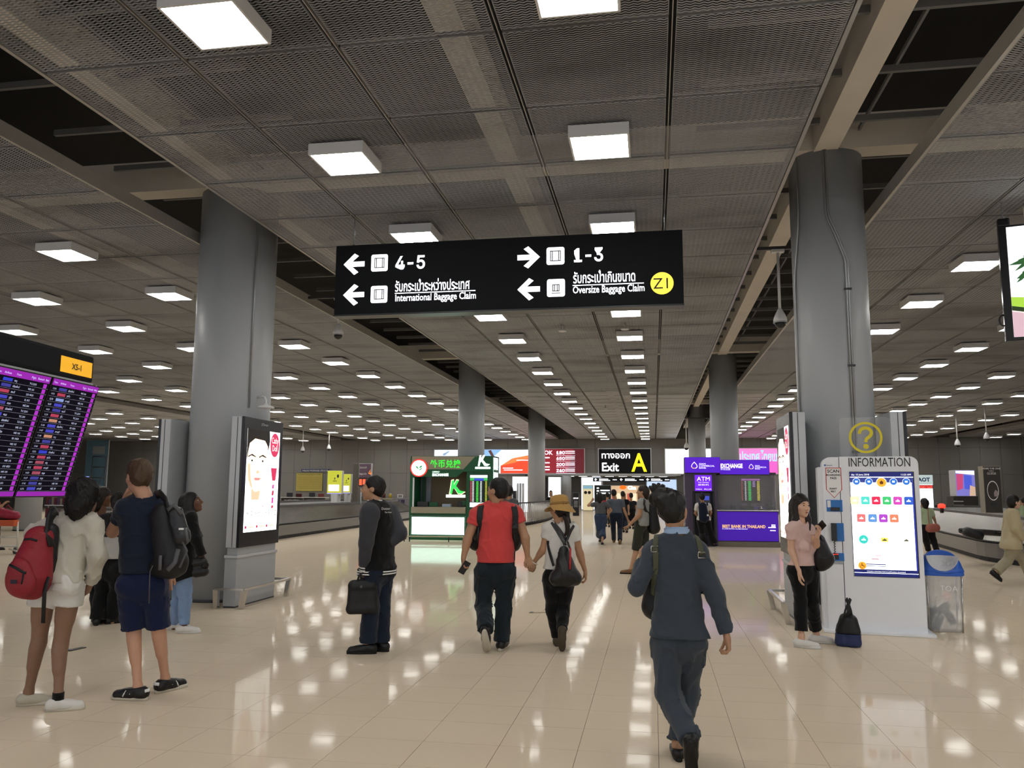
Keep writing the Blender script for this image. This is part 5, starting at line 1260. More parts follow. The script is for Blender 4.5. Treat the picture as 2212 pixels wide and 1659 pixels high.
class Person:
    def __init__(s, name, label, foot, heading=0.0, dd=0.0, size=1.0, res=1.0, fem=False, skin=None, group=None):
        """foot: floor pixel between the feet; heading: 0 walks away from the viewer, 90 towards picture right, 180 faces the viewer"""
        s.base = onfloor(*foot); s.D = s.base @ FH + dd; s.res = res; s.fem = fem; s.J = {}; s.size = size
        s.base = s.base + FH * dd; s.base[2] = 0
        s.set_heading(heading); s.skin = skin
        s.root = thing(name, label, 'person', s.base, 0, group); s.pieces = []
        s.extra = []
    def set_heading(s, a):
        a = math.radians(a); s.fwd = FH * math.cos(a) + CRH * math.sin(a); s.rt = unit(np.cross(s.fwd, UP))
    def px(s, x, y, dd=0.0): return atD(x, y, s.D + dd)
    def joints(s, **k):
        for n, v in k.items(): s.J[n] = s.px(*v) if len(v) <= 3 and not isinstance(v, np.ndarray) else np.array(v)
        return s
    def trunk(s, shL, shR, hipL, hipR, head, neck=None, lean=0.0, hdd=0.0):
        k = s.rt @ FH; w = 0.185 if not s.fem else 0.165
        s.J['shL'] = s.px(*shL[:2], -w * k + lean + (shL[2] if len(shL) > 2 else 0)); s.J['shR'] = s.px(*shR[:2], w * k + lean + (shR[2] if len(shR) > 2 else 0))
        s.J['hipL'] = s.px(*hipL[:2], -0.09 * k); s.J['hipR'] = s.px(*hipR[:2], 0.09 * k)
        c = (s.J['shL'] + s.J['shR']) / 2
        s.J['neck'] = s.px(*neck[:2], lean) if neck else c + UP * 0.055
        s.J['head'] = s.px(*head[:2], lean + hdd); s.cx = (hipL[0] + hipR[0]) / 2
        return s
    def foot(s, S_, x, y, fx, fy, up=0.0):
        """ankle pixel and the floor pixel under that foot, which fixes its distance"""
        s.J['an' + S_] = atD(x, y, onfloor(fx, fy) @ FH + up); return s
    # ---- anatomy prims
    def limbs(s, which='all', inf=0.0, arm=1.0, leg=1.0):
        J = s.J; z = s.size; f = s.fem; P = []
        ar = 0.90 if f else 1.06
        for S_ in 'LR':
            if 'el' + S_ in J:
                sh, el, wr = J['sh' + S_], J['el' + S_], J['wr' + S_]
                P += [Pr(sh, el, (0.056 * ar * z + inf) * arm, (0.041 * ar * z + inf) * arm, 0.03), Pr(el, wr, (0.040 * ar * z + inf) * arm, (0.026 * ar * z + inf) * arm, 0.02),
                      Pr(el + (wr - el) * 0.08, el + (wr - el) * 0.42, (0.043 * ar * z + inf) * arm, (0.035 * ar * z + inf) * arm, 0.02)]
        return P
    def leg_prims(s, inf=0.0, thigh=1.0, kn=1.0, calf=1.0, flare=None):
        J = s.J; z = s.size; P = []
        for S_ in 'LR':
            h, k, a = J['hip' + S_], J['kn' + S_], J['an' + S_]
            t0 = (0.082 if not s.fem else 0.081) * thigh * z; tk = 0.058 * kn * z
            P += [Pr(h, k, t0 + inf, tk + inf, 0.035), Pr(h + (k - h) * 0.1, h + (k - h) * 0.55, t0 * 1.02 + inf, t0 * 0.84 + inf, 0.03)]
            if flare is None:
                back = -s.fwd * 0.014
                P += [Pr(k, a, 0.052 * kn * z + inf, 0.036 * z + inf, 0.025), Pr(k + (a - k) * 0.14 + back, k + (a - k) * 0.48 + back, 0.054 * calf * z + inf, 0.042 * calf * z + inf, 0.03)]
            else:
                P += [Pr(k, a, tk + inf, flare, 0.03)]
        return P
    def torso_prims(s, inf=0.0, chest=1.0, waist=1.0, hips=1.0, belly=0.0):
        J = s.J; z = s.size; P = []
        shc = (J['shL'] + J['shR']) / 2; hpc = (J['hipL'] + J['hipR']) / 2
        half = max(0.13, np.linalg.norm(J['shL'] - J['shR']) / 2); ax = unit(shc - hpc)
        lat = unit(J['shR'] - J['shL']); lat = s.rt if np.linalg.norm(J['shR'] - J['shL']) < 0.2 else lat
        fw = unit(np.cross(UP, lat)); fw = fw if fw @ s.fwd > 0 else -fw
        L_ = np.linalg.norm(shc - hpc); W_ = 0.143 * chest * z * (0.9 if s.fem else 1.06)
        cA, cB = shc - ax * 0.075, shc - ax * (0.42 * L_)
        wa = shc - ax * (0.62 * L_); wr_ = 0.114 * waist * z * (0.9 if s.fem else 1.08)
        fl = (fw, 1.42)
        P += [Pr(cA, cB, W_ + inf, W_ * 0.96 + inf, 0.035, fl), Pr(cB, wa, W_ * 0.92 + inf, wr_ + inf, 0.035, fl), Pr(wa, hpc + ax * 0.04, wr_ + inf, 0.138 * hips * z + inf, 0.035, (fw, 1.32))]
        for S_ in 'LR':
            P += [Pr(J['neck'] - ax * 0.015, J['sh' + S_] , 0.050 * z + inf, 0.054 * z + inf, 0.04), Pr(J['hip' + S_] - s.fwd * 0.035 + UP * 0.01, None, [0.088 * hips * z + inf] * 3, None, 0.04)]
        if belly: P += [Pr(wa + fw * 0.04, None, [0.12 + belly] * 3, None, 0.06)]
        if s.fem:
            for S_ in 'LR': P += [Pr(shc - ax * 0.19 + fw * 0.075 + (J['sh' + S_] - shc) * 0.45, None, [0.058 * z + inf] * 3, None, 0.05)]
        s.ax, s.fw, s.shc, s.hpc = ax, fw, shc, hpc
        return P
    # ---- head
    def head(s, hair, heading=None, pitch=0.0, roll=0.0, face=True, h=None, hs=1.0, hair_m=None, extra_hair=None, lip=None, hair_wr=0.006):
        a = math.radians(heading if heading is not None else 0)
        f = FH * math.cos(a) + CRH * math.sin(a); r = unit(np.cross(f, UP)); p = math.radians(pitch); q = math.radians(roll)
        f2 = f * math.cos(p) + UP * math.sin(p); u2 = np.cross(r, f2); r2 = r * math.cos(q) + u2 * math.sin(q); u2 = np.cross(r2, f2)
        c = s.J['head']; z = hs; Fm = np.array([r2, f2, u2]); s.HF = (c, r2, f2, u2, z)
        W_ = lambda x, y, zz: c + z * (x * r2 + y * f2 + zz * u2)
        E = lambda x, y, zz, rr, k=0.02, op='u': Pr(W_(x, y, zz), None, [v * z for v in rr], None, k * z, None, Fm, op)
        prims = [E(0, -0.012, 0.034, (0.075, 0.096, 0.084)), E(0, 0.028, -0.02, (0.062, 0.070, 0.086), 0.03), E(0, 0.034, -0.072, (0.048, 0.052, 0.038), 0.03), E(0, 0.072, -0.096, (0.022, 0.020, 0.017), 0.02)]
        if face:
            prims += [Pr(W_(0, 0.096, 0.016), W_(0, 0.116, -0.024), 0.008 * z, 0.012 * z, 0.012), E(0.011, 0.106, -0.032, (0.010, 0.010, 0.008), 0.010), E(-0.011, 0.106, -0.032, (0.010, 0.010, 0.008), 0.010), E(0, 0.086, 0.030, (0.050, 0.013, 0.011), 0.015)]
            for x in (-1, 1): prims += [E(x * 0.040, 0.066, -0.024, (0.024, 0.024, 0.024), 0.02), E(x * 0.031, 0.112, 0.010, (0.019, 0.018, 0.012), 0.012, 's')]
            prims += [E(0, 0.094, -0.062, (0.023, 0.011, 0.009), 0.008)]
        for x in (-1, 1): prims += [E(x * 0.077, -0.008, -0.006, (0.010, 0.026, 0.032), 0.008)]
        prims += [Pr(s.J['neck'] + UP * 0.0, W_(0, -0.016, -0.06), 0.056 * z * (0.88 if s.fem else 1.05), 0.052 * z * (0.9 if s.fem else 1.05), 0.025)]
        hh = (h or 0.0075) * s.res
        V, F_ = groups_mesh([(prims, None)], hh); s.pieces.append((relax(V, F_, 1, 0.4), F_, 0))
        if face:
            for x in (-1, 1):
                V, F_ = groups_mesh([([E(x * 0.030, 0.0825, 0.010, (0.0130, 0.0112, 0.0056), 0.003)], None)], 0.0045); s.pieces.append((V, F_, 1))
                V, F_ = groups_mesh([([E(x * 0.030, 0.0885, 0.010, (0.0088, 0.0070, 0.0058), 0.003)], None)], 0.0032); s.pieces.append((V, F_, 2))
                V, F_ = groups_mesh([([Pr(W_(x * 0.014, 0.094, 0.030), W_(x * 0.034, 0.094, 0.036), 0.0045 * z, 0.0042 * z, 0.003), Pr(W_(x * 0.034, 0.094, 0.036), W_(x * 0.052, 0.080, 0.030), 0.0042 * z, 0.003 * z, 0.003)], None)], 0.004); s.pieces.append((V, F_, 2))
            V, F_ = groups_mesh([([E(0, 0.0985, -0.0575, (0.021, 0.0075, 0.0048), 0.003), E(0, 0.098, -0.0655, (0.017, 0.0075, 0.0050), 0.003)], None)], 0.004); s.pieces.append((V, F_, 3))
        # hair
        if hair:
            hp = []; cuts = None
            if hair == 'short': hp = [E(0, -0.018, 0.040, (0.086, 0.106, 0.094), 0.02), E(0, -0.055, -0.02, (0.070, 0.062, 0.070), 0.04), E(0, 0.02, -0.05, (0.2, 0.2, 0.002), 0.002, 's')][:2] + [Pr(W_(0, 0.13, -0.04), None, [0.098 * z, 0.105 * z, 0.108 * z], None, 0.012, None, Fm, 's'), E(0, -0.05, -0.16, (0.14, 0.14, 0.085), 0.01, 's'), E(0.085, 0.035, -0.045, (0.03, 0.05, 0.055), 0.01, 's'), E(-0.085, 0.035, -0.045, (0.03, 0.05, 0.055), 0.01, 's')]
            elif hair == 'cap': hp = [E(0, -0.018, 0.040, (0.088, 0.108, 0.096), 0.02), E(0, -0.05, -0.02, (0.078, 0.068, 0.080), 0.04), E(0, 0.135, -0.035, (0.085, 0.10, 0.105), 0.012, 's'), E(0, -0.04, -0.17, (0.14, 0.14, 0.085), 0.01, 's')]
            elif hair == 'bun': hp = [E(0, -0.018, 0.038, (0.084, 0.106, 0.092), 0.02), E(0, -0.05, -0.015, (0.072, 0.064, 0.072), 0.04), E(0, 0.135, -0.035, (0.090, 0.10, 0.105), 0.012, 's'), E(0, -0.04, -0.165, (0.14, 0.14, 0.085), 0.01, 's')]
            if extra_hair:
                for (a_, b_, ra, rb) in extra_hair:
                    hp.append(Pr(W_(*a_), W_(*b_), ra * z, rb * z, 0.03))
            V, F_ = groups_mesh([(hp, cuts)], max(0.0075, 0.008 * s.res), hair_wr, 46, 5)
            vf_object('hair', [(V, F_, 0)], hair_m, s.root, s.base)
        return s
    # ---- hands
    def hand(s, S_, direction, palm, curl=0.35, thumb=1, sc=1.0, spread=1.0, h=None):
        """direction: finger direction; palm: palm normal; thumb = +1/-1 picks the thumb side along cross(direction, palm)"""
        wr = s.J['wr' + S_]; d = unit(direction); n = unit(np.array(palm) - d * (np.array(palm) @ d)); t = np.cross(d, n) * thumb
        z = sc * (0.9 if s.fem else 1.0); P = []
        W_ = lambda x, y, zz: wr + z * (x * t + y * d + zz * n)
        P += [Pr(W_(0, -0.02, 0), W_(0, 0.02, 0), 0.026 * z, 0.027 * z, 0.02, (n, 1.2)), Pr(W_(0.014, 0.02, 0), W_(0.022, 0.078, 0.0), 0.021 * z, 0.018 * z, 0.02, (n, 1.5)), Pr(W_(-0.016, 0.02, 0), W_(-0.022, 0.074, 0.0), 0.020 * z, 0.017 * z, 0.02, (n, 1.5)), Pr(W_(0, 0.02, 0), W_(0, 0.078, 0), 0.021 * z, 0.018 * z, 0.02, (n, 1.5))]
        for i, (x, L_) in enumerate(((0.029, 0.072), (0.010, 0.080), (-0.010, 0.074), (-0.028, 0.058))):
            p0 = np.array([x, 0.082 - 0.004 * (i in (0, 3)), 0.0]); an = 0.0; pts = [p0]
            for seg, fr in enumerate((0.42, 0.33, 0.25)):
                an += curl * (0.9 + 0.35 * seg) ; dx = x * 0.10 * spread
                pts.append(pts[-1] + L_ * fr * np.array([dx if seg == 0 else 0, math.cos(an), math.sin(an)]))
            rr = [0.0088, 0.0084, 0.0078, 0.0070]
            for q in range(3): P.append(Pr(W_(*pts[q]), W_(*pts[q + 1]), rr[q] * z, rr[q + 1] * z, 0.004))
        tp = [np.array([0.024, 0.022, 0.006]), np.array([0.044, 0.046, 0.016]), np.array([0.050, 0.074, 0.024 + 0.01 * curl]), np.array([0.046, 0.094, 0.030 + 0.03 * curl])]
        for q in range(3): P.append(Pr(W_(*tp[q]), W_(*tp[q + 1]), (0.0125, 0.0105, 0.0092)[q] * z, (0.0105, 0.0092, 0.008)[q] * z, 0.006))
        hh = (h or 0.0052) * s.res; V, F_ = groups_mesh([(P, None)], hh); s.pieces.append((V, F_, 0))
        s.extra.append(W_(0, 0.07, 0.03)); return W_
    def body(s, h=0.0125, skinned=True, **tk):
        prims = s.torso_prims(-0.012, **tk) + s.limbs() + s.leg_prims(-0.005)
        prims += [Pr(s.J['neck'], s.J['neck'] + (s.J['head'] - s.J['neck']) * 0.5, 0.056 * (0.88 if s.fem else 1.05), 0.05, 0.03)]
        for S_ in 'LR':
            a = s.J['an' + S_]; prims += [Pr(a, a - UP * 0.03, 0.036, 0.036, 0.02)]
        V, F_ = groups_mesh([(prims, None)], h * s.res); s.pieces.insert(0, (V, F_, 0))
        return vf_object('body', s.pieces, [s.skin, EYEW, EYED, LIPM], s.root, s.base)
    # ---- garments
    def top(s, m, hem, sleeve=0.6, inf=0.016, name='shirt', neck_r=0.075, hemflare=0.0, wr=0.009, armscale=1.0, res=0.0115, wf=30, hemtilt=None, chest=1.0, waist=1.12, hips=1.0, belly=0.0, armr=None, extra=None, neck_drop=0.0, seed=1, hemprims=True, kg=0.018):
        """hem: pixel y of the hem (at the person's distance) ; sleeve: 0..1 along shoulder-elbow-wrist"""
        J = s.J; P = s.torso_prims(inf, chest, waist, hips, belly)
        hp = s.px(s.cx, hem)[2] if hem > 10 else hem
        hc = s.hpc.copy(); hc[2] = hp
        wa = s.shc + (s.hpc - s.shc) * 0.62
        if hemprims: P += [Pr(wa, np.array([s.hpc[0], s.hpc[1], hp - 0.03]), 0.118 * waist * s.size * (0.92 if s.fem else 1.08) + inf, 0.147 * hips * s.size + inf + hemflare, 0.035, (s.fw, 1.30))]
        nk = Pr(J['neck'] + UP * (0.015 - neck_drop), J['neck'] + UP * 0.2 + (J['head'] - J['neck']) * 0.4, neck_r, neck_r * 1.1, 0.012, None, None, 's')
        P += [nk]
        if extra: P += extra
        groups = [(P, [(hc, hemtilt if hemtilt is not None else (0, 0, -1)), (J['neck'] + UP * 0.075, UP)])]
        for S_ in 'LR':
            sl = sleeve if not isinstance(sleeve, dict) else sleeve[S_]
            if sl <= 0 or 'el' + S_ not in J: continue
            sh, el, wrp = J['sh' + S_], J['el' + S_], J['wr' + S_]; A = armscale; ar = 0.90 if s.fem else 1.06
            a0, a1 = (0.054 * ar * s.size + inf * 0.75) * A, (0.043 * ar * s.size + inf * 0.95) * A
            if sl <= 0.5:
                e = sh + (el - sh) * (sl * 2); pr = [Pr(sh, sh + (el - sh) * (sl * 2 + 0.08), a0, a0 * (0.96 if armr is None else armr), 0.03)]; cut = [(e, el - sh)]
            else:
                u = (sl - 0.5) * 2; e = el + (wrp - el) * u
                a2 = (0.030 * ar * s.size + inf * 0.8) * A
                pr = [Pr(sh, el, a0, a1, 0.03), Pr(el, el + (wrp - el) * (u + 0.06), a1, a1 + (a2 - a1) * u, 0.03)]; cut = [(e, wrp - el)]
            groups.append((pr, cut))
        V, F_ = groups_mesh(groups, res * s.res, wr, wf, seed, kg)
        return vf_object(name, [(V, F_, 0)], m, s.root, s.base)
    def bottoms(s, m, end=1.0, inf=0.014, name='trousers', waist_y=None, thigh=1.0, kn=1.0, flare=None, wr=0.009, res=0.0115, wf=30, hips=1.0, seed=2, waist_up=0.16, calf=1.0):
        """end: 0..1 along hip-knee-ankle"""
        J = s.J; s.torso_prims(); hpc, ax, fw = s.hpc, s.ax, s.fw; P = []
        w = hpc + ax * waist_up
        P += [Pr(w, hpc - ax * 0.01, 0.116 * s.size * (0.94 if s.fem else 1.08) + inf * 0.5, 0.136 * hips * s.size + inf, 0.04, (fw, 1.30))]
        for S_ in 'LR': P += [Pr(J['hip' + S_] - s.fwd * 0.035 + UP * 0.01, None, [0.089 * hips * s.size + inf] * 3, None, 0.04)]
        groups = [(P, [(w, ax)])]
        for S_ in 'LR':
            h, k, a = J['hip' + S_], J['kn' + S_], J['an' + S_]; t0 = 0.082 * thigh * s.size; tk = 0.058 * kn * s.size
            fe = 0.046 * s.size * calf if flare is None else flare
            if end <= 0.5:
                u = end * 2; e = h + (k - h) * u; r1 = flare if flare is not None else t0 + (tk - t0) * u
                pr = [Pr(h, h + (k - h) * min(u + 0.1, 1.1), t0 + inf, r1 + inf, 0.04)]; cut = [(e, k - h)]
            else:
                u = (end - 0.5) * 2; e = k + (a - k) * u
                back = -s.fwd * 0.012
                pr = [Pr(h, k, t0 + inf, tk + inf, 0.04), Pr(h + (k - h) * 0.1, h + (k - h) * 0.55, t0 + inf, t0 * 0.84 + inf, 0.03), Pr(k, k + (a - k) * (u + 0.08), tk + inf, fe + inf, 0.035), Pr(k + (a - k) * 0.12 + back, k + (a - k) * 0.5 + back, 0.052 * calf * s.size + inf, 0.046 * calf * s.size + inf, 0.03)]
                cut = [(e, a - k)]
            groups.append((pr, cut))
        V, F_ = groups_mesh(groups, res * s.res, wr, wf, seed, 0.016)
        return vf_object(name, [(V, F_, 0)], m, s.root, s.base)
    def shoe(s, S_, head, m, sole_m, pitch=0.0, L_=None, collar=0.03, roll=0.0, kind='sneaker', tilt=0.0, stripe=None):
        """head: heading of the toe; pitch >0 lifts the heel (degrees)"""
        a = math.radians(head); f = FH * math.cos(a) + CRH * math.sin(a); p = math.radians(pitch)
        r = unit(np.cross(f, UP)); fy = f * math.cos(p) - UP * math.sin(p); uz = np.cross(r, fy)
        an = s.J['an' + S_]; z = (L_ or (0.245 if s.fem else 0.28)) / 0.27; o = an - uz * 0.085 * z
        if pitch == 0: o[2] = 0.0; 
        W_ = lambda x, y, zz: o + z * (x * r + y * fy + zz * uz)
        P = [Pr(W_(0, -0.045, 0.048), W_(0, 0.06, 0.045), 0.042 * z, 0.042 * z, 0.02), Pr(W_(0, 0.05, 0.042), W_(0, 0.155, 0.030), 0.043 * z, 0.038 * z, 0.02), Pr(W_(0, -0.035, 0.05), W_(0, -0.012, 0.05 + collar), 0.044 * z, 0.043 * z, 0.025), Pr(W_(0, 0.02, 0.07), W_(0, 0.09, 0.052), 0.034 * z, 0.030 * z, 0.02)]
        cuts = [(W_(0, 0, 0.018), -uz), (W_(0, 0.0, 0.062 + collar), uz * 1.0 + fy * 0.12)]
        V, F_ = groups_mesh([(P, cuts)], 0.008 * s.res)
        sh = vf_object('shoe', [(V, F_, 0)], m, s.root, s.base)
        out = []
        for i in range(26):
            t_ = 2 * math.pi * i / 26; y = 0.058 + 0.142 * math.sin(t_); w = (0.040 + 0.008 * math.sin(t_) - 0.006 * math.cos(2 * t_ + 0.6)) * math.copysign(abs(math.cos(t_)) ** 0.72, math.cos(t_))
            out.append((w, y))
        mb = MB(); n = len(out); v = [W_(x * 0.96, y, 0.0) - s.base for x, y in out] + [W_(x * 1.04, y * 1.0, 0.012) - s.base for x, y in out] + [W_(x, y, 0.030) - s.base for x, y in out]
        f_ = [(q * n + i, q * n + (i + 1) % n, (q + 1) * n + (i + 1) % n, (q + 1) * n + i) for q in range(2) for i in range(n)] + [list(range(n))[::-1], list(range(2 * n, 3 * n))]
        mb.add(v, f_, True); mb.build('sole', sole_m, sh)
        if stripe:
            for q in range(3):
                for sx in (-1, 1):
                    mbs = MB(); y = 0.035 + q * 0.022; mbs.tube([W_(sx * 0.041, y + 0.012, 0.03) - s.base, W_(sx * 0.0435, y, 0.05) - s.base, W_(sx * 0.036, y - 0.012, 0.072) - s.base], 0, 6, flat=(0.006, 0.003), up=tuple(r)); mbs.build('stripe', stripe, sh)
            mbs = MB(); mbs.tube([W_(-0.03, -0.075, 0.07) - s.base, W_(0, -0.087, 0.072) - s.base, W_(0.03, -0.075, 0.07) - s.base], 0, 6, flat=(0.005, 0.014), up=tuple(uz)); mbs.build('heel_tab', stripe, sh)
        return sh
    def on(s, x, y, off=0.008, objs=None):
        """point on this person's clothes (or objs) seen at the pixel"""
        from mathutils.bvhtree import BVHTree
        ob = objs or [o for o in s.root.children if o.type == 'MESH']; key = tuple(o.name for o in ob)
        if getattr(s, '_bk', None) != key:
            vs, fs = [], []
            for o in ob:
                n0 = len(vs); off0 = Vector(o.parent.location) if o.parent else Vector((0, 0, 0))
                vs += [v.co + off0 for v in o.data.vertices]; fs += [[i + n0 for i in q.vertices] for q in o.data.polygons]
            s._bv = BVHTree.FromPolygons(vs, fs); s._bk = key
        d = unit(ray(x, y)); h = s._bv.ray_cast(Vector(CAM), Vector(d))
        if h[0] is None:
            s._n = -FH; return s.px(x, y, -0.12)
        s._n = np.array(h[1]); s._n = s._n if s._n @ d < 0 else -s._n
        return np.array(h[0]) + s._n * off
    def strap(s, name, pts, w, th, m, bag, ob, off=0.006, pre=None, post=None, n=4, objs=None):
        """a band that lies on the clothes along pixel points"""
        P = []
        for i in range(len(pts) - 1):
            for q in range(n):
                u = q / n; P.append((pts[i][0] * (1 - u) + pts[i + 1][0] * u, pts[i][1] * (1 - u) + pts[i + 1][1] * u))
        P.append(pts[-1]); W, Nn = [], []
        for x, y in P: W.append(s.on(x, y, off, objs)); Nn.append(s._n)
        if pre is not None: W = [np.array(q) for q in pre] + W; Nn = [Nn[0]] * len(pre) + Nn
        if post is not None: W = W + [np.array(q) for q in post]; Nn = Nn + [Nn[-1]] * len(post)
        for _ in range(2): Nn = [Nn[0]] + [unit(Nn[i - 1] + Nn[i] * 2 + Nn[i + 1]) for i in range(1, len(Nn) - 1)] + [Nn[-1]]
        W = [W[0]] + [(W[i - 1] + 2 * W[i] + W[i + 1]) / 4 for i in range(1, len(W) - 1)] + [W[-1]]
        v = []; k = len(W)
        for i in range(k):
            t = unit(W[min(i + 1, k - 1)] - W[max(i - 1, 0)]); nn = unit(Nn[i] - t * (Nn[i] @ t)); bb = np.cross(t, nn)
            for (u_, v_) in ((-1, -1), (-1, 0.6), (-0.8, 1), (0.8, 1), (1, 0.6), (1, -1)): v.append(W[i] - ob + bb * w * u_ + nn * th * v_)
        mb = MB(); mb.add(v, [(i * 6 + j, i * 6 + (j + 1) % 6, (i + 1) * 6 + (j + 1) % 6, (i + 1) * 6 + j) for i in range(k - 1) for j in range(6)] + [list(range(6)), [(k - 1) * 6 + j for j in range(6)]], False)
        return mb.build(name, m, bag)
    def ribbon(s, name, pts, w, th, m, parent=None, up=(0, 0, 1)):
        mb = MB(); mb.tube([np.array(p) - s.base for p in pts], 0, 8, flat=(w, th), up=up); return mb.build(name, m, parent or s.root)
def blob(name, groups, h, m, parent, origin, wr=0.0, wf=20, seed=3, kg=0.02):
    V, F_ = groups_mesh(groups, h, wr, wf, seed, kg); return vf_object(name, [(V, F_, 0)], m, parent, np.array(origin))
# ================================================================== the people in the hall
SK_F = skin_mat('skin_fair', '#c79a80'); SK_T = skin_mat('skin_tan', '#8a6a56'); SK_A = skin_mat('skin_warm', '#b48a6c'); SK_L = skin_mat('skin_light', '#d2a88e'); SK_D = skin_mat('skin_brown', '#6a4836')
HR_B = hair_mat('hair_black', '#120f0e'); HR_BR = hair_mat('hair_brown', '#2a201a'); HR_BL = hair_mat('hair_sandy', '#4a3826', 0.5); HR_D = hair_mat('hair_darkbrown', '#1d1512')
C_WH = cloth('cloth_white', '#d8d6d0'); C_CRM = cloth('cloth_ecru', '#c9c4b6', bs=320, bump=0.5); C_NAVY = cloth('cloth_navy', '#1a2233'); C_NAVY2 = cloth('cloth_navy_shorts', '#161f3e'); C_BLK = cloth('cloth_black', '#0d0d0f'); C_JEAN = cloth('denim_pale', '#7f98bc', bs=400); C_JEAND = cloth('denim_dark', '#1b2434', bs=400); C_DENM = cloth('denim_mid', '#34435c', bs=400)
C_RED = cloth('cloth_coral', '#d04a48'); C_PINK = cloth('cloth_blush', '#d6b6ae'); C_SUIT = cloth('cloth_slate', '#3c434c', bs=300); C_GRY = cloth('cloth_grey', '#54565a'); C_GRYL = cloth('cloth_pale_grey', '#9a9c98'); C_SLV = cloth('cloth_charcoal', '#3c3d42', bs=260); C_TEAL = cloth('cloth_dark_teal', '#1d262c'); C_OLV = cloth('cloth_olive', '#32342c'); C_GRN = cloth('cloth_pale_green', '#a8b894'); C_IV = cloth('cloth_ivory', '#b8ac8c'); C_IVD = cloth('cloth_stone', '#a09880'); C_MAR = cloth('cloth_maroon', '#43181c'); C_HAT = cloth('cloth_straw', '#b08a4e', bs=300)
S_WH = mat('shoe_white', hexc('#d6d4ce'), 0.5, var=0.05, bump=0.1); S_SOLE = mat('sole_offwhite', hexc('#c8c2b2'), 0.6, var=0.08); S_BLK = mat('shoe_black', hexc('#101012'), 0.4, var=0.1); S_BSOLE = mat('sole_black', hexc('#0c0c0c'), 0.6); S_BRN = mat('shoe_brown', hexc('#4a4032'), 0.6, var=0.15); S_CRM = mat('shoe_cream', hexc('#bdb6a4'), 0.55, var=0.08); S_TAN = mat('shoe_tan', hexc('#7a5a38'), 0.55)
NYL = mat('nylon_black', hexc('#121215'), 0.5, var=0.15, bump=0.2, bscale=200); NYLG = mat('nylon_grey', hexc('#55565a'), 0.5, var=0.1); REDN = mat('nylon_red', hexc('#8e1f2a'), 0.55, var=0.12, vscale=9, bump=0.25, bscale=120); LEA = mat('leather_black', hexc('#161617'), 0.35, var=0.2, bump=0.15, bscale=90); ZIP = mat('zip_dark', hexc('#1a1a1c'), 0.4, 0.3); STR = mat('strap_olive', hexc('#4b4d3a'), 0.7, var=0.1); REDS = mat('strip_red', hexc('#b0282c'), 0.5)

# ---- man in navy T-shirt with the black backpack on one shoulder
p = Person('person', 'man in navy T-shirt and shorts, hand at his cheek', (322, 1508), -12, skin=SK_F)
p.trunk((270, 1096), (342, 1094), (282, 1266), (334, 1266), (300, 1029), neck=(311, 1072))
p.joints(elL=(243, 1150, 0.10), wrL=(271, 1078, 0.16), elR=(361, 1165, 0.06), wrR=(363, 1238, 0.12), knL=(289, 1366, 0.0), knR=(343, 1362, 0.06))
p.foot('L', 298, 1484, 290, 1512).foot('R', 357, 1464, 358, 1494)
p.head('short', -48, -4, hair_m=HR_BL, hs=1.08, hair_wr=0.009)
p.hand('L', p.px(287, 1046, 0.16) - p.J['wrL'], CRH - FH * 0.2, 0.42, -1)
p.hand('R', (0, 0, -1), p.fwd, 0.3, 1)
p.body(); p.top(C_NAVY, 1236, 0.27, 0.018, 'tshirt', seed=4, waist=1.1)
p.bottoms(C_NAVY2, 0.47, 0.018, 'shorts', flare=0.070, seed=6, thigh=1.0, wr=0.010)
p.shoe('L', -82, S_BLK, S_SOLE, stripe=LBL); p.shoe('R', 30, S_BLK, S_SOLE, stripe=LBL)
# his backpack
b0 = p.px(372, 1165, -0.10)
bk = thing('backpack', 'black technical backpack with grey straps on the navy-shirted man', 'backpack', b0 - UP * 0.32)
ob = b0 - UP * 0.32
blob('main_body', [([Pr(p.px(352, 1112, -0.10), p.px(372, 1215, -0.12), 0.095, 0.125, 0.05, (FH, 1.15)), Pr(p.px(362, 1220, -0.1), p.px(345, 1225, -0.08), 0.09, 0.08, 0.05)], None)], 0.011, NYL, bk, ob, 0.006, 18)
blob('front_pocket', [([Pr(p.px(380, 1108, -0.19), p.px(394, 1160, -0.21), 0.055, 0.065, 0.04, (FH, 1.3))], None)], 0.010, mat('nylon_sheen', hexc('#26272b'), 0.3, var=0.2, bump=0.3, bscale=60), bk, ob, 0.006, 30)
for pts, w in (([(362, 1102), (376, 1090), (392, 1110)], 0.016), ([(385, 1186), (378, 1215), (362, 1232)], 0.018), ([(347, 1200), (345, 1232)], 0.013), ([(394, 1170), (404, 1190), (388, 1226)], 0.008), ([(400, 1140), (406, 1172)], 0.012)):
    p.ribbon('compression_strap', [p.px(x, y, -0.245) - ob + p.base for x, y in pts], w, 0.006, NYLG, bk, up=tuple(FH))
p.ribbon('shoulder_strap', [p.px(x, y, d) - ob + p.base for x, y, d in ((336, 1070, 0.03), (346, 1066, -0.06), (358, 1080, -0.14), (364, 1110, -0.16))], 0.036, 0.012, NYL, bk, up=tuple(FH))
mb = MB(); mb.tube([p.px(x, y, -0.2) - ob for x, y in ((330, 1222), (324, 1235), (323, 1262), (322, 1304))], 0.004, 6); mb.build('dangling_cord', NYLG, bk)
q = p.on(395, 1143, 0.004, list(bk.children)); P_ = Panel(q - ob, unit(np.cross(UP, p._n)), UP, bk); P_.rect('brand_mark', -0.03, -0.006, 0.03, 0.008, LBL, 0.002)

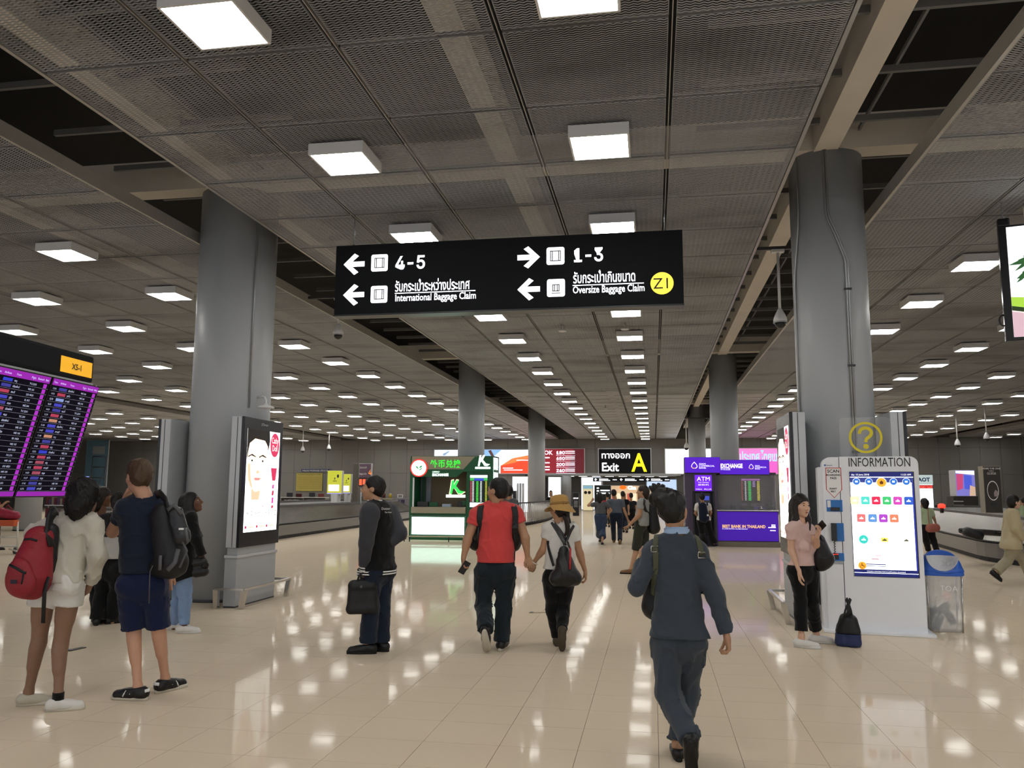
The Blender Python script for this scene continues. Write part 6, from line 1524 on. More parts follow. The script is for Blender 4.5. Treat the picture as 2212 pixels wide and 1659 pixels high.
# ---- woman in ecru shirt and white shorts with red backpack
p = Person('person', 'woman in ecru shirt and white shorts, seen from behind', (105, 1530), 8, skin=SK_T, fem=True)
p.trunk((127, 1128), (200, 1134), (96, 1268), (152, 1266), (184, 1076), neck=(172, 1108), lean=0.06)
p.joints(elL=(72, 1152, 0.18), wrL=(98, 1200, 0.34), elR=(212, 1200, 0.02), wrR=(194, 1262, 0.12), knL=(84, 1388, 0.03), knR=(131, 1392, 0.0))
p.foot('L', 62, 1494, 62, 1524).foot('R', 126, 1502, 128, 1536)
HRC = hair_mat('hair_curly', '#0f0c0b', 0.6)
p.head('cap', 20, -15, 8, hair_m=HRC, hs=0.98, hair_wr=0.016, extra_hair=[((0, -0.02, 0.04), (0, -0.05, -0.06), 0.115, 0.10), ((0.02, -0.06, -0.05), (0.0, -0.05, -0.12), 0.09, 0.07)], face=False)
p.hand('R', p.J['wrR'] - p.J['elR'], -p.rt, 0.4, 1); p.hand('L', (0, 0, -1), p.fwd, 0.4, -1)
p.body(); p.top(C_CRM, 1256, {'L': 0.95, 'R': 0.97}, 0.020, 'shirt', seed=9, wr=0.014, waist=1.2, hips=1.0, armscale=1.08)
p.bottoms(C_WH, 0.165, 0.016, 'shorts', flare=0.088, waist_up=0.10)
p.shoe('L', 68, S_CRM, S_SOLE); p.shoe('R', 68, S_WH, S_SOLE)
for S_ in 'R': 
    a = p.J['an' + S_]; mb = MB(); mb.tube([a - p.base + UP * (-0.03), a - p.base + UP * 0.022], 0.040, 14); mb.build('sock', C_BLK, p.root)
b0 = p.px(68, 1205, -0.18); ob = b0 - UP * 0.34
bk = thing('backpack', 'red fabric backpack with black panel slung on one shoulder', 'backpack', ob)
blob('main_body', [([Pr(p.px(86, 1165, -0.14), p.px(64, 1245, -0.18), 0.10, 0.155, 0.06, (FH, 1.05)), Pr(p.px(48, 1262, -0.2), p.px(74, 1268, -0.16), 0.085, 0.085, 0.05)], None)], 0.012, REDN, bk, ob, 0.008, 14)
blob('front_pocket', [([Pr(p.px(42, 1232, -0.30), p.px(48, 1262, -0.31), 0.085, 0.095, 0.04, (FH, 1.5))], None)], 0.012, REDN, bk, ob, 0.006, 16)
blob('back_panel', [([Pr(p.px(110, 1146, -0.10), p.px(106, 1232, -0.10), 0.052, 0.052, 0.04)], None)], 0.011, NYL, bk, ob, 0.005, 20)
p.ribbon('shoulder_strap', [p.px(x, y, d) - ob + p.base for x, y, d in ((124, 1106, 0.06), (118, 1102, -0.03), (108, 1118, -0.10), (104, 1150, -0.16), (112, 1180, -0.17))], 0.040, 0.012, NYL, bk, up=tuple(FH))
p.ribbon('zip_line', [p.px(x, y, -0.40) - ob + p.base for x, y in ((20, 1220), (34, 1227), (50, 1236), (56, 1238))], 0.010, 0.006, ZIP, bk, up=tuple(FH))
p.ribbon('zip_line', [p.px(x, y, -0.30) - ob + p.base for x, y in ((52, 1166), (66, 1164), (80, 1168))], 0.009, 0.006, ZIP, bk, up=tuple(FH))
p.ribbon('hanging_strap', [p.px(x, y, d) - ob + p.base for x, y, d in ((104, 1246, -0.22), (96, 1280, -0.24), (93, 1346, -0.22))], 0.016, 0.004, NYL, bk, up=tuple(FH))
p.ribbon('zip_pull', [p.px(x, y, -0.415) - ob + p.base for x, y in ((51, 1238), (49, 1250), (46, 1262))], 0.006, 0.004, ZIP, bk, up=tuple(FH))
P_ = Panel(p.px(22, 1261, -0.40) - ob, CRH, UP, bk); P_.rect('brand_patch', 0, 0, 0.045, 0.028, mat('patch_dark', hexc('#1c1a2c'), 0.6), 0.0)

# ---- woman with long black hair, black cardigan and pale jeans, looking up at the poster
p = Person('person', 'woman with long black hair, black cardigan and pale jeans, gazing upward', (398, 1364), 80, skin=SK_D, fem=True)
p.trunk((404, 1122), (412, 1120), (392, 1242), (396, 1241), (414, 1087), neck=(408, 1108))
p.joints(elR=(424, 1166, -0.20), wrR=(438, 1202, -0.16), elL=(415, 1168, 0.2), wrL=(430, 1200, 0.22), knR=(400, 1302, -0.08), knL=(384, 1302, 0.06))
p.foot('R', 397, 1353, 405, 1368).foot('L', 377, 1350, 380, 1360)
p.head('cap', 82, 18, hair_m=HR_B, hs=1.0, extra_hair=[((0, -0.06, 0.02), (0, -0.10, -0.16), 0.085, 0.095), ((0.05, -0.02, -0.02), (0.07, -0.03, -0.26), 0.05, 0.045), ((0, -0.12, -0.12), (0.02, -0.15, -0.36), 0.085, 0.05), ((0.07, -0.03, -0.10), (0.13, -0.05, -0.34), 0.05, 0.03), ((0.07, -0.10, -0.10), (0.11, -0.13, -0.36), 0.06, 0.04)])
p.hand('R', (0, 0, -1), p.fwd, 0.9, 1); p.hand('L', (0, 0, -1), -p.fwd, 0.6, -1)
p.body(); p.top(C_BLK, 1254, 0.97, 0.024, 'cardigan', hemflare=0.06, waist=1.2, hips=1.12, seed=12, hemtilt=(0.35 * CRH + np.array([0, 0, -1.0])))
p.bottoms(C_JEAN, 0.97, 0.008, 'jeans', seed=5); p.shoe('R', 84, S_WH, S_WH, L_=0.25); p.shoe('L', 84, S_WH, S_WH, L_=0.25)
b0 = p.px(432, 1224, -0.18)
bk = thing('handbag', 'black leather handbag in the hand of the woman gazing upward', 'handbag', b0 - UP * 0.13); ob = b0 - UP * 0.13
blob('bag_body', [([Pr(p.px(424, 1216, -0.18), p.px(438, 1214, -0.18), 0.055, 0.055, 0.03), Pr(p.px(425, 1236, -0.18), p.px(440, 1234, -0.18), 0.06, 0.06, 0.03)], None)], 0.012, LEA, bk, ob)
mb = MB(); mb.tube([p.px(x, y, -0.18) - ob for x, y in ((423, 1210), (427, 1198), (437, 1196), (442, 1208))], 0.007, 6); mb.build('bag_handle', LEA, bk)
blob('fur_charm', [([Pr(p.px(443, 1222, -0.2), None, [0.045] * 3)], None)], 0.012, HR_B, bk, ob, 0.01, 60)

# ---- two women talking behind the first group
p = Person('person', 'woman in white lace top and black trousers behind the group', (228, 1348), 12, skin=SK_A, fem=True, res=1.15)
p.trunk((228, 1122), (276, 1122), (226, 1232), (262, 1232), (254, 1088))
p.joints(elL=(216, 1168, 0.03), wrL=(224, 1206, 0.12), elR=(284, 1168, 0.03), wrR=(276, 1210, 0.12), knL=(218, 1288, 0.0), knR=(248, 1288, 0.02))
p.foot('L', 208, 1340, 208, 1350).foot('R', 242, 1338, 240, 1347)
p.head('bun', -30, 0, hair_m=HR_B, extra_hair=[((0, -0.10, -0.02), (0, -0.12, -0.16), 0.045, 0.06), ((0, -0.08, 0.10), (0, -0.1, 0.11), 0.04, 0.04)], face=False)
p.hand('L', (0, 0, -1), p.fwd, 0.4, 1); p.hand('R', (0, 0, -1), p.fwd, 0.4, -1)
p.body(0.015); LACE = cloth('lace_white', '#b9b7b2', bs=90, bump=0.9); p.top(LACE, 1206, 0.0, 0.014, 'lace_top', seed=3, res=0.013)
p.top(C_BLK, 1160, 0.55, 0.020, 'shrug', seed=8, hemprims=False, res=0.014)
p.bottoms(C_BLK, 0.98, 0.014, 'trousers', flare=0.07, res=0.014); p.shoe('L', -30, S_BLK, S_BSOLE); p.shoe('R', 40, S_BLK, S_BSOLE)
p = Person('person', 'dark-haired woman in maroon top half hidden behind the lace top', (214, 1343), 60, skin=SK_D, fem=True, res=1.2)
p.trunk((208, 1126), (230, 1124), (208, 1238), (226, 1238), (221, 1074))
p.joints(elL=(204, 1172, 0.12), wrL=(214, 1196, 0.2), elR=(226, 1172, -0.12), wrR=(236, 1196, -0.05), knL=(210, 1292, 0.03), knR=(222, 1292, 0.0))
p.foot('L', 212, 1336, 212, 1342).foot('R', 224, 1338, 224, 1346)
p.head('cap', 60, 0, hair_m=HR_D, extra_hair=[((0, -0.06, 0.0), (0, -0.08, -0.10), 0.10, 0.09)])
p.hand('L', (0, 0, -1), p.fwd, 0.4, -1); p.hand('R', (0, 0, -1), p.fwd, 0.4, 1)
p.body(0.016); p.top(C_MAR, 1240, 0.3, 0.014, 'blouse', res=0.014); p.bottoms(C_BLK, 0.97, 0.014, 'trousers', res=0.014); p.shoe('L', 60, S_BLK, S_BSOLE); p.shoe('R', 60, S_BLK, S_BSOLE)

# ---- man in varsity jacket holding a laptop case
p = Person('person', 'man in black varsity jacket with grey sleeves, in profile', (806, 1410), -62, skin=SK_A)
p.trunk((799, 1108), (841, 1108), (802, 1236), (826, 1236), (806, 1056), neck=(811, 1088), hdd=0.02)
p.joints(elL=(791, 1172, -0.22), wrL=(786, 1226, -0.16), elR=(864, 1152, 0.05), wrR=(838, 1178, -0.02), knL=(800, 1308, -0.07), knR=(825, 1306, 0.06))
p.foot('L', 795, 1389, 795, 1412).foot('R', 823, 1387, 822, 1407)
p.head('short', -88, 2, hair_m=HR_B, hs=1.03)
p.hand('L', (0, 0, -1), p.rt, 1.0, 1); p.hand('R', unit(p.J['wrR'] - p.J['elR']), FH, 0.5, 1)
p.body(); jk = p.top(C_BLK, 1228, 0.0, 0.034, 'jacket', seed=21, waist=1.25, hips=1.08, chest=1.05, hemflare=0.012, wr=0.008)
# grey raglan sleeves, cuffs, ribbing
for S_, u in (('L', 0.94), ('R', 0.92)):
    sh, el, wr = p.J['sh' + S_], p.J['el' + S_], p.J['wr' + S_]; e = el + (wr - el) * u
    blob('sleeve', [([Pr(sh, el, 0.104, 0.072, 0.03), Pr(el, el + (wr - el) * (u + 0.05), 0.072, 0.054, 0.03)], [(e, wr - el)])], 0.011, C_SLV, p.root, p.base, 0.008, 24)
    for q in range(3):
        c0, c1 = el + (wr - el) * (u + 0.015 + q * 0.05), el + (wr - el) * (u + 0.055 + q * 0.05)
        mb = MB(); mb.tube([c0 - p.base, c1 - p.base], 0.050 - 0.002 * q, 18); mb.build('cuff', C_BLK if q % 2 else LBL, p.root)
def hoop(name, c, fw, rt, w, d, z0, z1, m, parent, n=36, tilt=0.0):
    mb = MB(); v = []
    for z in (z0, z1):
        for i in range(n):
            t_ = 2 * math.pi * i / n; q = c + rt * w * math.cos(t_) + fw * d * math.sin(t_) + UP * (z + tilt * math.cos(t_)); v.append(q)
    mb.add(v, [(i, (i + 1) % n, n + (i + 1) % n, n + i) for i in range(n)], True); return mb.build(name, m, parent)
hz = p.px(812, 1228)[2]
for q, m_ in enumerate((C_BLK, LBL, C_BLK, LBL, C_BLK)):
    hc = p.hpc.copy() - p.base; hc[2] = 0
    hoop('waistband', hc, p.fw, p.rt, 0.214, 0.172, hz - 0.012 * q - 0.012, hz - 0.012 * q, m_, p.root)
for q, m_ in enumerate((C_BLK, LBL, C_BLK, LBL)):
    nc = p.J['neck'] - p.base + UP * (-0.006 + 0.011 * q) + p.fw * 0.008; hoop('collar', nc, p.fw, p.rt, 0.083 - 0.002 * q, 0.078 - 0.002 * q, 0, 0.011, m_, p.root, tilt=0.0)
q = p.on(826, 1106, 0.004); P_ = Panel(q - p.base, unit(np.cross(UP, p._n)), UP, p.root); P_.text('lettering', 'Doctor', 0.036, LBL, -0.02, 0.02, 0.006); P_.text('lettering', 'The Nova', 0.022, LBL, 0.02, -0.012, 0.006)
p.bottoms(C_JEAND, 0.99, 0.022, 'trousers', flare=0.068, seed=15, wr=0.008); p.shoe('L', -92, S_BLK, S_BSOLE); p.shoe('R', -80, S_BLK, S_BSOLE)
b0 = p.px(783, 1292, -0.16); ob = np.array([b0[0], b0[1], p.px(783, 1326, -0.16)[2]])
bk = thing('laptop_case', 'black nylon laptop case carried by the varsity jacket man', 'briefcase', ob)
bw = 0.285; u_ = unit(CRH * 0.97 + FH * 0.24); v_ = np.cross(UP, u_)
def cb(a, b, c): return ob + u_ * a + v_ * b + UP * c
blob('case_body', [([Pr(cb(-0.10, 0, 0.05), cb(0.10, 0, 0.05), 0.055, 0.055, 0.02, (v_, 1.1)), Pr(cb(-0.09, 0, 0.27), cb(0.09, 0, 0.27), 0.05, 0.05, 0.02, (v_, 1.1)), Pr(cb(-0.095, 0, 0.05), cb(-0.09, 0, 0.27), 0.055, 0.05, 0.02, (v_, 1.1)), Pr(cb(0.095, 0, 0.05), cb(0.09, 0, 0.27), 0.055, 0.05, 0.02, (v_, 1.1)), Pr(cb(0, 0, 0.08), cb(0, 0, 0.24), 0.09, 0.09, 0.03, (v_, 1.9))], [(cb(0, 0, 0.0), (0, 0, -1))])], 0.010, NYL, bk, ob, 0.002, 30)
mb = MB(); mb.tube([cb(-0.055, -0.02, 0.31) - ob, cb(-0.04, -0.02, 0.37) - ob, cb(0, -0.02, 0.395) - ob, cb(0.04, -0.02, 0.37) - ob, cb(0.055, -0.02, 0.31) - ob], 0.010, 8); mb.build('case_handle', NYL, bk)
p.ribbon('zip_line', [cb(-0.12, -0.058, 0.235) - ob + p.base, cb(0.0, -0.06, 0.238) - ob + p.base, cb(0.12, -0.058, 0.235) - ob + p.base], 0.006, 0.004, ZIP, bk, up=tuple(v_))
Panel(cb(-0.02, -0.062, 0.265) - ob, u_, UP, bk).poly('round_badge', disc(0.012, 16), NYLG, 0.0)

# ---- couple holding hands: man in coral T-shirt
p = Person('person', 'man in coral T-shirt walking away hand in hand', (1078, 1402), 0, skin=SK_A)
p.trunk((1030, 1110), (1114, 1108), (1048, 1234), (1092, 1234), (1075, 1060), neck=(1074, 1086))
p.joints(elL=(1010, 1165, -0.03), wrL=(1001, 1205, -0.06), elR=(1134, 1160, -0.02), wrR=(1140, 1204, 0.02), knL=(1044, 1306, 0.02), knR=(1088, 1306, 0.03))
p.foot('R', 1084, 1388, 1084, 1403); p.J['anL'] = p.px(1050, 1362, -0.28)
p.head('short', -52, 0, hair_m=HR_B, hs=1.06)
p.hand('L', (0, 0, -1), p.rt + 0.3 * p.fwd, 0.7, -1); WR = p.hand('R', p.px(1146, 1228) - p.J['wrR'], -FH, 0.75, 1)
p.body(); p.top(C_RED, 1214, 0.22, 0.024, 'tshirt', seed=31, chest=1.08, waist=1.26, hips=1.0, wr=0.012, armr=1.05, hemflare=0.006)
p.bottoms(C_TEAL, 0.99, 0.020, 'trousers', flare=0.062, seed=33, wr=0.013, thigh=1.02, kn=1.05)
p.shoe('R', 14, S_BLK, S_SOLE); p.shoe('L', 6, S_BLK, S_SOLE, pitch=52)
ph = thing('phone', 'dark phone in the left hand of the coral shirt man', 'phone', p.px(1003, 1226, -0.08))
mb = MB(); mb.bbox((-0.036, -0.006, -0.07), (0.036, 0.006, 0.07), 0.005); mb.build('phone_body', FRAMEB, ph, rot=(0.3, 0.5, 0.6))
mb = MB(); mb.box((-0.032, -0.0075, -0.062), (0.032, -0.006, 0.062)); mb.build('phone_screen', mat('phone_glass', (0.02, 0.02, 0.025), 0.1), ph, rot=(0.3, 0.5, 0.6))
# his pack is worn on the front; only straps and side show
b0 = p.px(1072, 1150, 0.20)
bk = thing('backpack', 'black daypack worn on the chest of the coral shirt man', 'backpack', b0 - UP * 0.28); ob = b0 - UP * 0.28
blob('main_body', [([Pr(p.px(1038, 1150, 0.20), p.px(1106, 1150, 0.20), 0.12, 0.12, 0.05), Pr(p.px(1030, 1170, 0.17), p.px(1106, 1172, 0.2), 0.10, 0.10, 0.05)], None)], 0.014, NYL, bk, ob, 0.006, 18)
for pts, e in ((((1040, 1092), (1037, 1104), (1036, 1130), (1033, 1150)), (1026, 1166)), (((1110, 1094), (1113, 1104), (1114, 1126), (1112, 1146)), (1114, 1170))):
    p.strap('shoulder_strap', pts, 0.030, 0.007, NYL, bk, ob, 0.008, pre=[p.px(pts[0][0] + 2, 1089, 0.1)], post=[p.px(e[0], e[1], 0.0)])
for x0, x1 in ((1034, 1030), (1110, 1114)):
    p.ribbon('strap_tail', [p.px(x0, 1140, -0.09) - ob + p.base, p.px(x1, 1186, -0.04) - ob + p.base], 0.012, 0.004, NYL, bk, up=tuple(FH))

# ---- woman with straw hat
p = Person('person', 'woman in straw bucket hat and white T-shirt holding his hand', (1208, 1400), 4, skin=SK_A, fem=True)
p.trunk((1184, 1143), (1238, 1144), (1192, 1248), (1224, 1248), (1208, 1100), neck=(1209, 1124))
p.joints(elL=(1174, 1186, 0.02), wrL=(1154, 1214, 0.06), elR=(1252, 1194, 0.02), wrR=(1264, 1234, 0.06), knL=(1194, 1318, 0.10), knR=(1216, 1318, 0.08))
p.foot('L', 1203, 1380, 1202, 1394); p.J['anR'] = p.px(1214, 1364, -0.20)
p.head('cap', -38, -6, hair_m=HR_D, hs=0.98, extra_hair=[((0.03, -0.08, -0.06), (0.04, -0.10, -0.14), 0.03, 0.02)])
p.hand('L', p.px(1146, 1228) - p.J['wrL'], FH, 0.75, 1); p.hand('R', (0.1, 0, -1), -p.rt, 0.45, 1)
p.body(); p.top(C_WH, 1229, 0.24, 0.017, 'tshirt', seed=41, waist=1.2)
p.bottoms(C_BLK, 0.97, 0.008, 'leggings', seed=43, hips=1.02)
p.shoe('L', 0, S_BRN, S_BRN, collar=0.05); p.shoe('R', 0, S_BRN, S_BRN, pitch=66, collar=0.05)
c, r2, f2, u2, z = p.HF
def hpt(x, y, zz): return c + z * (x * r2 + y * f2 + zz * u2) - p.base
mb = MB(); prof = [(0.168, -0.015), (0.165, -0.010), (0.105, 0.030), (0.100, 0.055), (0.098, 0.095), (0.082, 0.122), (0.045, 0.135), (0.0, 0.137)]
v = []; n = 36
for r_, zz in prof:
    for i in range(n):
        t_ = 2 * math.pi * i / n; wob = 0.018 * math.sin(2 * t_ + 1) * (r_ > 0.12) ; v.append(hpt(r_ * 0.93 * math.cos(t_), r_ * 1.08 * math.sin(t_) - 0.01, zz + 0.018 + wob - 0.035 * (r_ > 0.12) * (math.sin(t_) < -0.2)))
mb.add(v, [(i * n + j, i * n + (j + 1) % n, (i + 1) * n + (j + 1) % n, (i + 1) * n + j) for i in range(len(prof) - 1) for j in range(n)], True)
hat = mb.build('bucket_hat', C_HAT, p.root)
mb = MB(); mb.tube([hpt(0.103 * 0.95 * math.cos(t_), 0.103 * 1.08 * math.sin(t_) - 0.01, 0.058) for t_ in np.linspace(0, 2 * math.pi, 33)], 0, 6, flat=(0.004, 0.014), up=tuple(u2)); mb.build('hat_band', mat('hat_band', hexc('#8f6d38'), 0.8), hat)
mb = MB(); br = [p.px(x, y, -0.12) - p.base for x, y in ((1218, 1112), (1223, 1122), (1226, 1136), (1226, 1148), (1220, 1158))]; mb.tube(br, [0.022, 0.024, 0.026, 0.024, 0.010], 10); mb.build('braid', HR_D, p.root)
mb = MB(); w0 = p.J['wrL'] - p.base; mb.tube([w0 + 0.036 * (unit(np.cross(p.J['wrL'] - p.J['elL'], UP)) * math.cos(t_) + unit(np.cross(np.cross(p.J['wrL'] - p.J['elL'], UP), p.J['wrL'] - p.J['elL'])) * math.sin(t_)) for t_ in np.linspace(0, 2 * math.pi, 20)], 0.006, 6); mb.build('bangle', LBL, p.root)
b0 = p.px(1221, 1232, -0.20); ob = b0 - UP * 0.20
bk = thing('leather_backpack', 'black leather drawstring backpack with red stripe behind the hat woman', 'backpack', ob)
blob('main_body', [([Pr(p.px(1218, 1190, -0.19), p.px(1222, 1235, -0.22), 0.055, 0.125, 0.06, (FH, 1.25)), Pr(p.px(1202, 1250, -0.22), p.px(1242, 1250, -0.22), 0.075, 0.075, 0.05)], None)], 0.011, LEA, bk, ob, 0.008, 26)
p.ribbon('red_stripe', [p.px(x, y, d) - ob + p.base for x, y, d in ((1232, 1184, -0.26), (1232, 1200, -0.315), (1231, 1230, -0.33))], 0.010, 0.004, REDS, bk, up=tuple(FH))
for pts, pre, post in ((((1191, 1128), (1200, 1142), (1212, 1162)), (1189, 1124, 0.03), (1220, 1176, -0.2)), (((1240, 1134), (1232, 1148), (1225, 1164)), (1241, 1129, 0.03), (1221, 1176, -0.2)), (((1198, 1130), (1214, 1152), (1226, 1172)), None, (1232, 1186, -0.24)), (((1184, 1168), (1186, 1190)), None, (1196, 1222, -0.2))):
    p.strap('shoulder_strap', pts, 0.014, 0.005, LEA, bk, ob, 0.006, [p.px(*pre)] if pre else None, [p.px(*post)])
mb = MB(); mb.tube([p.px(1221, 1176, -0.18) - ob + 0.016 * (CRH * math.cos(t_) + UP * math.sin(t_)) for t_ in np.linspace(0, 2 * math.pi, 16)], 0.005, 6); mb.build('ring', CHROME, bk)

# ---- woman in slate trouser suit
p = Person('person', 'woman in slate trouser suit with upswept hair, walking away', (1470, 1642), 6, skin=SK_A, fem=True, res=0.95, size=0.92)
p.trunk((1412, 1194), (1508, 1192), (1440, 1384), (1494, 1384), (1455, 1104), neck=(1462, 1152))
p.joints(elL=(1376, 1268, -0.02), wrL=(1385, 1215, 0.22), elR=(1546, 1290, -0.06), wrR=(1570, 1374, -0.10), knL=(1442, 1496, -0.02), knR=(1484, 1494, 0.14))
p.foot('R', 1464, 1606, 1462, 1638); p.J['anL'] = p.px(1492, 1602, -0.32)
p.head('bun', 28, -6, hair_m=HR_B, hs=1.0, extra_hair=[((-0.07, -0.05, 0.07), (-0.098, -0.035, 0.075), 0.056, 0.048), ((-0.04, -0.08, 0.06), (-0.05, -0.06, 0.10), 0.05, 0.045)], hair_wr=0.009)
p.hand('R', (0.12, -0.05, -1), -p.rt, 0.75, 1); p.hand('L', (0, 0.3, 1), p.rt, 0.5, 1)
p.body(); p.top(C_SUIT, 1374, {'L': 0.97, 'R': 0.97}, 0.021, 'jacket', seed=51, waist=1.18, hips=1.08, hemflare=0.010, wr=0.013, neck_r=0.072, wf=26)
p.bottoms(C_SUIT, 0.985, 0.013, 'trousers', flare=0.052, seed=53, hips=0.92, wr=0.014, kn=1.1, wf=26)
p.shoe('R', 4, S_BLK, S_BSOLE, L_=0.245, collar=0.005); p.shoe('L', 12, S_BLK, S_BSOLE, pitch=62, L_=0.245, collar=0.005)
CB = cloth('collar_blue', '#9fb8d8')
hoop('shirt_collar', p.J['neck'] - p.base + UP * 0.012, p.fw, p.rt, 0.070, 0.066, 0.0, 0.030, CB, p.root); hoop('shirt_collar_fold', p.J['neck'] - p.base + UP * 0.0, p.fw, p.rt, 0.078, 0.074, 0.0, 0.028, CB, p.root)
mb = MB(); rr = random.Random(5); cb_ = p.HF[0] + p.HF[1] * -0.09 + p.HF[2] * -0.05 + p.HF[3] * 0.115
for i in range(9):
    a_ = math.radians(i * 40); d_ = p.HF[1] * math.cos(a_) + p.HF[3] * (0.35 + 0.65 * abs(math.sin(a_))) + p.HF[2] * 0.3 * math.sin(a_ * 2)
    mb.tube([cb_ - p.base, cb_ - p.base + d_ * 0.03, cb_ - p.base + d_ * 0.055], [0.028, 0.022, 0.006], 8)
mb.build('hair_bow', HR_B, p.root)
b0 = p.px(1408, 1290, 0.10); ob = b0 - UP * 0.2
bk = thing('shoulder_bag', 'dark bag on olive straps carried by the suited woman', 'bag', ob)
blob('bag_body', [([Pr(p.px(1420, 1268, 0.16), p.px(1414, 1310, 0.16), 0.075, 0.085, 0.04)], None)], 0.013, NYL, bk, ob, 0.004)
for pts, pre, post in ((((1418, 1164), (1416, 1185), (1416, 1215), (1413, 1262)), p.px(1419, 1156, 0.06), p.px(1409, 1284, 0.02)), (((1507, 1166), (1511, 1180), (1516, 1200)), p.px(1504, 1158, 0.06), p.px(1519, 1222, 0.05))):
    p.strap('bag_strap', pts, 0.017, 0.005, STR, bk, ob, 0.007, [pre], [post])
for (x, y) in ((1416, 1187), (1515, 1197)):
    mb = MB(); q = p.on(x, y, 0.016) - ob
    mb.tube([q + CRH * a * 0.022 + UP * b * 0.017 for a, b in ((-1, -1), (1, -1), (1, 1), (-1, 1), (-1, -1))], 0.0035, 6); mb.build('buckle', CHROME, bk)

# ---- woman in blush T-shirt with phone
p = Person('person', 'woman in blush T-shirt and black trousers facing the viewer with a phone', (1748, 1396), 150, skin=SK_L, fem=True, res=0.95, size=0.86)
p.trunk((1748, 1143), (1708, 1142), (1750, 1236), (1722, 1236), (1729, 1093), neck=(1728, 1124))
p.joints(elR=(1709, 1187, -0.06), wrR=(1727, 1236, -0.20), elL=(1763, 1178, -0.08), wrL=(1766, 1156, -0.22), knR=(1730, 1298, -0.03), knL=(1755, 1298, 0.02))
p.foot('R', 1731, 1374, 1738, 1399).foot('L', 1763, 1368, 1772, 1389)
p.head('cap', 160, -3, hair_m=HR_D, hs=1.0, extra_hair=[((0.062, -0.01, 0.0), (0.080, 0.02, -0.16), 0.040, 0.035), ((0.08, 0.02, -0.15), (0.085, 0.05, -0.24), 0.036, 0.016), ((-0.062, -0.01, 0.0), (-0.085, 0.0, -0.16), 0.042, 0.040), ((-0.085, 0.0, -0.15), (-0.075, 0.04, -0.25), 0.040, 0.018), ((0, -0.08, 0.0), (0, -0.10, -0.2), 0.07, 0.06)])
p.hand('R', (0, 0, -1), p.fwd * 0.5 + p.rt * -0.6, 0.3, 1); p.hand('L', UP * 0.9 - FH * 0.2 + CRH * 0.2, -FH * 0.2 - CRH + UP * 0.1, 0.75, 1)
p.body(); p.top(C_PINK, 1221, 0.26, 0.015, 'tshirt', seed=61, waist=1.2)
p.bottoms(C_BLK, 0.93, 0.012, 'trousers', flare=0.056, seed=63)
p.shoe('R', 118, S_WH, S_WH, L_=0.255); p.shoe('L', 100, S_WH, S_WH, L_=0.255)
q = p.px(1773, 1137, -0.24); ph = thing('phone', 'black phone in the raised hand of the blush shirt woman', 'phone', q)
mb = MB(); mb.bbox((-0.036, -0.005, -0.07), (0.036, 0.005, 0.07), 0.004); mb.build('phone_body', FRAMEB, ph, rot=(0.5, 0.9, -0.5))
mb = MB(); mb.box((-0.031, 0.005, -0.063), (0.031, 0.0065, 0.063)); mb.build('phone_screen', mat('phone_glass', (0.02, 0.02, 0.025), 0.1), ph, rot=(0.5, 0.9, -0.5))
b0 = p.px(1778, 1190, -0.05); ob = b0 - UP * 0.22
bk = thing('shoulder_bag', 'soft black tote hanging from the arm of the blush shirt woman', 'bag', ob)
blob('bag_body', [([Pr(p.px(1770, 1168, -0.02), p.px(1780, 1205, -0.05), 0.07, 0.115, 0.05, (p.fwd, 1.2)), Pr(p.px(1774, 1222, -0.04), p.px(1786, 1210, -0.05), 0.06, 0.06, 0.05)], None)], 0.012, NYL, bk, ob, 0.010, 22)
p.ribbon('bag_strap', [p.px(x, y, d) - ob + p.base for x, y, d in ((1762, 1172, -0.12), (1770, 1152, -0.1), (1780, 1172, -0.06))], 0.015, 0.005, NYL, bk, up=tuple(FH))
# ---- duffel bag beside the kiosk
do = onfloor(1833, 1396); db = thing('duffel_bag', 'black and navy tote bag standing by the kiosk base', 'bag', do)
def dp(x, y, d=0.0): return atD(x, y, do @ FH + d)
NVB = mat('canvas_navy', hexc('#232f58'), 0.6, var=0.15, bump=0.2, bscale=150)
blob('lower_panel', [([Pr(dp(1821, 1386, 0.03), dp(1843, 1387, -0.03), 0.078, 0.078, 0.03), Pr(dp(1821, 1362, 0.03), dp(1843, 1363, -0.03), 0.078, 0.078, 0.03), Pr(dp(1821, 1386, 0.03), dp(1821, 1360, 0.03), 0.078, 0.078, 0.02), Pr(dp(1843, 1387, -0.03), dp(1843, 1360, -0.03), 0.078, 0.078, 0.02)], [((0, 0, 0.004), (0, 0, -1)), (dp(1832, 1368), (0, 0, 1))])], 0.010, NVB, db, do, 0.004)
blob('upper_panel', [([Pr(dp(1821, 1364, 0.03), dp(1828, 1340, 0.02), 0.078, 0.070, 0.02), Pr(dp(1843, 1365, -0.03), dp(1838, 1342, -0.01), 0.078, 0.070, 0.02), Pr(dp(1832, 1365), dp(1832, 1342), 0.080, 0.078, 0.03)], [(dp(1832, 1368), (0, 0, -1))])], 0.010, NYL, db, do, 0.005)
for pts in (((1822, 1336), (1826, 1318), (1836, 1292)), ((1842, 1338), (1838, 1318), (1829, 1291)), ((1829, 1334), (1832, 1312), (1838, 1294)), ((1836, 1336), (1834, 1312), (1827, 1294))):
    mb = MB(); mb.tube([dp(x, y, -0.05 + 0.02 * i) - do for i, (x, y) in enumerate(pts)], 0, 8, flat=(0.011, 0.004), up=tuple(FH)); mb.build('handle', NYL, db)
